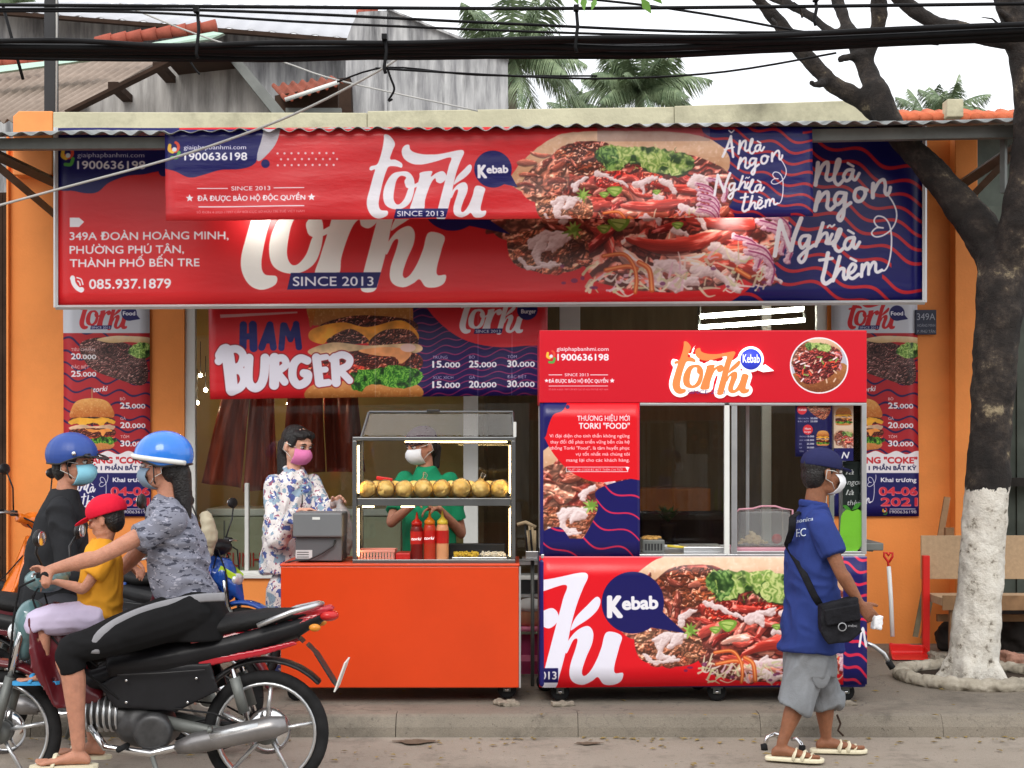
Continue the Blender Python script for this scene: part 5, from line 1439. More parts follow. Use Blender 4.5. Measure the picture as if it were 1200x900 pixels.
# ring kerb round the tree
m_ring = mat('flaking_white_ring', H_('8f8778'), .9, col2=H_('bdb5a6'), scale=7, bump=.5, bscale=20, dirt=.85)
rc = P(1141, 787, 9.6); rc.z = PAVE
ringm = MB(); ringm.tube([rc + Vector((.45 * math.cos(a), .45 * math.sin(a), .028)) for a in np.linspace(0, 2 * math.pi, 49)], .062, 8, flat=.75)
link('tree_ring', organic(ringm, .012, 1, .014, 18), m_ring, label='flaking white painted cement ring on the pavement round the tree trunk', cat='kerb ring')
MB().lathe(rc + Vector((0, 0, -.001)), [(.40, 0), (.40, .012), (.0, .02)], 32).build('tree_soil', mat('dark_soil', H_('4a4038'), .95, var=.3, scale=20, bump=.5), kind='structure')

# ================================================================== overhead cables and mast
def cable(pts, d, r, label, group='black cables strung across the street front', m=m_cable, n=5, dd=0):
    a = catmull([(x, y) for x, y in pts], False, n)
    MB().tube([P(x, y, d + dd * i / len(a)) for i, (x, y) in enumerate(a)], r, 6).build('overhead_cable', m, label=label, cat='cable', group=group)
bund = [(50, 48, 45, .019), (53, 51, 50, .022), (57, 56, 54, .024), (61, 59, 57, .024), (65, 63, 60, .022), (59, 62, 63, .020), (68, 66, 62, .013), (55, 54, 60, .018), (63, 67, 52, .012), (48, 52, 56, .010)]
BN = ['uppermost at the left', 'second from the top at the left', 'third at the left', 'fourth at the left', 'lowest but one at the left', 'fifth, sinking in the middle', 'thin and lowest at the left', 'behind the third one', 'thin one crossing up to the right', 'thin one crossing down to the right']
for k, (a, b, c, r) in enumerate(bund):
    j = lambda: random.uniform(-3, 3)
    cable([(-120, a + j()), (60, a + j()), (200, a + 1.5 + j()), (330, (a + b) / 2 + 3 + j()), (480, b + 1 + j()), (620, b + j()), (760, b - 2 + j()), (900, c - 4 + j()), (1060, c - 9 - k * .5 + j()), (1300, c - 20)], 8.6 + .035 * k, r * .82, 'black cable of the heavy bundle, ' + BN[k], 'thick black cables of the heavy bundle')
cable([(-100, 5), (300, 8), (600, 10), (900, 8), (1300, 3)], 8.8, .011, 'thin black cable, topmost of those crossing above the roofs')
cable([(-100, 11), (240, 12), (600, 28), (850, 38), (1100, 34), (1300, 30)], 8.9, .009, 'thin black cable sagging just above the heavy bundle')
cable([(-100, 14), (150, 14), (400, 28), (800, 42), (1300, 44)], 9.0, .008, 'thin black cable sloping down to the heavy bundle')
cable([(450, -20), (700, 0), (830, 17), (960, 40), (1100, 52)], 9.1, .008, 'thin black cable slanting down right towards the tree limb')
cable([(440, 80), (600, 89), (720, 92), (850, 84), (980, 62)], 9.2, .007, 'slack thin cable hanging below the bundle in front of the palms')
cable([(395, 96), (455, 79), (560, 88), (700, 89)], 9.25, .006, 'thin cable from the lean-to roof to the palms')
m_pale = mat('pale_cable', (.42, .41, .39), .6)
cable([(-20, 246), (60, 224), (200, 186), (300, 152), (370, 122), (440, 85), (470, 66)], 9.2, .008, 'pale wire slanting down left across the red banner', 'pale wires', m=m_pale)
cable([(140, 4), (230, 40), (330, 72), (400, 95), (560, 130)], 10.5, .006, 'pale wire slanting down over the gable house', 'pale wires above roofs', m=m_pale)
for (x, y0, y1) in ((231, 8, 62), (451, 40, 80), (675, 6, 55), (955, -5, 24)):
    t = thing('cable_hanger', 'short black strap on the cables ' + {231: 'above the gable house', 451: 'in front of the concrete building', 675: 'between the two palms', 955: 'near the limbs of the tree'}[x], 'cable strap', P(x, y1, 8.6), 'black straps on the cables')
    MB().tube([P(x, y0, 8.6), P(x + 2, (y0 + y1) / 2, 8.58), P(x - 1, y1, 8.58), P(x + 1, y1 + 6, 8.58)], .010, 6).build('strap', m_cable, t)
    MB().box(PX(x - 3, 8.6), PX(x + 3, 8.6), 8.55, 8.6, PZ(y0 + 8, 8.6), PZ(y0 + 2, 8.6)).build('clamp', m_cable, t)
cable([(453, 78), (458, 92), (462, 105), (455, 118), (460, 116)], 9.2, .007, 'dangling loose end of cable in front of the concrete building', 'loose cable ends')
cable([(222, 70), (228, 80), (234, 87)], 9.2, .006, 'dangling loose end of cable in front of the gable', 'loose cable ends')
t = thing('steel_mast', 'dark steel mast with a pale cable rising behind the awning at the left', 'pole', P(60, 150, 11.9)); t.location.z = 3.98
mx_ = PX(60, 11.9)
MB().box(mx_ - .045, mx_ + .045, 11.86, 11.95, 3.98, 6.0).build('pole', mat('dark_grey_steel', H_('2c2c2e'), .5, metal=.4), t, bevel=.004)
MB().tube([(mx_ + .055, 11.85, 3.98), (mx_ + .06, 11.85, 5), (mx_ + .05, 11.85, 6)], .008, 6).build('cable_run', m_pale, t)
t = thing('antenna_stay', 'thin slanting black stay rod at the upper left', 'rod', P(27, 93, 12))
MB().tube([P(3, 5, 12), P(27, 93, 12)], .013, 6).build('rod', m_cable, t)

# ================================================================== far side of the street behind the photographer (seen in the glass)
for k, (x0, x1, h_, lab) in enumerate(((-16, -6.5, 4.6, 'low house across the street behind the camera, on the left'), (-6.2, 4.2, 6.2, 'two storey house across the street behind the camera, in the middle'), (4.5, 15, 4.9, 'low house across the street behind the camera, on the right'))):
    t = thing('opposite_house', lab, 'house', ((x0 + x1) / 2, -9, 0), 'houses across the street')
    MB().box(x0, x1, -12, -9, -.02, h_).build('wall', m_plaster, t)
    for j in range(3):
        xx = x0 + 1 + j * (x1 - x0 - 2) / 2.4
        MB().box(xx, xx + 1.6, -9.0, -8.96, .05, 2.4).build('shutter', m_dark, t)
    MB().slab([(x0 - .2, -12.2, h_ + .6), (x1 + .2, -12.2, h_ + .6), (x1 + .2, -8.2, h_ + .01), (x0 - .2, -8.2, h_ + .01)], (0, 0, .08)).build('roof', m_rust, t)

# ================================================================== carts
def caster(parent, x, y, z0, zt, r=.055, yaw=0.0):
    c = MB()
    c.lathe((x, y - .017, z0 + r), [(r * .55, 0), (r, .002), (r, .032), (r * .55, .034)], 18, axis='Y')
    w_ = c.build('wheel', m_rubber, parent)
    f = MB().box(x - .022, x + .022, y - .028, y - .023, z0 + r - .01, zt - .01).box(x - .022, x + .022, y + .023, y + .028, z0 + r - .01, zt - .01).box(x - .035, x + .035, y - .035, y + .035, zt - .012, zt)
    f.build('fork', m_steel, w_)
    MB().lathe((x, y - .032, z0 + r), [(.012, 0), (.012, .064)], 10, axis='Y').build('axle', m_chrome, w_)
CD = 8.7
xl_, xr_ = PX(632, CD), PX(1016, CD)
zb, zc, zh0, zh1 = PZ(806, CD), PZ(654, CD), PZ(472, CD), PZ(387, CD)
cart = thing('kebab_cart', 'tall red and navy kebab food cart with glass sides and lit logo on its header', 'food cart', ((xl_ + xr_) / 2, CD + .3, PAVE))
m_cartred = mat('red_cart_laminate', H_('cc1528'), .35, var=.03)
m_navy = mat('navy_cart_laminate', H_('1a1860'), .35, var=.05)
MB().box(xl_, xr_, CD, CD + .62, zb, zc - .004).build('lower_body', m_navy, cart, bevel=.02)
m_cf = art_mat('cart_front_print', art_cart_front(), .28, .04)
sheet('front_print', m_cf, [P(632, 652, CD - .006), P(1016, 652, CD - .006), P(1016, 802, CD - .006), P(632, 806, CD - .006)], 60, 6, lambda u, v: -.03 * max(0, 1 - u / .02) ** 2 + .0015 * math.sin(u * 30 + v * 5), .003, cart)
MB().box(xl_ + .01, xr_ - .01, CD + .001, CD + .62, zc - .002, zc + .022).build('steel_counter', m_alu, cart, bevel=.003)
# left printed pillar
MB().box(xl_ + .004, PX(750, CD), CD + .004, CD + .03, zc + .024, zh0 - .002).build('pillar_panel', m_navy, cart)
m_cp = art_mat('cart_pillar_print', art_cart_pillar(), .28, .04)
sheet('pillar_print', m_cp, [P(633, 472, CD - .002), P(749.5, 472, CD - .002), P(749.5, 652, CD - .002), P(633, 652, CD - .002)], 24, 10, lambda u, v: -.02 * max(0, 1 - u / .06) ** 2, .002, cart)
# posts, rails and panes
def cbox(n, m, x0, x1, y0, y1, z0, z1, bev=.002): return MB().box(x0, x1, y0, y1, z0, z1).build(n, m, cart, bevel=bev)
zp0, zp1 = zc + .022, zh0 - .001
cbox('post', m_white, PX(849, CD), PX(855, CD), CD + .0, CD + .03, zp0, zp1)
cbox('post', m_alu, PX(857.5, CD), PX(864, CD), CD + .004, CD + .034, zp0, zp1)
for px, yy in ((1010, CD + .0), (985, CD + .30), (1010, CD + .59)):
    cbox('post', m_alu, PX(px, CD), PX(px, CD) + .028, yy, yy + .028, zp0, zp1)
cbox('post', m_alu, xl_ + .006, xl_ + .034, CD + .59, CD + .618, zp0, zp1)
cbox('post', m_alu, PX(893, CD), PX(893, CD) + .02, CD + .59, CD + .615, zp0, zp1)
cbox('rail', m_alu, PX(750, CD), PX(1010, CD), CD + .0, CD + .025, zh0 - .016, zh0 - .001)
cbox('rail', m_alu, PX(864, CD), PX(1010, CD), CD + .002, CD + .022, zc + .024, zc + .04)
cbox('rail', m_alu, xl_ + .04, xr_ - .03, CD + .59, CD + .612, zc + .024, zc + .04)
cbox('pane', m_clear, PX(865, CD), PX(1009, CD), CD + .010, CD + .015, zc + .042, zh0 - .018, 0)
cbox('pane', m_clear, PX(1016, CD) - .010, PX(1016, CD) - .005, CD + .03, CD + .585, zp0, zp1, 0)
cbox('pane', m_clear, xl_ + .04, PX(893, CD) - .005, CD + .60, CD + .605, zc + .042, zh0 - .01, 0)
# header
cbox('header_box', m_cartred, xl_, xr_, CD, CD + .62, zh0, zh1, .006)
m_ch = art_mat('cart_header_print', art_cart_header(), .3, .02)
sheet('header_print', m_ch, [P(633, 387.6, CD - .004), P(1015, 388.6, CD - .004), P(1015, 471, CD - .004), P(633, 471.6, CD - .004)], 20, 4, None, .003, cart)
# lit logo
m_glow = mat('lit_white_acrylic', (.85, .85, .85), .4, emit=(1, .97, .95), estr=.75)
m_amber = mat('lit_orange_acrylic', H_('dc7e40'), .4, emit=(1.0, .40, .12), estr=.12, var=.0)
m_lblue = mat('lit_blue_acrylic', H_('2a38c0'), .4, emit=(.05, .08, .7), estr=.35)
m_ltxt = mat('lit_white_letters', (.9, .9, .9), .4, emit=(1, 1, 1), estr=.8)
def LT(p): return [(769.4 + a * .118, 390 + b * .112) for a, b in p]
bk = MB(); fg = MB()
for key in ('t', 'o', 'r', 'k', 'ka', 'i'):
    q = catmull(LT(LOGO[key]), True, 3)
    bk.slab([P(a, b, CD - .012) for a, b in q][::-1], (0, .006, 0))
    ring = [P(a, b, CD - .009) for a, b in q] + [P(*q[0], CD - .009)]
    bk.tube(ring, .021, 8, cap=False)
    if key != 'o': 
        fg_ = MB().slab([P(a, b, CD - .036 - .001 * ('torkki'.find(key))) for a, b in q][::-1], (0, .006, 0))
        fg_.build('letter', m_amber, cart)
me = organic(bk, .006, 1); link('logo_backing', me, m_glow, cart)
oo = catmull(LT(LOGO['o']), True, 6); oh = catmull(LT(LOGO['oh']), True, 6)
n_ = min(len(oo), len(oh)); oo = oo[np.linspace(0, len(oo) - 1, 40).astype(int)]
co_ = oh.mean(0); ang = [math.atan2(b - co_[1], a - co_[0]) for a, b in oo]; oha = np.array([math.atan2(b - co_[1], a - co_[0]) for a, b in oh])
oh = np.array([oh[np.argmin(np.abs(np.angle(np.exp(1j * (oha - a)))))] for a in ang])
om = MB(); V_ = [P(a, b, CD - .038) for a, b in oo] + [P(a, b, CD - .038) for a, b in oh] + [P(a, b, CD - .033) for a, b in oo] + [P(a, b, CD - .033) for a, b in oh]
om.add(V_, [(i, (i + 1) % 40, 40 + (i + 1) % 40, 40 + i) for i in range(40)] + [(i, 80 + i, 80 + (i + 1) % 40, (i + 1) % 40) for i in range(40)] + [(40 + i, 40 + (i + 1) % 40, 120 + (i + 1) % 40, 120 + i) for i in range(40)])
om.build('letter', m_amber, cart)
bb = MB().lathe(P(880, 421, CD - .030), [(.001, 0), (.075, 0), (.075, .024), (.001, .024)], 32, axis='Y'); bb.build('bubble_back', m_glow, cart)
MB().slab([P(884, 432, CD - .028), P(897, 427, CD - .028), P(907, 434.5, CD - .028), P(895, 436, CD - .028)], (0, .02, 0)).build('bubble_tail', m_glow, cart)
bb2 = MB().lathe(P(880, 421, CD - .036), [(.001, 0), (.061, 0), (.061, .004), (.001, .004)], 32, axis='Y').build('bubble_face', m_lblue, cart)
lettering("Kebab", P(870.5, 425, CD - .038), .05, PX(890, CD) - PX(870.5, CD), m_ltxt, bb2)
lettering("SINCE 2013", P(806, 461.5, CD - .034), .022, PX(850, CD) - PX(806, CD), mat('dark_blue_letters', H_('2a2a7a'), .5), cart)
# feet
for px, yy in ((641, CD + .45), (657, CD + .09), (830, CD + .5), (842, CD + .09), (994, CD + .09), (985, CD + .5)):
    caster(cart, PX(px, CD), yy, PAVE, zb)
# side shelf with its bent leg
MB().box(xr_, PX(1038, CD), CD + .05, CD + .5, PZ(646, CD), PZ(637, CD)).build('side_shelf', m_steel, cart, bevel=.006)
MB().tube([(xr_ + .0, CD + .1, PZ(645, CD)), (xr_ + .06, CD + .1, PZ(640, CD) - .03)], .01, 6).build('shelf_stay', m_steel, cart)
MB().tube([P(1012, 752, 8.95), P(1024, 757, 8.95), P(1036, 766, 8.95), P(1043, 779, 8.95)], .013, 8).build('stand_leg', m_alu, cart)
MB().tube([P(1041, 775, 8.95), P(1046, 783, 8.95)], .02, 8).build('rubber_foot', m_rubber, cart)

# goods on the cart
m_menu = art_mat('small_menu_print', art_menu(), .35)
sheet('hanging_menu', m_menu, [P(932, 472, CD + .03), P(975, 472, CD + .03), P(975, 535, CD + .03), P(932, 535, CD + .03)], 4, 6, lambda u, v: .002 * math.sin(v * 6), .002, label='small navy price menu hung behind the cart glass above the walking man', cat='menu')
# apple picture, burger picture, chalk board at the right end
m_green = mat('bright_green_card', H_('7cc832'), .45, var=.05)
t = thing('apple_sticker', 'bright green apple shaped card in the right end of the kebab cart', 'sticker', P(999, 648, CD + .025))
ap = [(986,612),(988,602),(994,597),(1000,599),(1007,597),(1012,603),(1014,616),(1012,632),(1006,645),(992,646),(986,634)]
MB().slab([P(a - 1, b, CD + .024) for a, b in catmull(ap, True, 4)][::-1], (0, .003, 0)).build('apple', m_green, t)
for lf_ in ([(999,598),(1004,590),(1011,589),(1006,596)], [(999,598),(993,592),(988,592),(992,597)]):
    MB().slab([P(a - 1, b, CD + .022) for a, b in lf_], (0, .003, 0)).build('leaf', mat('leaf_green', H_('3c8a24'), .5), t)
t = thing('chalk_board', 'small black board with chalk writing leaning in the right end of the cart', 'board', P(1000, 600, CD + .2))
MB().box(PX(988, 8.9), PX(1012, 8.9), 8.9, 8.91, PZ(596, 8.9), PZ(541, 8.9)).build('board', mat('slate_black', H_('2a3230'), .7), t)
m_chalk = mat('chalk', (.6, .62, .62), .8)
for k, tx in enumerate(("là", "ngon", "là", "thèm")): lettering(tx, P(991 + 2 * (k % 2), 556 + k * 12, 8.895), .032, (.05, .09, .05, .09)[k], m_chalk, t, shear=.2)
t = thing('burger_picture', 'tall narrow food picture in the right end of the cart beside the menu', 'picture', P(985, 520, CD + .1))
Af = Art(0, 0, 30, 90, 4, hexc('e6c9b0')); burger(Af, 15, 20, 26, 28, 3); kebab(Af, -12, 38, .03, .05, 4); Af.rect(0, 70, 30, 90, NAVY)
Af.text("N", 12, 86, 10, WHITE, bold=.03, shear=.3)
sheet('picture', art_mat('food_picture', Af), [P(977, 473, CD + .09), P(1000, 473, CD + .09), P(1000, 540, CD + .09), P(977, 540, CD + .09)], 2, 2, None, .002, t)
# pink trimmed clear food box
t = thing('food_box', 'clear plastic food box with pink rim holding pale shredded food on the cart', 'box', P(893, 646, CD + .2)); t.location.z = zc + .024
m_pink = mat('pale_pink_plastic', H_('e8a8b8'), .4, var=.04)
m_milk = glass_mat('milky_clear_plastic', (.92, .95, .94), .03, .15, .22)
bz0, bz1 = zc + .024, PZ(598, CD + .1)
bx0, bx1 = PX(861, CD + .1), PX(927, CD + .1)
MB().box(bx0, bx1, CD + .06, CD + .34, bz0, bz0 + .035).build('tray', m_pink, t, bevel=.01)
MB().box(bx0 + .008, bx1 - .008, CD + .065, CD + .335, bz0 + .036, bz1).build('tub', m_milk, t, bevel=.015)
MB().tube([(bx0, CD + .055, bz0 + .03), (bx0, CD + .055, bz1 - .01), (bx0 + .02, CD + .055, bz1 + .008), (bx0 + .10, CD + .055, bz1 + .012), (bx0 + .15, CD + .055, bz1 + .026), (bx1 - .1, CD + .055, bz1 + .026), (bx1 - .06, CD + .055, bz1 + .012), (bx1, CD + .055, bz1 + .004), (bx1, CD + .055, bz0 + .03)], .006, 8).build('rim', m_pink, t)
fm = MB()
for k in range(90):
    a = random.uniform(0, 6.28); rr_ = random.uniform(0, 1); cx = bx0 + .12 + .09 * rr_ * math.cos(a); cy = CD + .2 + .08 * rr_ * math.sin(a); cz = bz0 + .05 + .07 * (1 - rr_) * random.random()
    fm.tube([(cx, cy, cz), (cx + random.uniform(-.03, .03), cy + random.uniform(-.03, .03), cz + random.uniform(-.01, .02))], .008, 5)
link('shredded_food', organic(fm, .006, 1), mat('pale_shredded_food', H_('ecd2a8'), .6, var=.1, scale=20), t, kind='stuff')
MB().lathe((bx1 - .09, CD + .068, bz0 + .085), [(.03, 0), (.03, .004)], 14, axis='Y').build('label', m_red, t)
# steel pans and tongs on the counter
for k, (a, b, lab) in enumerate(((800, 848, 'shallow steel pan on the cart counter beside the white post'), (752, 778, 'small grey slotted steel tray with golden food on the cart counter'))):
    t = thing('steel_pan', lab, 'pan', (PX((a + b) / 2, 8.9), 8.95, zc + .022))
    hh = .035 if k == 0 else .075
    MB().box(PX(a, 8.9), PX(b, 8.9), 8.85, 9.15, zc + .022, zc + .022 + hh).build('pan', m_alu if k == 0 else m_steel, t, bevel=.006)
    if k: 
        fm = MB()
        for j in range(14): fm.ball((PX(random.uniform(a + 3, b - 3), 8.9), random.uniform(8.88, 9.1), zc + .1), (.02, .02, .012), 8, 5)
        fm.build('golden_food', mat('golden_fry', H_('d6a458'), .5, var=.2), t, kind='stuff')
        for j in range(6): MB().box(PX(a + 3 + j * 3.6, 8.9), PX(a + 5 + j * 3.6, 8.9), 8.846, 8.85, zc + .035, zc + .075).build('slot', m_black, t)
    else: MB().tube([(PX(a - 18, 8.88), 8.88, zc + .06), (PX(a + 6, 8.88), 8.88, zc + .05)], .008, 6).build('handle', mat('yellow_grip', H_('d8c040'), .5), t)

# ================================================================== orange counter cart
ocx0, ocx1, ocz0, ocz1 = PX(329, CD), PX(608, CD), PZ(806, CD), PZ(661, CD)
oc = thing('orange_cart', 'plain bright orange counter cart on casters carrying the lit glass case', 'cart', ((ocx0 + ocx1) / 2, CD + .3, PAVE))
m_or = mat('bright_red_orange_laminate', H_('dc4416'), .30, var=.04, scale=1.5, dirt=.14)
MB().box(ocx0, ocx1, CD, CD + .6, ocz0, ocz1 - .014).build('body', m_or, oc, bevel=.005)
MB().box(ocx0 - .004, ocx1 + .004, CD - .005, CD + .61, ocz1 - .012, ocz1 + .002).build('counter_top', mat('red_orange_edge', H_('e04c26'), .3, var=.02), oc, bevel=.003)
MB().box(ocx1 + .001, ocx1 + .012, CD - .002, CD + .01, ocz0, ocz1 - .014).build('edge_trim', m_alu, oc)
for px, yy in ((345, CD + .1), (594, CD + .1), (594, CD + .5), (345, CD + .5)): caster(oc, PX(px, CD), yy, PAVE + (.012 if px > 500 and yy < 9 else 0), ocz0)
m_stone = mat('broken_stone', H_('8a8174'), .9, var=.3, scale=20, bump=.5)
def stone(x, y, rx, ry, rz, label, m=m_stone, z=PAVE, name='stone', cat='stone'):
    link(name, organic(MB().box(x - rx, x + rx, y - ry, y + ry, z - .004, z + rz, rot=(.06, .1, .35)), .007, 1, .014, 26), m, label=label, cat=cat)
stone(PX(594, 8.62), 8.64, .065, .05, .022, 'flat broken stone wedged under the caster of the orange cart')
stone(PX(660, 8.6), 8.62, .07, .03, .02, 'thin flat stone under the front caster of the kebab cart')
stone(PX(992, 8.62), 8.64, .06, .035, .02, 'flat stone under the right caster of the kebab cart')

# glass display case ------------------------------------------------
GD = CD + .03; gx0, gx1, gz0, gz1 = PX(413, GD), PX(604, GD), ocz1 + .003, PZ(512, GD)
gc = thing('display_case', 'lit glass display case with grey metal frame and raised lid on the orange cart', 'display case', ((gx0 + gx1) / 2, GD + .2, gz0))
m_fr = mat('grey_metal_frame', H_('77797a'), .3, metal=.8, var=.1)
def gb(n, m, x0, x1, y0, y1, z0, z1, bev=.003): return MB().box(x0, x1, y0, y1, z0, z1).build(n, m, gc, bevel=bev)
GY1 = GD + .42
for x0 in (gx0, gx1 - .024):
    for y0 in (GD, GY1 - .024): gb('post', m_fr, x0, x0 + .024, y0, y0 + .024, gz0 + .022, gz1 - .022)
for y0 in (GD, GY1 - .022):
    gb('rail', m_fr, gx0, gx1, y0, y0 + .022, gz0, gz0 + .021); gb('rail', m_fr, gx0, gx1, y0, y0 + .022, gz1 - .021, gz1)
for x0 in (gx0, gx1 - .022):
    gb('rail', m_fr, x0, x0 + .022, GD + .023, GY1 - .023, gz0, gz0 + .021); gb('rail', m_fr, x0, x0 + .022, GD + .023, GY1 - .023, gz1 - .021, gz1)
gb('base', m_alu, gx0 + .024, gx1 - .024, GD + .024, GY1 - .024, gz0, gz0 + .008, 0)
sz = PZ(584, GD)
gb('shelf', m_fr, gx0 + .026, gx1 - .026, GD + .012, GY1 - .012, sz - .045, sz)
for z0, z1 in ((gz0 + .022, sz - .047), (sz + .002, gz1 - .022)):
    gb('pane', m_clear, gx0 + .026, gx1 - .026, GD + .004, GD + .008, z0, z1, 0)
    gb('pane', m_clear, gx0 + .004, gx0 + .008, GD + .026, GY1 - .026, z0, z1, 0); gb('pane', m_clear, gx1 - .008, gx1 - .004, GD + .026, GY1 - .026, z0, z1, 0)
# light strips along the inside of the frame
def led(a, b): MB().tube([a, b], .004, 6).build('light_strip', m_led, gc)
yl = GD + .03
led((gx0 + .033, yl, gz0 + .04), (gx0 + .033, yl, sz - .06)); led((gx0 + .033, yl, sz + .03), (gx0 + .033, yl, gz1 - .05))
led((gx1 - .033, yl, gz0 + .04), (gx1 - .033, yl, sz - .06)); led((gx1 - .033, yl, sz + .03), (gx1 - .033, yl, gz1 - .05))
led((gx0 + .30, yl + .1, gz1 - .028), (gx1 - .05, yl + .1, gz1 - .028)); led((gx0 + .05, yl + .06, sz - .052), (gx0 + .12, yl + .06, sz - .052)); led((gx0 + .28, yl + .05, sz - .052), (gx0 + .36, yl + .05, sz - .052)) ; led((gx0 + .5, yl + .3, gz1 - .028), (gx1 - .05, yl + .3, gz1 - .028))
# open lid standing at the back
lx0, lx1 = PX(432, GY1), PX(601, GY1)
lz1 = PZ(483, GY1 + .03)
MB().tube([(PX(424, GY1), GY1 - .01, gz1 + .005), (lx0, GY1 + .03, lz1)], .009, 4, smooth=False).build('lid_bar', m_fr, gc)
MB().tube([(PX(603, GY1), GY1 - .01, gz1 + .005), (lx1, GY1 + .03, lz1)], .009, 4, smooth=False).build('lid_bar', m_fr, gc)
MB().tube([(lx0, GY1 + .03, lz1), (lx1, GY1 + .03, lz1)], .009, 4, smooth=False).build('lid_bar', m_fr, gc)
MB().slab([(PX(425, GY1), GY1 - .008, gz1 + .012), (PX(602, GY1), GY1 - .008, gz1 + .012), (lx1, GY1 + .031, lz1 - .008), (lx0, GY1 + .031, lz1 - .008)], (0, .004, 0)).build('lid_pane', m_clear, gc)
MB().box(PX(500, GY1), PX(515, GY1), GY1 + .01, GY1 + .05, lz1, lz1 + .016).build('lid_knob', m_black, gc, bevel=.003)
MB().box(gx1 - .012, gx1 + .006, GD + .1, GD + .13, gz1, gz1 + .09).build('hinge_block', m_white, gc, bevel=.002)
# buns
m_bun = mat('golden_bun', H_('f4c054'), .5, var=.16, scale=14, col2=H_('fde090'), bump=.15, bscale=30)
m_wrap = glass_mat('clear_wrap', (.99, .99, .99), -.03, .35, .02)
bpos = ['first bread bun from the left on the upper shelf', 'second bread bun from the left on the upper shelf', 'third bread bun from the left on the upper shelf', 'fourth bread bun from the left on the upper shelf', 'fourth bread bun from the right on the upper shelf', 'third bread bun from the right on the upper shelf', 'second bread bun from the right on the upper shelf', 'last bread bun at the right on the upper shelf']
for k in range(8):
    px = 429 + k * 22.3 + random.uniform(-1.2, 1.2); r = .057 + random.uniform(-.003, .004)
    c = Vector((PX(px, GD + .09), GD + .09 + random.uniform(-.01, .01), sz + r * .92 + .001))
    t = thing('bread_bun', bpos[k] + ' of the case, in clear wrap', 'bun', (c.x, c.y, sz), 'wrapped buns in the display case')
    b_ = MB(); b_.ball(c, (r, r, r * .95), 20, 14)
    def bf(co, no, c=c, k=k):
        return np.array([Vector(q) + Vector(n_) * (.006 * mnoise.fractal((Vector(q) + Vector((k, 0, 0))) * 22, 1, 2, 3)) for q, n_ in zip(co, no)])
    link('bun', organic(b_, .007, 1, fn=bf), m_bun, t)
    wm = MB(); wm.ball(c, (r * 1.05, r * 1.05, r * 1.02), 16, 10)
    if k in (3, 6): wm.tube([c + Vector((0, -.01, r)), c + Vector((.02, -.02, r + .035))], .012, 7, r2=.02)
    link('wrap', organic(wm, .007, 0, .007, 30), m_wrap, t)
# second row behind
for k in range(7):
    px = 441 + k * 22; r = .054; c = Vector((PX(px, GD + .22), GD + .22, sz + r * .9 + .001))
    t = tag(MB().ball(c, (r, r, r * .93), 18, 12).build('bread_bun', m_bun), 'bread bun in the back row of the upper shelf, ' + ['far left', 'second from the left', 'third from the left', 'in the middle', 'third from the right', 'second from the right', 'far right'][k], 'bun', 'buns in the back row of the display case')
# sauce bottles
def bottle(px, col, tip, label, band, h0=657, h1=598):
    y = GD + .12; x = PX(px, y); zb_ = gz0 + .009; H = PZ(h1, y) - zb_; r = .037
    t = thing('sauce_bottle', label, 'sauce bottle', (x, y, zb_), 'squeeze bottles in the display case')
    MB().lathe((x, y, zb_), [(r * .95, 0), (r, .006), (r, H * .63), (r * .92, H * .68), (r * .8, H * .72)], 20).build('body', mat('sauce_' + label.split()[0], col, .3, var=.06), t)
    cp = MB().lathe((x, y, zb_), [(r * .86, H * .721), (r * .86, H * .79), (r * .5, H * .83), (r * .24, H * .87), (r * .08, H), (.001, H)], 18).build('nozzle_cap', mat('cap_' + label.split()[0], tip, .35, var=.04), t)
    bn = MB().lathe((x, y, zb_), [(r * 1.03, H * .34), (r * 1.03, H * .60)], 20, cap=False).build('band', band, t)
    return x, y, zb_, H, r, t
m_band = mat('red_bottle_band', H_('d0221c'), .35)
for args in ((488.5, H_('7a1512'), H_('c41d14'), 'dark red squeeze bottle of sauce, leftmost of the three in the case', m_band, 657, 600),
             (503.5, H_('c83c22'), H_('e8801c'), 'orange capped squeeze bottle, middle of the three in the case', m_band, 657, 598),
             (518.5, H_('f0a878'), H_('f2d24a'), 'yellow capped squeeze bottle, rightmost of the three in the case', m_band, 657, 598)):
    x, y, z, Hh, r, t = bottle(*args)
    if args[0] < 510: lettering("torki", Vector((x - r * .8, y - r * 1.06, z + Hh * .42)), .018, r * 1.6, m_ltxt, t, shear=.25)
# pink basket, red tray, tray of yellow food
t = thing('pink_basket', 'pale pink perforated plastic basket at the left of the lower shelf', 'basket', (PX(442, GD + .12), GD + .12, gz0 + .009))
m_bask = mat('salmon_plastic', H_('f0a090'), .4, var=.05)
x0, x1 = PX(419, GD + .06), PX(462, GD + .06); z0 = gz0 + .009
MB().box(x0, x1, GD + .06, GD + .25, z0, z0 + .006).build('bottom', m_bask, t)
for yy in (GD + .06, GD + .25):
    for k in range(12): MB().box(x0 + k * (x1 - x0) / 12 + .002, x0 + (k + 1) * (x1 - x0) / 12 - .006, yy, yy + .004, z0 + .006, z0 + .05).build('slat', m_bask, t)
    MB().box(x0 - .004, x1 + .004, yy - .003, yy + .007, z0 + .05, z0 + .064).build('rim', m_bask, t, bevel=.002)
for xx in (x0, x1 - .004): MB().box(xx, xx + .004, GD + .068, GD + .247, z0 + .006, z0 + .064).build('side', m_bask, t)
t = thing('red_tray', 'small bright red plastic tray between the pink basket and the bottles', 'tray', (PX(472, GD + .15), GD + .15, z0))
MB().box(PX(464, GD + .1), PX(481, GD + .1), GD + .07, GD + .25, z0, z0 + .045).build('tray', m_red, t, bevel=.006)
t = thing('chopped_food_tray', 'shallow tray of yellow and pale chopped food at the right of the case', 'tray', (PX(563, GD + .12), GD + .12, z0))
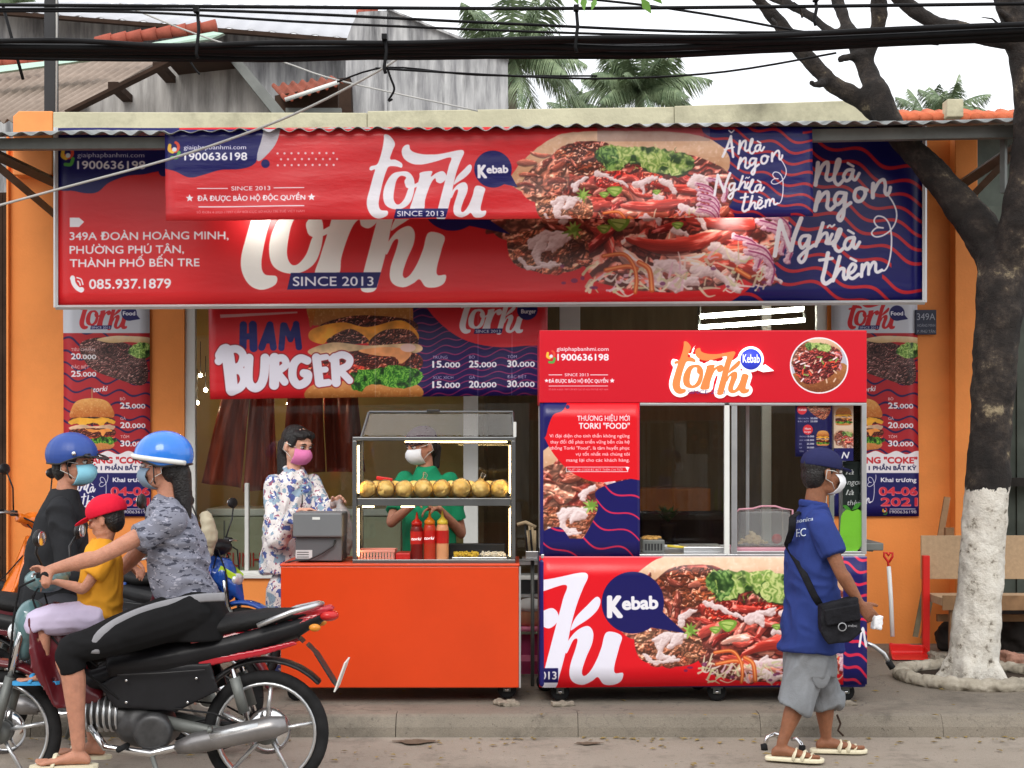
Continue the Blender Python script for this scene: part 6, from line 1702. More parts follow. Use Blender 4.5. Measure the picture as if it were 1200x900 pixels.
MB().box(PX(530, GD + .1), PX(594, GD + .1), GD + .05, GD + .26, z0, z0 + .022).build('tray', m_alu, t, bevel=.003)
for col, a, b, nm in ((H_('e8c040'), 530, 562, 'yellow_food'), (H_('f0e6d0'), 562, 594, 'pale_food')):
    fm = MB()
    for k in range(80): 
        c = (PX(random.uniform(a + 2, b - 2), GD + .1), random.uniform(GD + .06, GD + .25), z0 + .028 + random.uniform(0, .012)); fm.box(c[0] - .008, c[0] + .008, c[1] - .005, c[1] + .005, c[2] - .004, c[2] + .005, rot=(random.random(), random.random(), random.random() * 3))
    fm.build(nm, mat(nm, col, .45, var=.15, scale=30), t, kind='stuff')
t = thing('dark_tray', 'long dark tray lying behind the bottles in the display case', 'tray', (PX(557, GD + .33), GD + .33, z0))
MB().box(PX(526, GD + .33), PX(592, GD + .33), GD + .30, GD + .38, z0, z0 + .085).build('tray', m_black, t, bevel=.004)
t = thing('red_packet', 'small red and white packet lying on the buns at the left', 'packet', P(450, 556, GD + .15)); 
MB().box(PX(441, GD + .16), PX(460, GD + .16), GD + .15, GD + .18, sz + .1, sz + .122, rot=(0, .15, 0)).build('packet', m_red, t, bevel=.004)

# cash register -----------------------------------------------------
rz0 = ocz1 + .003; RD = 8.76
rg = thing('cash_register', 'grey cash register seen from behind on the left end of the orange cart', 'cash register', (PX(372, RD), RD + .15, rz0))
m_reg = mat('grey_plastic', H_('707274'), .5, var=.04); m_reg2 = mat('darker_grey_plastic', H_('5c5d60'), .5, var=.04)
MB().box(PX(345, RD), PX(400, RD), RD + .035, RD + .32, rz0 + .008, PZ(629, RD)).build('base', m_reg2, rg, bevel=.006)
MB().box(PX(343, RD), PX(401, RD), RD, RD + .30, PZ(629.5, RD), PZ(601, RD)).build('head', m_reg, rg, bevel=.010)
MB().box(PX(366, RD), PX(375, RD), RD - .002, RD, PZ(609, RD), PZ(606, RD)).build('badge', m_white, rg)
lb_ = MB().box(PX(345.5, RD), PX(365, RD), RD + .033, RD + .035, PZ(655, RD), PZ(645, RD)).build('label', mat('paper_label', (.6, .6, .6), .6), rg)
for k in range(3): MB().box(PX(347, RD), PX(361, RD), RD + .032, RD + .033, PZ(653.6 - k * 2.8, RD), PZ(652.8 - k * 2.8, RD)).build('print_line', m_black, lb_)
MB().tube([P(393, 633, RD + .03), P(390, 640, RD + .02), P(378, 648, RD + .015), P(362, 656, RD + .01), P(345, 657, RD + .01), P(334, 659.5, RD + .01)], .006, 6).build('cord', m_black, rg)
for px in (352, 394): MB().box(PX(px, RD) - .02, PX(px, RD) + .02, RD + .06, RD + .1, rz0, rz0 + .008).build('foot', m_black, rg)

# between the two carts ----------------------------------------------
st = thing('pink_stool', 'pink plastic stool holding a bowl in the gap between the two carts', 'stool', (PX(622, 9.75), 9.75, PAVE))
m_pk = mat('pink_plastic', H_('e07a9c'), .4, var=.05)
sx0, sx1 = PX(600, 9.6), PX(642, 9.6); stz = PZ(735, 9.6)
MB().box(sx0, sx1, 9.6, 9.82, stz - .03, stz).build('seat', m_pk, st, bevel=.01)
for a in (sx0 + .01, sx1 - .04):
    for b in (9.61, 9.78): MB().box(a, a + .03, b, b + .03, PAVE, stz - .03).build('leg', m_pk, st)
MB().box(sx0, sx1, 9.6, 9.61, PZ(775, 9.6), PZ(768, 9.6)).build('stretcher', m_pk, st); MB().box(sx0 + .05, sx1 - .05, 9.7, 9.72, PAVE + .02, stz - .06).build('panel', mat('deep_pink', H_('a83c6a'), .5), st)
t = thing('food_tub', 'round pale tub covered with a white cloth on the pink stool', 'tub', (PX(621, 9.7), 9.7, stz))
MB().lathe((PX(621, 9.7), 9.71, stz), [(.06, 0), (.085, .02), (.09, .10), (.085, .12), (.04, .15), (.001, .16)], 20).build('tub', mat('peach_tub', H_('c89070'), .6, var=.15), t)
MB().lathe((PX(621, 9.7), 9.71, stz + .10), [(.094, 0), (.094, .03), (.05, .07), (.001, .08)], 20).build('cloth', m_white, t)
t = thing('steel_rack', 'dark metal rack with boxes standing between the two carts', 'rack', (PX(621, 9.95), 9.95, PAVE))
for a in (604, 638):
    for b in (9.9, 10.15): MB().box(PX(a, 9.9) - .012, PX(a, 9.9) + .012, b, b + .02, PAVE, PZ(640, 9.9)).build('post', m_dark, t)
for yy in (662, 700): MB().box(PX(600, 9.9), PX(640, 9.9), 9.9, 10.17, PZ(yy, 9.9), PZ(yy, 9.9) + .02).build('shelf', m_alu, t)
t = thing('storage_box', 'black and white box on the metal rack between the carts', 'box', (PX(621, 9.95), 9.95, PZ(700, 9.9) + .02)); 
MB().box(PX(608, 9.9), PX(634, 9.9), 9.93, 10.12, PZ(700, 9.9) + .021, PZ(680, 9.9)).build('box', m_black, t, bevel=.004); MB().box(PX(607, 9.9), PX(635, 9.9), 9.92, 10.13, PZ(680, 9.9) + .001, PZ(675, 9.9)).build('lid', m_white, t, bevel=.004)
t = thing('utensil_holder', 'steel holder with pale sticks and utensils between the two carts', 'utensil holder', P(622, 655, 9.3))
MB().box(PX(616, 9.3), PX(631, 9.3), 9.3, 9.38, PZ(654, 9.3), PZ(646, 9.3)).build('cup', m_alu, t, bevel=.003)
m_stick = mat('pale_wood_stick', H_('d8c4a0'), .6)
for k in range(7):
    a = 618 + k * 1.9; MB().tube([P(a, 646, 9.33 + .005 * (k % 3)), P(a + random.uniform(-3, 3), 612 + random.uniform(0, 12), 9.33)], .008, 6).build('stick', m_stick if k % 3 else m_black, t)
MB().tube([P(606, 615, 9.33), P(616, 612, 9.33), P(628, 618, 9.33)], .012, 6).build('ladle', m_stick, t)
t = thing('holder_stand', 'thin steel stand under the utensil holder between the carts', 'stand', (PX(624, 9.34), 9.34, PAVE))
MB().tube([(PX(624, 9.34), 9.34, PAVE), (PX(624, 9.34), 9.34, PZ(654, 9.3) - .012)], .012, 8).build('post', m_steel, t)
MB().box(PX(612, 9.34), PX(636, 9.34), 9.26, 9.44, PZ(654, 9.3) - .012, PZ(654, 9.3) - .001).build('plate', m_alu, t)

# ================================================================== right side of the pavement
dp = thing('dustpan', 'red long handled dustpan with white pole and heart shaped grip by the orange wall', 'dustpan', (PX(1068, 10.6), 10.6, PAVE))
pn = MB()
c = [P(1043, 748, 10.75), P(1082, 748, 10.75), P(1096, 764, 10.45), P(1047, 767, 10.45)]
for q in c: q.z = PAVE + .004
c2 = [q.copy() for q in c]; c2[0].z += .085; c2[1].z += .07; c2[3].z += .02; c2[2].z += .01
pn.slab(c, (0, 0, .008)); pn.slab([c[0], c[1], c2[1], c2[0]], (0, .01, 0)); pn.slab([c[0], c[3], c2[3], c2[0]], (-.01, 0, 0)); pn.slab([c[1], c[2], c2[2], c2[1]], (.01, 0, 0))
link('pan', organic(pn, .008, 1), m_red, dp)
MB().tube([P(1046, 746, 10.74), P(1044, 700, 10.8), P(1041.5, 664, 10.85)], .016, 8).build('pole', mat('white_plastic_tube', (.75, .76, .75), .4, var=.03), dp)
MB().tube([P(1041.5, 665, 10.85), P(1040.5, 658, 10.85), P(1036, 652, 10.85), P(1036, 647.5, 10.85), P(1039.5, 648, 10.85), P(1041, 651, 10.85), P(1043, 648, 10.85), P(1046, 648, 10.85), P(1046, 652.5, 10.85), P(1041.5, 659, 10.85)], .009, 6).build('grip', m_red, dp)
bn = thing('plywood_bench', 'old bench of chipboard and timber with red end leg behind the tree', 'bench', (PX(1150, 10.9), 10.9, PAVE))
B = 10.8
MB().box(PX(1084, B), PX(1260, B), B + .10, B + .12, PZ(680, B), PZ(628.5, B)).build('backrest', m_ply, bn, bevel=.003)
MB().box(PX(1090, B), PX(1260, B), B - .30, B + .08, PZ(705, B), PZ(696, B)).build('seat', m_ply, bn, bevel=.003)
MB().box(PX(1090, B), PX(1260, B), B - .31, B - .302, PZ(710, B), PZ(693, B)).build('front_rail', m_wood, bn, bevel=.003)
MB().box(PX(1081, B), PX(1089, B), B - .02, B + .03, PAVE, PZ(651, B)).build('leg', m_red, bn, bevel=.004)
for px, m_ in ((1100, m_wood), (1205, m_wood)): MB().box(PX(px, B), PX(px + 7, B), B - .28, B - .24, PAVE, PZ(706, B)).build('leg', m_, bn, bevel=.004)
MB().box(PX(1098, B), PX(1250, B), B - .02, B + .02, PZ(728, B), PZ(720, B)).build('stretcher', m_wood, bn)
t = thing('leaning_plank', 'brown plank leaning on the orange wall above the bench', 'plank', P(1104, 628, 11.1)); 
MB().slab([P(1099, 628, 11.1), P(1106, 629, 11.1), P(1114, 583, 11.24), P(1107, 582, 11.24)], (0, .02, 0)).build('plank', m_wood, t)
MB().box(PX(1106, 11.05), PX(1116, 11.05), 11.0, 11.05, PZ(628, 11.05), PZ(618, 11.05)).build('block', m_wood, t)
for k, (a, b, cc, d_) in enumerate(((1070, 746, 1082, 690), (1079, 748, 1090, 700))):
    MB().slab([P(a, b, 10.85), P(a + 6, b + 1, 10.85), P(cc + 4, d_, 11.2), P(cc - 1, d_ - 1, 11.2)], (0, .015, 0)).build('grey_board', mat('grey_weathered_board', H_('6e6652'), .9, var=.25, scale=9), label=('narrow grey weathered board leaning on the wall, nearer the dustpan', 'narrow grey weathered board leaning against the red bench leg')[k], cat='board', group='grey boards leaning beside the bench')
t = thing('under_bench_clutter', 'dark heap of sacks pushed under the bench', 'sack', P(1185, 745, 11.05)); t.location.z = PAVE
for k, (a, b, r) in enumerate(((1120, 735, .13), (1188, 732, .17), (1215, 728, .18))):
    c = P(a, b, 11.0); link('sack', organic(MB().ball((c.x, c.y, PAVE + r * .8), (r * 1.2, r * .8, r)), .015, 3, .03, 9), mat('dark_sack', H_('322e2c'), .8, var=.3), t)
stone(PX(1183, 10.0), 10.0, .06, .08, .12, 'red and grey brick block beside the foot of the tree', mat('brick_block', H_('9a7464'), .9, var=.25, scale=8), name='brick_block', cat='brick')
stone(PX(1103, 10.5), 10.5, .09, .05, .045, 'flat grey slab lying beside the red dustpan', name='slab')
# bent steel hoop and wire by the walking man
t = thing('steel_hoop', 'bent steel stand feet with black ends on the road behind the walking man', 'metal stand', P(917, 888, 7.95)); t.location.z = 0
z_ = .0
MB().tube([P(896, 874, 7.95), P(899, 864, 7.95), P(907, 860, 7.97), P(915, 862, 8.0), P(920, 868, 8.05)], .012, 8).build('hoop', m_chrome, t)
MB().tube([P(928, 866, 8.0), P(934, 866, 7.97), P(939, 872, 7.95), P(940, 880, 7.93)], .012, 8).build('hoop', m_chrome, t)
MB().tube([P(895, 872, 7.95), P(896, 879, 7.95)], .018, 8).build('rubber_end', m_rubber, t); MB().tube([P(940, 874, 7.94), P(940, 883, 7.92)], .018, 8).build('rubber_end', m_rubber, t)
MB().tube([P(981, 838, 8.2), P(985, 848, 8.15), P(982, 856, 8.1), P(988, 862, 8.05)], .006, 6).build('loose_wire', m_dark, label='short thin loose wire on the kerb beside the heel of the man', cat='wire')

# ================================================================== people
UP = Vector((0, 0, 1))
def V3(*a): return Vector(a)
def limb(mb, pts, radii, seg=12, flat=1.0, end=True):
    q = catmull([tuple(p) + (r,) for p, r in zip(pts, radii)], False, 5)
    mb.tube([Vector(v[:3]) for v in q], [float(v[3]) for v in q], seg, flat=flat)
    mb.ball(pts[0], radii[0] * .98, 12, 8)
    if end: mb.ball(pts[-1], radii[-1] * .98, 12, 8)
def arm_(mb, s, e, w, k=1.0):
    m1, m2 = s.lerp(e, .45), e.lerp(w, .3)
    limb(mb, [s, m1, e, m2, w], [.047 * k, .044 * k, .036 * k, .039 * k, .024 * k])
def leg_(mb, h, k_, a, s=1.0):
    limb(mb, [h, h.lerp(k_, .4), k_, k_.lerp(a, .28), k_.lerp(a, .7), a], [.058 * s, .070 * s, .052 * s, .054 * s, .038 * s, .031 * s])
def torso(mb, H, N, Rv, Fv, tab, n=20):
    """tab: (t, half width, half depth, forward shift)"""
    ax = (N - H); rings = []
    for t, hw, hd, fs in tab:
        c = H + ax * t + Fv * fs
        rings.append([c + Rv * hw * (abs(math.cos(a)) ** .85) * (1 if math.cos(a) > 0 else -1) + Fv * hd * math.sin(a) for a in [2 * math.pi * k / n for k in range(n)]])
    mb.loft(rings)
def fdir(deg): return Vector((math.cos(R(deg)), math.sin(R(deg)), 0))
def frame(f, tilt=0.0):
    f = f.normalized(); r = f.cross(UP).normalized()
    f2 = (f * math.cos(tilt) - UP * math.sin(tilt)); u2 = r.cross(f2)
    return f2, r, u2           # forward, right, up (tilt > 0 looks down)
def head(mb, C, f, r, u, s=1.0):
    M3 = Matrix((r, f, u)).transposed()
    B = lambda off, rad: mb.ball(C + (r * off[0] + f * off[1] + u * off[2]) * s, tuple(q * s for q in rad), 16, 12, rot=M3)
    B((0, -.012, .03), (.076, .094, .084)); B((0, .012, -.025), (.064, .076, .078)); B((0, .046, -.078), (.036, .036, .028))
    B((-.026, .02, -.07), (.03, .05, .03)); B((.026, .02, -.07), (.03, .05, .03))
    B((0, .074, .034), (.048, .016, .014)); B((-.036, .055, -.022), (.024, .026, .022)); B((.036, .055, -.022), (.024, .026, .022))
    B((0, .083, -.052), (.024, .012, .010)); B((0, .082, -.066), (.020, .011, .008))
    mb.tube([C + (f * .082 + u * .024) * s, C + (f * .100 - u * .022) * s], [.010 * s, .013 * s], 10)
    B((0, .098, -.026), (.016, .012, .010))
    for sg in (-1, 1):
        B((sg * .079, -.008, -.010), (.007, .017, .030)); B((sg * .074, .0, -.028), (.006, .010, .010))
def face_details(parent, C, f, r, u, m_brow, s=1.0):
    for sg in (-1, 1):
        e = C + (f * .076 + r * .030 * sg + u * .016) * s
        MB().ball(e, (.0125 * s, .0125 * s, .009 * s), 10, 7).build('eye', m_eyew, parent)
        MB().ball(e + f * .0085 * s - u * .001, (.0062 * s,) * 3, 8, 6).build('iris', m_iris, parent)
        MB().tube([e + (r * -.015 + f * .006 + u * .006) * s, e + (f * .012 + u * .0095) * s, e + (r * .015 + f * .004 + u * .005) * s], .0024 * s, 5).build('eyelid', m_brow, parent)
        MB().tube([e + (r * -.018 + f * .010 + u * .019) * s, e + (f * .014 + u * .025) * s, e + (r * .018 + f * .004 + u * .019) * s], [.003 * s, .0042 * s, .002 * s], 5).build('eyebrow', m_brow, parent)
def mask_(parent, C, f, r, u, col, s=1.0, name='face_mask'):
    mb = MB(); rings = []
    # pleated cloth shell over nose, mouth and chin
    rows = [(.004, .100, .050), (-.014, .117, .062), (-.036, .124, .066), (-.060, .116, .064), (-.084, .100, .052), (-.096, .078, .036)]
    n = 13; pts = []
    for z, fw, hw in rows:
        row = []
        for i in range(n):
            t = -1 + 2 * i / (n - 1)
            row.append(C + (r * hw * t * 1.05 + f * (fw - (.055 * abs(t) ** 2.0)) + u * (z + .004 * math.cos(t * 3))) * s)
        pts.append(row)
    V_ = [p for row in pts for p in row] + [p - f * .006 * s for row in pts for p in row]; N0 = n * len(rows)
    Fc = []
    for j in range(len(rows) - 1):
        for i in range(n - 1):
            a = j * n + i; Fc.append((a, a + 1, a + n + 1, a + n)); b = a + N0; Fc.append((b, b + n, b + n + 1, b + 1))
    ed = list(range(n)) + [j * n + n - 1 for j in range(1, len(rows))] + [(len(rows) - 1) * n + i for i in range(n - 2, -1, -1)] + [j * n for j in range(len(rows) - 2, 0, -1)]
    for k in range(len(ed)): a, b = ed[k], ed[(k + 1) % len(ed)]; Fc.append((a, b, b + N0, a + N0))
    mb.add(V_, Fc, True); o = mb.build(name, col, parent)
    for sg in (-1, 1):
        ear = C + (r * sg * .083 - f * .018 + u * .012) * s; ear2 = C + (r * sg * .083 - f * .020 - u * .03) * s
        MB().tube([C + (r * sg * .052 + f * .052 + u * .008) * s, C + (r * sg * .078 + f * .02 + u * .012) * s, ear, ear2, C + (r * sg * .074 + f * .02 - u * .045) * s, C + (r * sg * .050 + f * .046 - u * .072) * s], .0018 * s, 5).build('ear_loop', m_white, o)
    return o
def hand(mb, W, d, pn, th, curl=.5, s=1.0, spread=.06):
    """wrist W, pointing d, palm facing pn, thumb towards th"""
    d = d.normalized(); th = (th - d * th.dot(d)).normalized(); pn = (pn - d * pn.dot(d) - th * pn.dot(th)).normalized()
    rings = []
    for t, hw, hd in ((-.01, .024, .018), (.02, .032, .017), (.055, .039, .015), (.085, .039, .012)):
        c = W + d * t * s
        rings.append([c + th * hw * s * math.cos(a) + pn * hd * s * math.sin(a) for a in [2 * math.pi * k / 12 for k in range(12)]])
    mb.loft(rings)
    for i, (off, L, rr) in enumerate(((.029, .072, .0088), (.010, .080, .0092), (-.009, .075, .0088), (-.027, .060, .0078))):
        b = W + (d * .080 + th * off) * s; dr = (d + th * spread * (1.5 - i)).normalized(); pts = [b - dr * .01 * s, b]; p = b
        for j, fr in enumerate((.45, .32, .23)):
            a = curl * (.75 + .35 * j) * (1 + .12 * i)
            dr = (dr * math.cos(a) + pn * math.sin(a)).normalized(); p = p + dr * L * fr * s; pts.append(p)
        mb.tube(pts, [rr * s, rr * s, rr * .95 * s, rr * .88 * s, rr * .75 * s], 8); mb.ball(pts[-1], rr * .76 * s, 8, 6)
    b = W + (d * .022 + th * .026) * s; dr = (d * .75 + th * .62 + pn * .28).normalized()
    p1 = b + dr * .038 * s; dr2 = (dr + pn * curl * .7 - th * .2).normalized(); p2 = p1 + dr2 * .030 * s; p3 = p2 + (dr2 + pn * curl * .4).normalized() * .022 * s
    mb.tube([b, p1, p2, p3], [.013 * s, .0115 * s, .010 * s, .008 * s], 8); mb.ball(p3, .0082 * s, 8, 6)
def foot(mb, A, td, s=1.0, base=None):
    """ankle A, toe direction td; sole at z=base"""
    td = Vector(td); sd = td.cross(UP).normalized(); z0 = base if base is not None else A.z - .07 * s
    rings = []
    h = A.z - z0
    for t, hw, zt in ((-.055, .022, .035), (-.035, .030, .055), (0, .033, max(.06, h)), (.05, .036, .055), (.10, .042, .038), (.145, .043, .026), (.165, .036, .020)):
        zt = zt * (1 if t != 0 else 1)
        c = Vector((A.x, A.y, z0)) + td * t * s
        rings.append([c + sd * hw * s * math.cos(a) + UP * ((zt / 2 if t == 0 else zt * s / 2) * (1 + math.sin(a))) for a in [2 * math.pi * k / 12 for k in range(12)]])
    mb.loft(rings)
    for i in range(5):
        o_ = .032 - .016 * i; L = (.198, .196, .188, .178, .166)[i]
        rr = .0125 if i == 0 else .0085
        c = Vector((A.x, A.y, z0 + rr * s)); c0 = c + td * .15 * s + sd * o_ * s; mb.tube([c0, c + td * L * s + sd * o_ * s], rr * s, 8); mb.ball(c + td * L * s + sd * o_ * s, rr * s, 8, 6)
def cloth_fn(amp=.008, sc=(5, 5, 9), seed=0, pull=None):
    def fn(co, no):
        out = co.copy()
        for i in range(len(co)):
            c = co[i]
            v = Vector((c[0] * sc[0] + seed, c[1] * sc[1], c[2] * sc[2]))
            w_ = mnoise.noise_vector(v * .6)
            n_ = mnoise.noise(v + w_ * 1.3)
            n2 = mnoise.noise(v * 2.7 + w_ * 2)
            d_ = amp * (1.2 * (1 - abs(n_) * 2.4) + .35 * n2)
            out[i] = c + no[i] * max(d_, -.004)
        return out
    return fn
m_eyew = mat('eye_white', (.70, .68, .66), .3, var=.02); m_iris = mat('dark_iris', (.02, .012, .01), .2, var=.05)
m_hair = mat('black_hair', (.012, .010, .010), .42, var=.3, scale=60, bump=.5, bscale=120)
m_skin1 = mat('tan_skin', H_('b9826a'), .62, var=.13, scale=26, bump=.2, bscale=120)
m_skin2 = mat('brown_skin', H_('8a5a40'), .62, var=.15, scale=26, bump=.22, bscale=120)
m_skin3 = mat('light_skin', H_('d8a48c'), .58, var=.09, scale=26, bump=.15, bscale=120)
for m_ in (m_skin1, m_skin2, m_skin3):
    b_ = m_.node_tree.nodes['Principled BSDF']; b_.inputs['Subsurface Weight'].default_value = .12; b_.inputs['Subsurface Radius'].default_value = (.02, .008, .004)
m_lime = mat('white_mask_cloth', (.78, .79, .82), .75, var=.03, bump=.15, bscale=90)
def hair_cap(parent, C, f, r, u, s=1.0, long=None, m=None, front=False):
    M3 = Matrix((r, f, u)).transposed(); mb = MB()
    mb.ball(C + (-f * .020 + u * .040) * s, (.083 * s, .097 * s, .083 * s), 18, 14, rot=M3); mb.ball(C + (-f * .045 - u * .005) * s, (.076 * s, .062 * s, .085 * s), 16, 12, rot=M3)
    if front:
        for sg in (-1, 1): mb.ball(C + (f * .034 + r * sg * .034 + u * .082) * s, (.045 * s, .05 * s, .026 * s), 14, 10, rot=M3); mb.ball(C + (f * .042 + u * .094) * s, (.04 * s, .045 * s, .022 * s), 12, 8, rot=M3); mb.ball(C + (f * .02 + r * sg * .066 + u * .04) * s, (.016 * s, .032 * s, .045 * s), 12, 8, rot=M3)
    if long: 
        pts, rad = long; mb.tube(pts, rad, 12)
    def hf(co, no):
        out = co.copy()
        for i in range(len(co)):
            v = Vector(co[i]); out[i] = co[i] + no[i] * (.004 * mnoise.noise(Vector((v.x * 90, v.y * 90, v.z * 14))))
        return out
    return link('hair', organic(mb, .006, 2, fn=hf), m or m_hair, parent)

# ------------------------------------------------------------------ the walking man
D = 7.75
Pm = lambda x, y, dy=0.0: P(x, y, D + dy)
man = thing('person', 'man walking right in navy cap, blue polo shirt and grey three quarter shorts', 'person', (PX(955, D), D, 0))
f, r, u = frame(fdir(14), .12)
fb = fdir(12); rb = fb.cross(UP)
HC = Pm(964, 554)
sk = MB(); head(sk, HC, f, r, u, 1.07)
neck0 = Pm(953, 596); sk.tube([neck0 - UP * .03, HC - u * .05 - f * .02], [.058, .052], 14)
hipc = Pm(949, 752); chest = Pm(950, 640)
shR, shL = Pm(962, 613, -.165), Pm(948, 611, .165)
elR, wrR = Pm(984, 668, -.22), Pm(1008, 708, -.20)
elL, wrL = Pm(926, 672, .26), Pm(938, 720, .26)
arm_(sk, shR, elR, wrR, .95); arm_(sk, shL, elL, wrL, .92)
hdir = (wrR - elR).normalized()
hand(sk, wrR, (hdir + V3(.35, 0, -.1)).normalized(), V3(.2, .9, -.3), V3(.5, 0, .8), .55, .95)
hand(sk, wrL, V3(.1, 0, -1), V3(.2, -.9, 0), V3(1, 0, 0), .5, .95)
hpR, knR, anR = Pm(946, 764, -.03), Pm(934, 822, -.07), P(916, 872, 7.66)
hpL, knL, anL = Pm(955, 764, .03), Pm(966, 822, .08), P(968, 866, 7.86)
leg_(sk, hpR - UP * .08, knR, anR, .90); leg_(sk, hpL - UP * .08, knL, anL, .90); sk.tube([hpR - UP * .08, hpL - UP * .08], .045, 10)
foot(sk, anR, V3(.94, -.25, 0).normalized(), .95, .022); foot(sk, anL, V3(.97, -.05, .0).normalized(), .95, .024)
link('body', organic(sk, .0058, 2), m_skin2, man)
face_details(man, HC, f, r, u, m_hair, 1.07)
mask_(man, HC, f, r, u, m_lime, 1.09)
hair_cap(man, HC - u * .004, f, r, u, 1.05)
# polo shirt
sh = MB()
torso(sh, Pm(948, 756), neck0, rb, fb, [(-.03, .186, .158, .01), (.1, .176, .145, .01), (.35, .168, .125, .01), (.6, .175, .12, 0), (.8, .172, .108, 0), (.90, .13, .09, 0), (1.0, .075, .07, 0), (1.04, .065, .062, 0)])
for s_, e_ in ((shR, elR), (shL, elL)):
    q = s_.lerp(e_, .66); limb(sh, [s_ - UP * .01, s_.lerp(e_, .4), q], [.060, .063, .064], end=False)
    sh.ball(s_ + V3(0, .05 if s_ is shR else -.05, .0), .064, 12, 8)
pant = cloth_fn(.010, (7, 7, 8), 3)
m_polo = mat('royal_blue_polo', H_('2d3c78'), .8, var=.10, scale=5, bump=.12, bscale=160)
shirt = link('polo_shirt', organic(sh, .007, 2, fn=pant), m_polo, man)
cl = MB()
for k in range(2): cl.tube([neck0 + (rb * math.cos(a) * .066 + fb * math.sin(a) * .066) + UP * (.012 + .014 * k - .012 * math.sin(a)) for a in np.linspace(0, 2 * math.pi, 25)], .011, 8, flat=1.3)
link('collar', organic(cl, .006, 2), m_polo, shirt)
def project_text(txt, origin, right, up, normal, height, width, target, m, parent, name='shirt_print', push=.003, shear=0.0):
    """lettering laid onto a curved garment"""
    co, e, tr = glyph_edges(txt, shear)
    bm = bmesh.new(); x0, x1 = co[:, 0].min(), co[:, 0].max()
    vs_ = [bm.verts.new(((c[0] - x0) / (x1 - x0) * width, c[1] / .70 * height, 0)) for c in co]
    for t in tr:
        try: bm.faces.new([vs_[int(q)] for q in t])
        except ValueError: pass
    bm.normal_update()
    tree = BVHTree.FromObject(target, bpy.context.evaluated_depsgraph_get()) if False else BVHTree.FromPolygons([v.co for v in target.data.vertices], [tuple(p.vertices) for p in target.data.polygons])
    for v in bm.verts:
        w_ = origin + right * v.co.x + up * v.co.y
        hit = tree.ray_cast(w_ + normal * .4, -normal)
        v.co = (hit[0] + normal * push) if hit[0] is not None else w_
    me = bpy.data.meshes.new(name); bm.to_mesh(me); bm.free()
    return link(name, me, m, parent)
m_prw = mat('pale_shirt_print', (.62, .70, .80), .7)
nb = V3(-.25, -1, .1).normalized(); rt = V3(1, -.2, .08).normalized()
project_text("nasonica", Pm(924, 612, -.15), rt, UP, nb, .022, .125, shirt, m_prw, shirt, shear=.1)
project_text("EC", Pm(932, 628.5, -.15), rt, UP, nb, .042, .052, shirt, m_prw, shirt)
project_text("o", Pm(920, 629, -.15), rt, UP, nb, .050, .034, shirt, mat('teal_print', H_('4aa0b8'), .7), shirt)
# three quarter shorts
st_ = MB()
torso(st_, Pm(949, 775), Pm(949, 738), rb, fb, [(-.4, .15, .12, 0), (0, .158, .12, 0), (.6, .15, .11, 0), (1, .14, .10, 0)])
for h_, k_, a_, py, px in ((hpR, knR, anR, 833, 931), (hpL, knL, anL, 818, 966)):
    q = P(px, py - 4, k_.y); h0 = V3(h_.x, h_.y, h_.z - .01); limb(st_, [h0, h0.lerp(k_, .5), k_, q], [.088, .094, .095, .098], 14, end=False)
m_short = mat('grey_cotton_shorts', H_('7d8084'), .9, var=.14, scale=7, bump=.2, bscale=120)
shorts = link('shorts', organic(st_, .007, 2, fn=cloth_fn(.011, (7, 7, 4), 9)), m_short, man)
pk = MB().ball(P(962, 790, 7.62), (.05, .02, .075), 12, 8); link('cargo_pocket', organic(pk, .006, 2, .004, 12), m_short, shorts)
# cap
m_cap = mat('navy_cap_cloth', H_('2a2c52'), .85, var=.1, scale=9, bump=.15, bscale=120)
M3 = Matrix((r, f, u)).transposed()
cp = MB(); cp.ball(HC + u * .048 - f * .012, (.097, .112, .084), 20, 14, rot=M3)
def cut_low(co, no, C=HC, f=f, u=u, lo=.028):
    out = co.copy()
    for i in range(len(co)):
        v = Vector(co[i]) - C; h_ = v.dot(u); lim = lo - .15 * (v.dot(f)) * .3
        if h_ < lim: v = v + u * (lim - h_); out[i] = C + v
    return out
cap = link('cap', organic(cp, .007, 1, fn=cut_low), m_cap, man)
bq = [HC + f * (.075 + .002) + r * -.062 + u * .040, HC + f * .125 + r * -.055 + u * .034, HC + f * .162 + r * 0 + u * .026, HC + f * .125 + r * .055 + u * .034, HC + f * .075 + r * .062 + u * .040, HC + f * .088 + u * .048]
bm_ = MB().slab([q - f * .0 for q in catmull(bq, True, 4)], tuple(-u * .008)); link('peak', organic(bm_, .005, 2), m_cap, cap)
MB().ball(HC + u * .133 - f * .012, .008, 8, 6).build('button', m_cap, cap)
# slip-on shoes
m_shoe = mat('cream_rubber', H_('e0d8bc'), .6, var=.06, scale=12)
for A_2, td, nm in ((anR, V3(.94, -.25, 0).normalized(), 'shoe'), (anL, V3(.97, -.05, 0).normalized(), 'shoe')):
    so = MB(); sd = td.cross(UP); c0 = V3(A_2.x, A_2.y, 0)
    outl = [(-.075, -.028), (-.078, .028), (0, .040), (.08, .046), (.15, .052), (.205, .034), (.215, -.01), (.18, -.046), (.10, -.046), (0, -.038)]
    so.slab([c0 + td * a + sd * b + UP * .002 for a, b in catmull(outl, True, 3)][::-1], (0, 0, .022))
    s1 = link('shoe', organic(so, .005, 1), m_shoe, man)
    for t0, t1, hh in ((.055, .085, .062), (.095, .13, .052), (.14, .16, .044)):
        st2 = MB(); tm = (t0 + t1) / 2
        st2.tube([c0 + td * (tm - .012) + sd * .046 + UP * .015, c0 + td * tm + sd * .036 + UP * hh * .85, c0 + td * tm + UP * hh, c0 + td * tm - sd * .034 + UP * hh * .85, c0 + td * (tm + .015) - sd * .045 + UP * .015], (t1 - t0) / 2, 8, flat=.28, up=UP)
        st2.build('strap', m_shoe, s1)
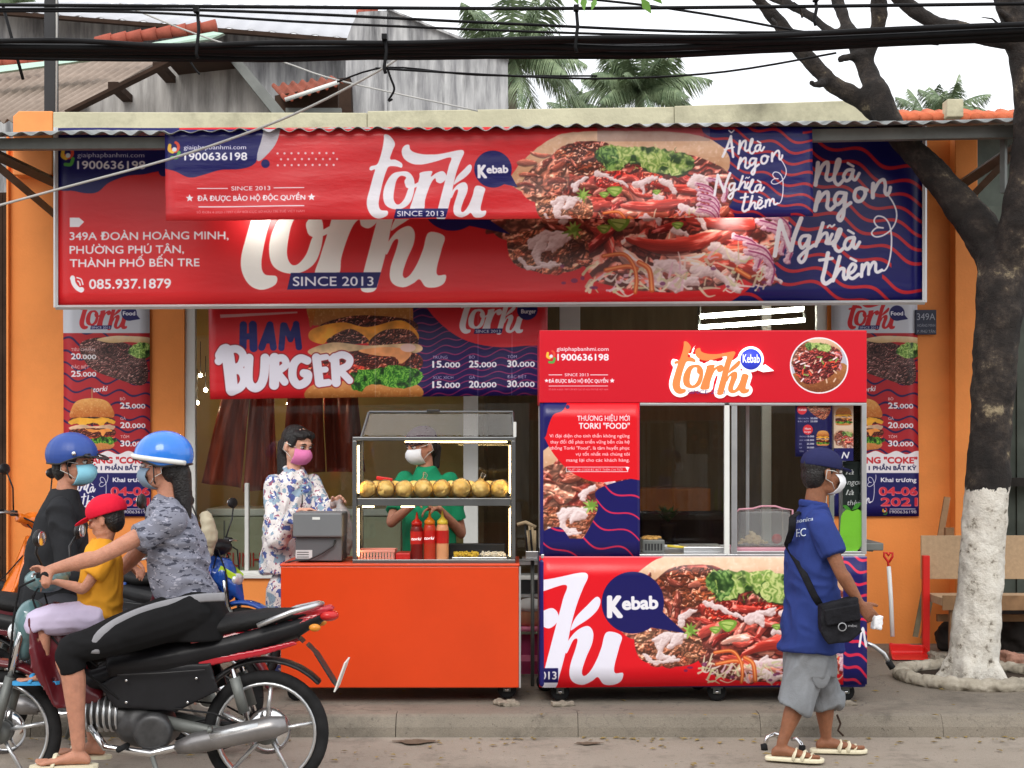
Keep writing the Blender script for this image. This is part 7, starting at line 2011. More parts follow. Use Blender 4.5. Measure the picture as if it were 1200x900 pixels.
# paper in the hand
t = thing('paper_cup', 'small crumpled white paper held in the hand of the walking man', 'paper', P(1022, 722, 7.58))
q = wrR + hdir * .105 + V3(.035, 0, -.005)
link('paper', organic(MB().box(q.x - .026, q.x + .022, q.y - .02, q.y + .025, q.z - .036, q.z + .036, rot=(0, .15, .2)), .006, 3, .006, 40), m_lime, t)
# shoulder bag with strap
t = thing('shoulder_bag', 'black shoulder bag on a long strap at the hip of the walking man', 'bag', P(985, 750, 7.5))
m_bag = mat('black_nylon', (.012, .012, .015), .7, var=.3, scale=20, bump=.2, bscale=80)
bgm = MB(); bc = P(985, 726, 7.49)
bgm.slab([bc + V3(a, -.045 + .02 * (b > 0), b) for a, b in ((-.105, .075), (.085, .115), (.10, -.055), (.04, -.11), (-.07, -.12), (-.105, -.06))], (0, .085, 0))
bag = link('bag_body', organic(bgm, .007, 4, .006, 14), m_bag, t)
MB().box(bc.x - .09, bc.x + .085, bc.y - .062, bc.y - .045, bc.z - .01, bc.z + .07, rot=(0, -.18, 0)).build('flap', m_bag, t, bevel=.006)
MB().lathe((bc.x - .005, bc.y - .064, bc.z - .03), [(.018, 0), (.022, .0), (.022, .004), (.018, .004)], 16, axis='Y', cap=False).build('emblem', mat('grey_emblem', (.35, .36, .38), .4), t)
lettering("mbc", V3(bc.x + .024, bc.y - .064, bc.z - .03), .014, .045, mat('grey_letters', (.3, .3, .32), .5), t)
def drape(pts, target, push=.008, r_=.018):
    tree = BVHTree.FromPolygons([v.co for v in target.data.vertices], [tuple(p.vertices) for p in target.data.polygons])
    out = []
    for p in pts:
        h = tree.ray_cast(Vector((p.x, p.y - .6, p.z)), Vector((0, 1, 0)))
        out.append(Vector((p.x, h[0].y - push, p.z)) if h[0] is not None and abs(h[0].y - p.y) < .3 else p)
    return out
sp_ = drape([P(a, b, 7.58) for a, b in ((929, 606), (928, 622), (931, 640), (938, 660), (946, 680), (954, 698), (960, 708))], shirt, .006)
MB().tube(sp_, .019, 8, flat=.22, up=(0, -1, 0)).build('strap', m_bag, t)
MB().tube([sp_[0], Pm(936, 600, .0), Pm(948, 598, .08)], .018, 8, flat=.25).build('strap', m_bag, t)

# ------------------------------------------------------------------ woman in the printed pyjama suit
def print_cloth(name, base, cols, scale, dens=.5, rough=.8, stretch=(1, 1, 1)):
    m = bpy.data.materials.new(name); m.use_nodes = True
    nt = m.node_tree; n, l = nt.nodes, nt.links; b = n['Principled BSDF']; b.inputs['Roughness'].default_value = rough
    tc = n.new('ShaderNodeTexCoord'); mp = n.new('ShaderNodeMapping'); mp.inputs['Scale'].default_value = stretch; l.new(tc.outputs['Object'], mp.inputs[0])
    last = None
    for k, c in enumerate(cols):
        vo = n.new('ShaderNodeTexVoronoi'); vo.inputs['Scale'].default_value = scale * (1 + .35 * k); vo.inputs['Randomness'].default_value = 1
        nz = n.new('ShaderNodeTexNoise'); nz.inputs['Scale'].default_value = scale * (1.7 + .4 * k); nz.inputs['Detail'].default_value = 3
        ad = n.new('ShaderNodeVectorMath'); ad.operation = 'MULTIPLY_ADD'; ad.inputs[1].default_value = (.09, .09, .09)
        l.new(mp.outputs[0], nz.inputs['Vector']); l.new(nz.outputs['Color'], ad.inputs[0]); l.new(mp.outputs[0], ad.inputs[2]); l.new(ad.outputs[0], vo.inputs['Vector'])
        rp = n.new('ShaderNodeValToRGB'); rp.color_ramp.interpolation = 'CONSTANT'; rp.color_ramp.elements[0].color = (1, 1, 1, 1); rp.color_ramp.elements[1].position = dens - .06 * k; rp.color_ramp.elements[1].color = (0, 0, 0, 1)
        l.new(vo.outputs['Distance'], rp.inputs[0])
        mx = n.new('ShaderNodeMixRGB'); l.new(rp.outputs[0], mx.inputs['Fac'])
        if last is None: mx.inputs['Color1'].default_value = (*base, 1)
        else: l.new(last, mx.inputs['Color1'])
        mx.inputs['Color2'].default_value = (*c, 1); last = mx.outputs[0]
    l.new(last, b.inputs['Base Color'])
    return m
m_pyj = print_cloth('printed_satin', H_('e2dcda'), [H_('8fa6b8'), H_('4e5e9c'), H_('eeeae8'), H_('9c5a70'), H_('5c4a7a'), H_('7fa89c')], 11, .42)
D = 9.45
Pw = lambda x, y, dy=0.0: P(x, y, D + dy)
wo = thing('person', 'woman with pink mask in a white flower printed pyjama suit behind the register', 'person', (PX(333, D), D, PAVE))
f, r, u = frame(fdir(-38), .36); fb = fdir(-55); rb = fb.cross(UP)
HC = Pw(348, 522); neck0 = Pw(344, 552)
sk = MB(); head(sk, HC, f, r, u, 1.08); sk.tube([neck0 - UP * .04, HC - u * .05 - f * .01], [.046, .044], 14)
torso(sk, Pw(343, 600), neck0, rb, fb, [(0, .12, .09, 0), (.6, .14, .09, 0), (.85, .10, .07, 0), (1, .05, .05, 0)])
shR, shL = neck0 + rb * .138 - UP * .085, neck0 - rb * .138 - UP * .085
elR, wrR = Pw(324, 634, -.22), Pw(352, 598, -.34); elL, wrL = Pw(388, 622, -.10), Pw(390, 592, -.32)
arm_(sk, shR, elR, wrR, .70); arm_(sk, shL, elL, wrL, .70)
hand(sk, wrR, V3(1, -.15, .05), V3(0, -.2, -1), V3(.1, -1, .2), .45, .9); hand(sk, wrL, V3(.5, -.3, .35), V3(0, -.5, -.8), V3(-1, -.2, .4), .6, .9)
hpR, hpL = Pw(332, 690, -.06), Pw(342, 690, .08); anR, anL = Pw(325, 788, -.04), Pw(338, 786, .1)
foot(sk, anR, fb, .9, PAVE + .01); foot(sk, anL, fb, .9, PAVE + .01)
link('body', organic(sk, .006, 2), m_skin3, wo)
face_details(wo, HC, f, r, u, m_hair, 1.08); mask_(wo, HC, f, r, u, mat('pink_mask_cloth', H_('dc7cae'), .75, var=.05, bump=.15, bscale=90), 1.10)
hair_cap(wo, HC - f * .002 - u * .004, f, r, u, 1.06, ([HC - f * .05 + u * .03, HC - f * .085 - u * .03, HC - f * .10 - UP * .11 + V3(-.01, 0, 0), neck0 - f * .095 - UP * .06, neck0 - f * .09 - UP * .13], [.06, .062, .055, .042, .02]), front=True)
sh = MB()
torso(sh, Pw(338, 668), neck0, rb, fb, [(-.02, .185, .15, 0), (.2, .175, .14, 0), (.5, .165, .13, 0), (.72, .16, .115, 0), (.86, .145, .095, 0), (.93, .10, .08, 0), (1.0, .06, .06, 0)])
for s_, e_, w_ in ((shR, elR, wrR), (shL, elL, wrL)):
    limb(sh, [s_, s_.lerp(e_, .5), e_, e_.lerp(w_, .5), e_.lerp(w_, .92)], [.054, .054, .056, .052, .050], 14, end=False)
top = link('pyjama_top', organic(sh, .007, 2, fn=cloth_fn(.013, (7, 7, 7), 21)), m_pyj, wo)
cl = MB(); 
for sg in (-1, 1): cl.tube([neck0 - fb * .055 + rb * sg * .02 + UP * .03, neck0 + rb * sg * .062 + UP * .02, neck0 + rb * sg * .055 + fb * .06 - UP * .03, neck0 + fb * .10 + rb * sg * .02 - UP * .11], .018, 8, flat=.5)
link('collar', organic(cl, .006, 2), m_pyj, top)
MB().tube(drape([neck0 + fb * .11 - UP * .12, neck0 + fb * .12 - UP * .2, neck0 + fb * .13 - UP * .32], top, .004), .004, 6).build('piping', m_hair, top)
lg = MB()
for h_, a_ in ((hpR, anR), (hpL, anL)): limb(lg, [h_, h_.lerp(a_, .5), a_ + UP * .05], [.105, .085, .072], 14)
link('pyjama_trousers', organic(lg, .008, 2, fn=cloth_fn(.008, (6, 6, 4), 5)), m_pyj, wo)
t = thing('plastic_bag', 'thin pale pink plastic bag hanging from the hands of the woman', 'plastic bag', P(398, 650, 9.1))
bgm = MB(); bgm.tube([P(388, 590, 9.12), P(398, 588, 9.1), P(402, 605, 9.08), P(404, 630, 9.08), P(402, 650, 9.08)], [.02, .03, .045, .055, .045], 12)
link('bag', organic(bgm, .007, 1, .014, 20), glass_mat('thin_pink_film', (.92, .72, .68), .04, .2, .35), t)

# ------------------------------------------------------------------ worker in green behind the case
D = 9.6
Pg = lambda x, y, dy=0.0: P(x, y, D + dy)
gw = thing('person', 'worker in green shirt, dark cap and white mask behind the glass case', 'person', (PX(500, D), D, PAVE))
f, r, u = frame(fdir(-142), .30); fb = fdir(-112); rb = fb.cross(UP)
HC = Pg(494, 523); neck0 = Pg(500, 550)
m_green2 = mat('green_polo', H_('1f8a62'), .8, var=.10, scale=6, bump=.12, bscale=150)
sk = MB(); head(sk, HC, f, r, u, 1.06); sk.tube([neck0 - UP * .04, HC - u * .05 - f * .01], [.05, .048], 14)
shR, shL = neck0 + rb * .155 - UP * .075, neck0 - rb * .155 - UP * .075
elR, wrR = Pg(458, 612, -.12), Pg(486, 590, -.26); elL, wrL = Pg(541, 625, -.02), Pg(515, 596, -.24)
arm_(sk, shR, elR, wrR, .85); arm_(sk, shL, elL, wrL, .85)
hand(sk, wrR, V3(.8, -.3, .1), V3(0, -.3, -1), V3(.2, -1, .2), .6, .92); hand(sk, wrL, V3(-.9, -.3, 0), V3(0, -.3, -1), V3(-.2, -1, .2), .6, .92)
hR, hL = Pg(494, 690, 0), Pg(514, 690, 0); aR, aL = Pg(492, 785, 0), Pg(518, 785, 0)
foot(sk, aR, fb, .9, PAVE + .01); foot(sk, aL, fb, .9, PAVE + .01)
link('body', organic(sk, .0065, 2), m_skin1, gw)
face_details(gw, HC, f, r, u, m_hair, 1.06); mask_(gw, HC, f, r, u, m_lime, 1.08)
hair_cap(gw, HC, f, r, u, 1.04, ([HC - f * .05, HC - f * .09 - u * .05, neck0 - f * .08 - UP * .02], [.06, .05, .02]))
cp = MB(); M3 = Matrix((r, f, u)).transposed(); cp.ball(HC + u * .048 - f * .012, (.096, .111, .083), 18, 12, rot=M3)
link('cap', organic(cp, .008, 1, fn=lambda co, no: cut_low(co, no, HC, f, u)), mat('dark_red_brown_cap', H_('43323a'), .85), gw)
sh = MB()
torso(sh, Pg(505, 668), neck0, rb, fb, [(-.02, .185, .13, 0), (.3, .175, .128, 0), (.6, .18, .12, 0), (.8, .17, .108, 0), (.92, .11, .08, 0), (1.02, .06, .06, 0)])
for s_, e_ in ((shR, elR), (shL, elL)): limb(sh, [s_, s_.lerp(e_, .4), s_.lerp(e_, .75)], [.058, .056, .058], end=False)
gs = link('polo_shirt', organic(sh, .008, 2, fn=cloth_fn(.008, (6, 6, 6), 31)), m_green2, gw)
lg = MB()
for h_, a_ in ((hR, aR), (hL, aL)): limb(lg, [h_, h_.lerp(a_, .5), a_ + UP * .05], [.10, .07, .055], 12)
link('trousers', organic(lg, .009, 2, fn=cloth_fn(.008, (6, 6, 4), 5)), m_black, gw)

# ================================================================== motorbikes (local frame: x forward, rear axle at x=0)
def org(mb, name, m, parent, vox=.010, sm=3, fn=None, **k):
    return link(name, organic(mb, vox, sm, fn=fn), m, parent, **k)
m_engine = mat('oily_engine_metal', (.07, .07, .072), .45, metal=.5, var=.3, scale=12, dirt=.5)
def motorbike(label, loc, yaw, cmain, cdark, cseat, plate=True, sporty=False, steer=0.0, lean=0.0, mirrors=((1, .26), (-1, .26)), silver_tail=False, accent=None, cfront=None, cbar=None):
    cfront = cfront or cmain; cbar = cbar or cmain
    L = lambda *a: Vector(a)
    t = thing('motorbike', label, 'motorbike', loc, world=False)
    t.rotation_euler = (lean, 0, yaw)
    FX = 1.24
    for wx in (0.0, FX):
        w = MB().lathe((wx, 0, .29), [(.235, -.018), (.262, -.036), (.284, -.022), (.290, 0), (.284, .022), (.262, .036), (.235, .018)], 40, axis='Y', cap=False)
        pts = [(wx + .262 * math.cos(a), 0, .29 + .262 * math.sin(a)) for a in np.linspace(0, 2 * math.pi, 49)]
        wm = MB().tube(pts, .029, 10, cap=False)
        tyre = wm.build('wheel', m_rubber, t)
        rm = MB().lathe((wx, 0, .29), [(.222, -.022), (.236, -.024), (.236, .024), (.222, .022), (.222, -.022)], 40, axis='Y', cap=False).build('rim', m_alu if not sporty else m_black, tyre)
        for k in range(5):
            a = k * 2 * math.pi / 5 + .3; MB().tube([(wx + .03 * math.cos(a), 0, .29 + .03 * math.sin(a)), (wx + .225 * math.cos(a + .12), 0, .29 + .225 * math.sin(a + .12))], .014, 6, flat=.7).build('spoke', m_alu if not sporty else m_black, tyre)
        MB().lathe((wx, -.05, .29), [(.001, 0), (.045, 0), (.055, .03), (.055, .07), (.045, .10), (.001, .10)], 20, axis='Y').build('hub', m_steel, tyre)
        MB().lathe((wx, -.045, .29), [(.05, 0), (.11, 0), (.11, .004), (.05, .004)], 28, axis='Y').build('brake_disc', m_chrome, tyre)
    # frame and mechanics
    for y in (-.075, .075): MB().tube([(0, y, .29), (.25, y, .31), (.5, y * .8, .36)], [.018, .022, .024], 8, flat=1.3).build('swingarm', m_steel, t)
    for y in (-.095, .095): 
        MB().tube([(.06, y, .33), (.14, y, .60)], .013, 8).build('shock_rod', m_chrome, t)
        MB().tube([(.085, y, .40), (.13, y, .56)], .026, 10).build('shock_spring', m_red if sporty else m_steel, t)
    eng = MB(); eng.ball((.56, 0, .33), (.15, .11, .11), 16, 10); eng.tube([(.62, 0, .36), (.84, 0, .40)], .075, 12); eng.lathe((.50, -.13, .31), [(.001, 0), (.08, 0), (.09, .02), (.09, .24), (.08, .26), (.001, .26)], 18, axis='Y')
    org(eng, 'engine', m_engine, t, .012, 1)
    for k in range(6): MB().lathe((.68 + k * .028, 0, .38), [(.001, -.004), (.088, -.004), (.088, .004), (.001, .004)], 16, axis='X').build('cooling_fin', m_alu, t)
    # exhaust on the near (right, -y) side
    for sgn in ((1,) if yaw > 2 else (-1,)):
        MB().tube([(.80, sgn * .06, .33), (.72, sgn * .10, .24), (.5, sgn * .14, .22), (.35, sgn * .15, .26)], .018, 8).build('exhaust_pipe', m_chrome, t)
        ms = MB().tube([(.38, sgn * .15, .25), (.30, sgn * .155, .27), (-.05, sgn * .165, .345), (-.12, sgn * .165, .36)], [.03, .048, .052, .036], 14).build('muffler', mat('muffler_metal', (.26, .25, .25), .35, metal=.7, var=.2), t)
        MB().tube([(.22, sgn * .195, .30), (.0, sgn * .20, .345)], .03, 10, flat=.35, up=(0, 1, 0)).build('heat_shield', m_alu, ms)
    # body panels
    tc_ = MB(); tc_.tube([(.72, 0, .60), (.45, 0, .64), (.15, 0, .70), (-.13, 0, .78), (-.28, 0, .84)], [.10, .115, .105, .075, .03], 14, flat=.72)
    org(tc_, 'tail_panel', cdark, t)
    for y in (-.085, .085):
        fl_ = MB().slab([(.32, y, .66), (.10, y, .73), (-.16, y * .8, .80), (-.32, y * .35, .865), (-.30, y * .3, .885), (-.12, y * .85, .845), (.15, y, .79), (.34, y, .735)], (0, .016 if y < 0 else -.016, 0))
        org(fl_, 'tail_fairing', cmain, t, .007, 2)
        st = MB().slab([(.30, y * 1.06, .60), (.0, y * 1.05, .66), (-.16, y, .71), (-.14, y, .725), (.02, y * 1.05, .69), (.30, y * 1.08, .64)], (0, .012 if y < 0 else -.012, 0))
        org(st, 'side_stripe', accent or cmain, t, .007, 1)
        sc_ = MB().slab([(.68, y * 1.1, .42), (.40, y * 1.2, .40), (.20, y * 1.2, .50), (.24, y * 1.15, .63), (.62, y * 1.05, .60), (.76, y, .52)], (0, .02 if y < 0 else -.02, 0))
        org(sc_, 'side_cover', cdark, t, .010, 3)
    se = MB(); se.tube([(.74, 0, .735), (.60, 0, .765), (.42, 0, .755), (.20, 0, .79), (.0, 0, .825), (-.20, 0, .85)], [.055, .095, .115, .12, .10, .05], 16, flat=.45)
    org(se, 'seat', cseat, t, .009, 3)
    MB().tube([(.02, -.12, .80), (-.13, -.11, .86), (-.23, -.06, .885), (-.26, 0, .89), (-.23, .06, .885), (-.13, .11, .86), (.02, .12, .80)], .012, 8).build('grab_rail', m_alu if silver_tail else cdark, t)
    tl = MB(); tl.ball((-.29, 0, .835), (.05, .055, .028), 14, 8); org(tl, 'tail_light', mat('red_lens', (.55, .02, .02), .15, var=.02), t, .007, 1)
    for y in (-.11, .11): 
        MB().ball((-.24, y, .79), (.028, .022, .018), 10, 6).build('turn_signal', mat('amber_lens', (.75, .28, .03), .2), t)
        MB().tube([(-.24, y * .4, .79), (-.24, y * .9, .79)], .006, 6).build('signal_stalk', m_black, t)
    rf = MB(); rf.slab([(-.14, -.06, .74), (-.24, -.06, .66), (-.34, -.06, .50), (-.34, .06, .50), (-.24, .06, .66), (-.14, .06, .74)], (.03, 0, .03)); org(rf, 'rear_fender', m_black, t, .008, 1)
    ig = MB(); ig.tube([(.34 * math.cos(a), 0, .29 + .34 * math.sin(a)) for a in np.linspace(.5, 2.4, 12)], .055, 10, flat=.25); org(ig, 'inner_fender', m_black, t, .010, 1)
    if plate:
        MB().box(-.355, -.348, -.10, .10, .49, .63, rot=(0, -.35, 0)).build('number_plate', mat('plate_white', (.75, .74, .70), .4), t)
    # front: leg shield, fork, fender, cowls
    ls = MB(); 
    for y in (-1, 1): ls.slab([(.80, y * .06, .44), (.93, y * .17, .42), (1.04, y * .19, .62), (1.06, y * .16, .84), (1.00, y * .07, .90), (.92, y * .04, .60)], (0, .02 * -y, 0))
    ls.tube([(1.03, 0, .88), (.95, 0, .62), (.84, 0, .46), (.76, 0, .44)], [.07, .09, .08, .05], 12)
    org(ls, 'leg_shield', cfront, t, .011, 3)
    bb_ = MB(); bb_.tube([(.92, 0, .62), (.84, 0, .52), (.70, 0, .56), (.60, 0, .62)], [.07, .06, .055, .06], 12); org(bb_, 'body_tunnel', cdark, t, .010, 2)
    for y in (-.075, .075): 
        MB().tube([(FX, y, .29), (FX - .075, y, .56)], .024, 10).build('fork_leg', m_steel, t); MB().tube([(FX - .075, y, .56), (FX - .15, y * .9, .86)], .016, 10).build('fork_tube', m_chrome, t)
    ff = MB(); ff.tube([(FX + .325 * math.cos(a), 0, .29 + .325 * math.sin(a)) for a in np.linspace(.15, 2.5, 14)], .06, 12, flat=.35); org(ff, 'front_fender', cfront, t, .009, 2)
    fc = MB(); fc.ball((1.09, 0, .80), (.075, .10, .11), 16, 10); fc.ball((1.12, 0, .70), (.05, .07, .08), 14, 8)
    if sporty: fc.slab([(1.02, -.11, .84), (1.20, -.05, .74), (1.24, 0, .66), (1.20, .05, .74), (1.02, .11, .84), (.96, 0, .98)], (.0, 0, -.06)); fc.slab([(.98, -.10, .95), (1.10, -.05, .92), (1.14, 0, .90), (1.10, .05, .92), (.98, .10, .95)], (0, 0, -.12))
    org(fc, 'front_cowl', cbar, t, .010, 3)
    hl = MB(); hl.ball((1.165, 0, .76) if not sporty else (1.185, 0, .775), (.03, .07, .045), 14, 8); hl.build('headlight', mat('clear_lens', (.75, .78, .8), .08, metal=.3), t)
    if sporty:
        for y in (-.062, .062): MB().slab([(1.10, y * 1.5, .86), (1.20, y * .9, .80), (1.19, y * .8, .77), (1.08, y * 1.5, .82)], (0, 0, .012)).build('green_flash', mat('lime_green_decal', H_('b8d838'), .35), t)
    hc = MB(); hc.ball((1.02, 0, 1.00), (.10, .12, .06), 16, 10); hc.tube([(1.02, -.10, 1.0), (.98, -.17, 1.02)], .034, 10); hc.tube([(1.02, .10, 1.0), (.98, .17, 1.02)], .034, 10)
    org(hc, 'handlebar_cowl', cbar if not sporty else cdark, t, .009, 2)
    for y in (-1, 1):
        MB().tube([(.99, y * .14, 1.03), (.94, y * .26, 1.055), (.91, y * .37, 1.05)], .012, 8).build('handlebar', m_steel, t)
        MB().tube([(.935, y * .275, 1.055), (.91, y * .385, 1.05)], .018, 10).build('grip', m_rubber, t)
        MB().tube([(1.0, y * .20, 1.045), (.985, y * .30, 1.05), (.965, y * .38, 1.045)], .006, 6).build('brake_lever', m_alu, t)
        MB().box(.96, 1.0, y * .21 - .02, y * .21 + .02, 1.025, 1.065).build('switch_box', m_black, t, bevel=.006)
    for y, h_ in mirrors:
        MB().tube([(.97, y * .20, 1.06), (.99, y * .25, 1.06 + h_ * .6), (.97, y * .30, 1.06 + h_)], .006, 6).build('mirror_stalk', m_black, t)
        mr = MB(); mr.ball((.96, y * .31, 1.08 + h_), (.018, .065, .040), 14, 8); mo = mr.build('mirror', m_black, t)
        MB().ball((.944, y * .31, 1.08 + h_), (.004, .056, .033), 14, 8).build('mirror_glass', m_chrome, mo)
    for y in (-1, 1):
        MB().tube([(.62, y * .10, .25), (.62, y * .25, .26)], .014, 8).build('foot_peg', m_rubber, t); MB().tube([(.24, y * .10, .33), (.22, y * .22, .34)], .012, 8).build('rear_foot_peg', m_steel, t)
    MB().tube([(.50, .14, .22), (.42, .20, .03)], .012, 6).build('side_stand', m_steel, t)
    for y in (-1, 1):
        for bx, bz in ((.30, .56), (.62, .55), (.62, .45), (.34, .45)): MB().lathe((bx, y * .118, bz), [(.001, -.003), (.006, -.003), (.006, .003), (.001, .003)], 10, axis='Y').build('panel_bolt', m_chrome, t)
        MB().tube([(.99, y * .16, 1.03), (1.10, y * .14, .98), (1.14, y * .10, .84), (1.17, y * .08, .58)], .006, 6).build('control_cable', m_rubber, t)
        MB().tube([(.98, y * .13, 1.02), (1.06, y * .09, .93), (1.02, y * .08, .80), (.86, y * .09, .62), (.66, y * .09, .46)], .005, 6).build('control_cable', m_rubber, t)
        MB().tube([(.10, y * .10, .34), (.22, y * .12, .40), (.40, y * .11, .42)], .005, 6).build('brake_hose', m_rubber, t)
        MB().tube([(.66, y * .118, .575), (.46, y * .125, .585), (.26, y * .125, .60)], .003, 5).build('panel_seam', m_engine, t)
    MB().tube([(.45, -.07, .30), (.3, -.07, .33), (.02, -.07, .30)], .03, 8, flat=.5).build('chain_case', m_black, t)
    return t

m_maroon = mat('dark_maroon_panel', H_('5e1820'), .3, coat=.3)
m_cteal = mat('grey_teal_paint', H_('5a7c80'), .3, var=.05, coat=.3)
m_cred = mat('gloss_red_paint', H_('b0182a'), .22, var=.03, coat=.6)
m_cblk = mat('satin_black_panel', (.012, .012, .014), .42, var=.2, spec=.3, dirt=.2)
m_seat = mat('black_vinyl_seat', (.012, .012, .013), .65, spec=.3, var=.2, bump=.15, bscale=60)
m_cblue = mat('gloss_blue_paint', H_('1f4a9c'), .22, var=.03, coat=.6)
m_coran = mat('gloss_orange_paint', H_('e8741c'), .25, var=.03, coat=.5)

D1 = 6.9
rx = PX(312, D1)
bike1 = motorbike('red and black motorbike ridden to the left by the woman in a bright blue helmet', (rx, D1, 0), math.pi, m_cred, m_cblk, m_seat, silver_tail=True, mirrors=((1, .13), (-1, .13)), cfront=m_maroon, cbar=m_cteal)
D2 = 7.9
bike2 = motorbike('dark red motorbike under the rider in black, mostly hidden at the far left', (PX(-28, D2), D2, 0), 0.0, mat('dark_maroon_paint', H_('5a1420'), .3, coat=.4), m_cblk, m_seat)
bike3 = motorbike('parked blue motorbike with lime flash and its front towards the orange cart', (PX(262, 9.2) - 1.02, 9.5, PAVE), R(-18), m_cblue, m_cblk, m_seat, sporty=True, mirrors=((1, .24), (-1, .24)), lean=-.06)
bike3.scale = (.88,) * 3; bike3.location.x += .10
bike4 = motorbike('parked orange motorbike against the wall behind the rider in black', (PX(20, 10.2) - .9, 10.4, PAVE), R(-12), m_coran, m_cblk, m_seat, lean=-.06)
t = thing('raincoat', 'pale folded rain cover hanging on the handlebar of the parked blue motorbike', 'rain cover', P(246, 640, 9.1))
mbr = MB(); mbr.tube([P(238, 600, 9.1), P(244, 612, 9.08), P(246, 632, 9.08), P(243, 650, 9.1)], [.03, .045, .05, .03], 12)
link('cover', organic(mbr, .009, 2, .014, 12), mat('pale_beige_nylon', H_('b4aa92'), .6, var=.1), t)

def helmet(parent, C, f, r, u, m_shell, s=1.0, brim=None, stripe=None):
    M3 = Matrix((r, f, u)).transposed(); mb = MB(); mb.ball(C + (u * .035 - f * .012) * s, (.112 * s, .132 * s, .112 * s), 24, 16, rot=M3)
    def fn(co, no):
        out = co.copy()
        for i in range(len(co)):
            v = Vector(co[i]) - C; h_ = v.dot(u); fw = v.dot(f); lim = (-.012 + .045 * max(0, min(1, (fw + .02) / .1))) * s
            if h_ < lim: out[i] = C + v + u * (lim - h_)
        return out
    h = link('helmet', organic(mb, .007, 1, fn=fn), m_shell, parent)
    # rim
    rim = []
    for a in np.linspace(0, 2 * math.pi, 37):
        fw = .130 * math.cos(a); lim = -.012 + .045 * max(0, min(1, (fw - .012 + .02) / .1))
        k_ = math.sqrt(max(0, 1 - ((lim - .035) / .112) ** 2))
        rim.append(C + (f * (.131 * k_ * math.cos(a) - .012) + r * .111 * k_ * math.sin(a) + u * lim) * s)
    MB().tube(rim, .005 * s, 6).build('rim', m_black, h)
    if brim:
        q = [C + (f * .095 + r * -.085 + u * .045) * s, C + (f * .15 + r * -.07 + u * .035) * s, C + (f * .185 + u * .026) * s, C + (f * .15 + r * .07 + u * .035) * s, C + (f * .095 + r * .085 + u * .045) * s, C + (f * .11 + u * .056) * s]
        link('visor', organic(MB().slab(catmull(q, True, 4), tuple(-u * .010)), .006, 2), brim, h)
        for sg in (-1, 1): MB().ball(C + (f * .055 + r * sg * .103 + u * .045) * s, .012 * s, 8, 6).build('visor_snap', m_chrome, h)
    if stripe:
        pts = [C + (r * sgn + f * (.131 * math.cos(a) * .98) + u * (.035 + .0)) * s for sgn, a in []]
        band = []
        for a in np.linspace(-2.6, 2.6, 25):
            z = .020 + .03 * math.cos(a); k_ = math.sqrt(max(0, 1 - ((z - .035) / .112) ** 2)); band.append(C + (f * (.134 * k_ * math.cos(a) - .012) + r * .114 * k_ * math.sin(a) + u * z) * s)
        MB().tube(band, .011 * s, 8, flat=1).build('stripe', stripe, h)
    for sg in (-1, 1): MB().tube([C + (r * sg * .088 + f * .01 + u * .0) * s, C + (r * sg * .07 + f * .02 - u * .07) * s, C + (f * .03 - u * .105) * s], .006 * s, 6, flat=.5).build('chin_strap', m_black, h)
    return h

# ------------------------------------------------------------------ rider in the bright blue helmet
Q = lambda x, y, d: P(x, y, d)
r1 = thing('person', 'woman rider in bright blue helmet, patterned grey top and black leggings', 'person', (PX(225, D1), D1, .80))
f, r, u = frame(fdir(176), .10); fb = fdir(180); rb = fb.cross(UP)
HC = Q(190, 547, D1); neck0 = Q(197, 588, D1); hip = Q(228, 712, D1)
sk = MB(); head(sk, HC, f, r, u, .98); sk.tube([neck0 - UP * .04, HC - u * .05 - f * .02], [.050, .048], 14)
shN, shF = Q(202, 608, D1 - .155), Q(198, 610, D1 + .155)
elN, wrN = Q(118, 652, 6.60), Q(58, 668, 6.56); elF, wrF = Q(140, 668, 7.22), Q(78, 662, 7.26)
arm_(sk, shN, elN, wrN, .95); arm_(sk, shF, elF, wrF, .95)
gN = V3(rx - .925, D1 - .33, 1.055); gF = V3(rx - .925, D1 + .33, 1.055)
for w_, g_, th in ((wrN, gN, 1), (wrF, gF, -1)):
    d_ = (g_ + V3(.02, 0, .03) - w_)
    hand(sk, g_ - d_.normalized() * .085 + V3(0, 0, .022), d_.normalized(), V3(-.2, 0, -1), V3(0, th, 0), .95, .95)
    sk.tube([w_, g_ - d_.normalized() * .08 + V3(0, 0, .022)], .023, 10)
hN, kN, aN = Q(226, 716, D1 - .10), Q(84, 762, 6.66), Q(92, 876, 6.68)
hF, kF, aF = Q(226, 716, D1 + .10), Q(98, 765, 7.16), Q(110, 866, 7.14)
leg_(sk, hN, kN, aN, 1.0); leg_(sk, hF, kF, aF, 1.0)
foot(sk, aN, V3(-1, -.1, 0).normalized(), .95, aN.z - .075); foot(sk, aF, V3(-1, .1, 0).normalized(), .95, aF.z - .075)
link('body', organic(sk, .0062, 2), m_skin1, r1)
face_details(r1, HC, f, r, u, m_hair); mask_(r1, HC, f, r, u, mat('grey_blue_mask', H_('7f93a6'), .8), 1.0)
hair_cap(r1, HC, f, r, u, 1.0, ([HC - f * .05, HC - f * .08 - u * .05, neck0 - f * .075 - UP * .0, neck0 - f * .09 - UP * .09], [.07, .055, .04, .02]))
m_sky = mat('bright_blue_shell', H_('2a78d8'), .25, var=.03, coat=.6)
helmet(r1, HC + u * .012, f, r, u, m_sky, 1.06, stripe=m_white)
m_tee = print_cloth('grey_blue_patterned_cloth', H_('7c7e8c'), [H_('3c3e4c'), H_('a4a4b2'), H_('545668')], 16, .32, .85, (1, 1, 2.6))
sh = MB()
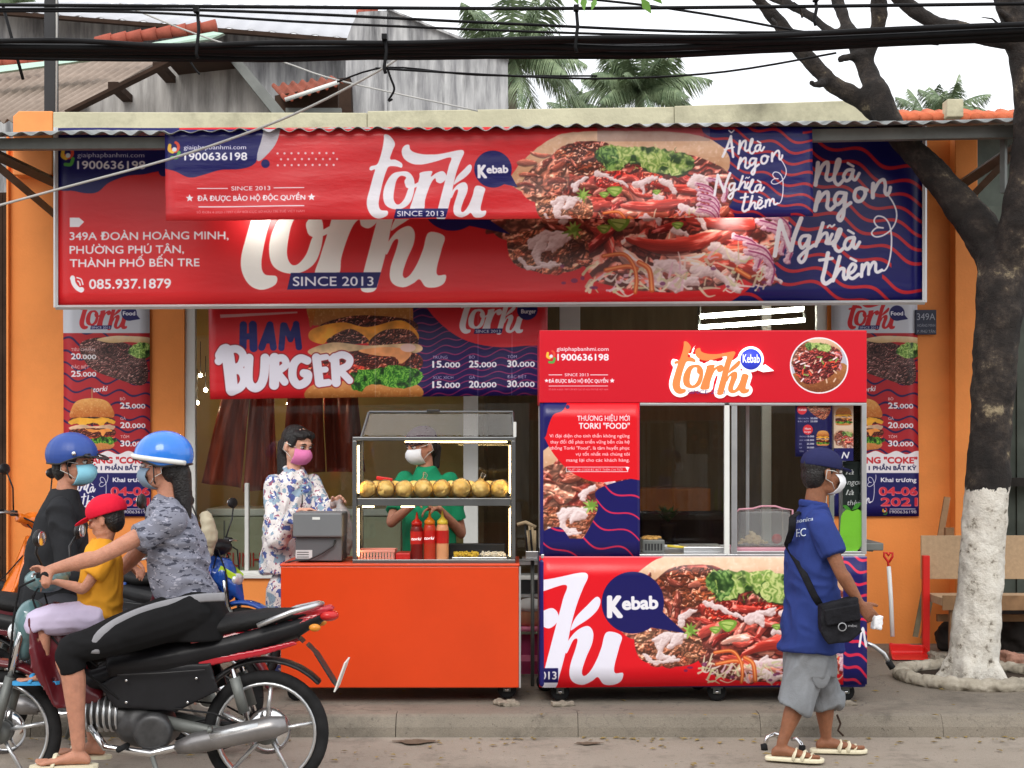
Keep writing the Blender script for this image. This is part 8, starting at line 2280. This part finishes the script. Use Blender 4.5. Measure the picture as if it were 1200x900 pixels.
torso(sh, Q(226, 722, D1), neck0, rb, V3(-1, 0, .25).normalized(), [(.03, .165, .135, .0), (.2, .172, .150, .01), (.45, .168, .138, .01), (.7, .178, .125, 0), (.86, .16, .10, 0), (.95, .10, .08, 0), (1.02, .06, .06, 0)])
for s_, e_ in ((shN, elN), (shF, elF)): limb(sh, [s_, s_.lerp(e_, .3), s_.lerp(e_, .48)], [.062, .060, .062], end=False)
link('top', organic(sh, .0075, 2, fn=cloth_fn(.015, (7, 7, 7), 41)), m_tee, r1)
lg = MB()
torso(lg, Q(232, 735, D1), Q(226, 695, D1), rb, fb, [(-.3, .16, .14, 0), (.3, .18, .15, 0), (1, .16, .13, 0)])
for h_, k_, a_ in ((hN, kN, aN), (hF, kF, aF)): limb(lg, [h_, h_.lerp(k_, .35), h_.lerp(k_, .75), k_, k_.lerp(a_, .22)], [.105, .100, .080, .066, .060], 14, end=False)
lgo = link('leggings', organic(lg, .0075, 2, fn=cloth_fn(.004, (6, 6, 6), 51)), mat('black_stretch_cloth', (.011, .011, .012), .85, var=.15), r1)
tree = BVHTree.FromPolygons([v.co for v in lgo.data.vertices], [tuple(p.vertices) for p in lgo.data.polygons])
stp = []
for a, b in ((238, 708), (200, 712), (165, 718), (130, 728), (100, 742), (82, 758), (78, 778)):
    p0 = P(a, b + 4, 6.2); h = tree.ray_cast(p0, V3(0, 1, 0)); stp.append(Vector((p0.x, (h[0].y if h[0] is not None else 6.66) - .001, p0.z)))
stp = [Vector(q) for q in catmull([tuple(v) for v in stp], False, 4)]
MB().tube(stp, .020, 8, flat=.25, up=(0, -1, 0)).build('side_stripe', mat('grey_stripe', H_('8f8f94'), .8), lgo)
for a_, yy in ((aN, -.1), (aF, .1)):
    td = V3(-1, yy, 0).normalized(); sd = td.cross(UP); so = MB(); c0 = V3(a_.x, a_.y, a_.z - .092)
    so.slab([c0 + td * a + sd * b for a, b in catmull([(-.07, -.03), (-.07, .03), (.08, .044), (.2, .03), (.2, -.03), (.08, -.044)], True, 3)][::-1], (0, 0, .016)); so2 = so.build('sandal', m_shoe, r1)
    MB().tube([c0 + td * .11 + sd * .045 + UP * .01, c0 + td * .10 + UP * .065, c0 + td * .11 - sd * .045 + UP * .01], .012, 6, flat=.4).build('strap', m_shoe, so2)

# ------------------------------------------------------------------ child in front of her
D3 = 6.92
ch = thing('person', 'small child in red cap and yellow shirt sitting in front of the woman rider', 'person', (PX(95, D3), D3, .80))
f, r, u = frame(fdir(172), .25); HC = Q(124, 608, D3); neck0 = Q(120, 634, D3); fb = fdir(180); rb = fb.cross(UP)
sk = MB(); head(sk, HC, f, r, u, .82); sk.tube([neck0 - UP * .03, HC - u * .05], [.038, .038], 12)
hN2, kN2, aN2 = Q(112, 722, D3 - .06), Q(48, 728, D3 - .11), Q(54, 786, D3 - .12); hF2, kF2, aF2 = Q(112, 722, D3 + .06), Q(52, 728, D3 + .11), Q(58, 784, D3 + .12)
leg_(sk, hN2, kN2, aN2, .66); leg_(sk, hF2, kF2, aF2, .66)
s1, s2 = Q(124, 655, D3 - .10), Q(122, 655, D3 + .10); e1, w1 = Q(98, 690, D3 - .13), Q(66, 682, D3 - .12); e2, w2 = Q(98, 690, D3 + .13), Q(66, 682, D3 + .12)
arm_(sk, s1, e1, w1, .64); arm_(sk, s2, e2, w2, .64); hand(sk, w1, V3(-1, 0, -.1), V3(0, .3, -1), V3(0, 1, 0), .7, .62); hand(sk, w2, V3(-1, 0, -.1), V3(0, -.3, -1), V3(0, -1, 0), .7, .62)
foot(sk, aN2, V3(-1, -.1, 0).normalized(), .66, aN2.z - .05); foot(sk, aF2, V3(-1, .1, 0).normalized(), .66, aF2.z - .05)
link('body', organic(sk, .0055, 2), m_skin1, ch); face_details(ch, HC, f, r, u, m_hair, .82); hair_cap(ch, HC, f, r, u, .82)
m_rcap = mat('bright_red_cap', H_('d81c38'), .7, var=.06, bump=.1, bscale=90)
cp = MB(); M3 = Matrix((r, f, u)).transposed(); cp.ball(HC + u * .04 - f * .012, (.085, .10, .075), 18, 12, rot=M3)
cpo = link('cap', organic(cp, .007, 1, fn=lambda co, no: cut_low(co, no, HC, f, u, .016)), m_rcap, ch)
bq = [HC + f * .065 - r * .055 + u * .028, HC + f * .11 - r * .05 + u * .018, HC + f * .155 + u * .008, HC + f * .11 + r * .05 + u * .018, HC + f * .065 + r * .055 + u * .028]
link('peak', organic(MB().slab(catmull(bq, True, 4), tuple(-u * .008)), .005, 2), m_rcap, cpo)
sh = MB(); torso(sh, Q(116, 718, D3), neck0, rb, fb, [(-.05, .115, .10, 0), (.4, .112, .095, 0), (.75, .115, .085, 0), (.9, .085, .065, 0), (1.02, .045, .045, 0)])
for s_, e_ in ((s1, e1), (s2, e2)): limb(sh, [s_, s_.lerp(e_, .55)], [.044, .046], end=False)
link('shirt', organic(sh, .007, 2, fn=cloth_fn(.007, (8, 8, 8), 61)), mat('mustard_cloth', H_('dc9a30'), .85, var=.08), ch)
lg = MB(); torso(lg, Q(114, 735, D3), Q(114, 705, D3), rb, fb, [(-.3, .10, .09, 0), (.5, .115, .10, 0), (1, .10, .09, 0)])
for h_, k_ in ((hN2, kN2), (hF2, kF2)): limb(lg, [h_, h_.lerp(k_, .5), k_, k_ - UP * .03], [.072, .072, .062, .062], end=False)
link('shorts', organic(lg, .007, 2, fn=cloth_fn(.006, (8, 8, 8), 71)), mat('pale_lilac_cloth', H_('c8bcd6'), .85, var=.05), ch)
m_bsand = mat('sky_blue_rubber', H_('3c9cd8'), .5)
for a_, yy in ((aN2, -.1), (aF2, .1)):
    td = V3(-1, yy, 0).normalized(); sd = td.cross(UP); c0 = V3(a_.x, a_.y, a_.z - .062)
    so2 = MB().slab([c0 + td * a + sd * b for a, b in catmull([(-.05, -.025), (-.05, .025), (.06, .034), (.14, .022), (.14, -.022), (.06, -.034)], True, 3)][::-1], (0, 0, .016)).build('sandal', m_bsand, ch)
    MB().tube([c0 + td * .07 + sd * .034 + UP * .01, c0 + td * .06 + UP * .046, c0 + td * .07 - sd * .034 + UP * .01], .014, 6, flat=.4).build('strap', m_bsand, so2)

# ------------------------------------------------------------------ rider in black behind them
r2 = thing('person', 'rider in black jacket, dark blue helmet and pale blue mask at the far left', 'person', (PX(62, D2), D2, .80))
f, r, u = frame(fdir(-12), .06); fb = fdir(0); rb = fb.cross(UP)
HC = Q(86, 544, D2); neck0 = Q(76, 578, D2)
sk = MB(); head(sk, HC, f, r, u, 1.08); sk.tube([neck0 - UP * .04, HC - u * .05 - f * .02], [.056, .052], 14)
sN, sF = Q(70, 597, D2 - .165), Q(76, 597, D2 + .165); eN, wN = Q(82, 672, D2 - .24), Q(140, 665, D2 - .30); eF, wF = Q(90, 672, D2 + .24), Q(146, 660, D2 + .30)
arm_(sk, sN, eN, wN, 1); arm_(sk, sF, eF, wF, 1); leg_(sk, Q(56, 712, D2 - .1), Q(165, 740, D2 - .18), Q(150, 838, D2 - .2), .9); leg_(sk, Q(56, 712, D2 + .1), Q(165, 740, D2 + .18), Q(150, 835, D2 + .2), .9); sk.tube([neck0, Q(56, 712, D2)], .06, 10); hand(sk, wN, V3(1, 0, 0), V3(0, .2, -1), V3(0, 1, 0), .9, .98); hand(sk, wF, V3(1, 0, 0), V3(0, -.2, -1), V3(0, -1, 0), .9, .98)
hA, kA, aA = Q(56, 712, D2 - .1), Q(165, 740, D2 - .18), Q(150, 838, D2 - .2); hB, kB, aB = Q(56, 712, D2 + .1), Q(165, 740, D2 + .18), Q(150, 835, D2 + .2)
foot(sk, aA, V3(1, 0, 0), .98, aA.z - .07); foot(sk, aB, V3(1, 0, 0), .98, aB.z - .07)
link('body', organic(sk, .0062, 2), m_skin1, r2)
face_details(r2, HC, f, r, u, m_hair, 1.08); mask_(r2, HC, f, r, u, mat('pale_blue_mask_cloth', H_('8ccbe0'), .75, var=.04, bump=.15, bscale=90), 1.10); hair_cap(r2, HC - u * .01, f, r, u, 1.05)
helmet(r2, HC + u * .012, f, r, u, mat('dark_blue_shell', H_('2c4a94'), .4, var=.04), 1.08, brim=m_black)
sh = MB(); torso(sh, Q(56, 722, D2), neck0, rb, fb, [(-.02, .18, .15, 0), (.3, .185, .155, 0), (.6, .185, .14, 0), (.82, .175, .115, 0), (.93, .11, .085, 0), (1.02, .066, .066, 0)])
for s_, e_, w_ in ((sN, eN, wN), (sF, eF, wF)): limb(sh, [s_, s_.lerp(e_, .5), e_, e_.lerp(w_, .5), e_.lerp(w_, .92)], [.066, .062, .056, .050, .044], 14, end=False)
m_jk = mat('black_jacket_cloth', (.022, .023, .026), .8, var=.2)
link('jacket', organic(sh, .008, 2, fn=cloth_fn(.010, (6, 6, 6), 81)), m_jk, r2)
lg = MB(); torso(lg, Q(54, 730, D2), Q(56, 700, D2), rb, fb, [(-.3, .16, .14, 0), (1, .165, .14, 0)])
for h_, k_, a_ in ((hA, kA, aA), (hB, kB, aB)): limb(lg, [h_, h_.lerp(k_, .5), k_, k_.lerp(a_, .5), a_], [.10, .085, .07, .062, .052], 12)
link('trousers', organic(lg, .009, 2, fn=cloth_fn(.007, (6, 6, 6), 91)), mat('dark_grey_trousers', (.035, .036, .042), .85), r2)

for o in list(bpy.data.objects):
    if o.get('_w'): del o['_w']
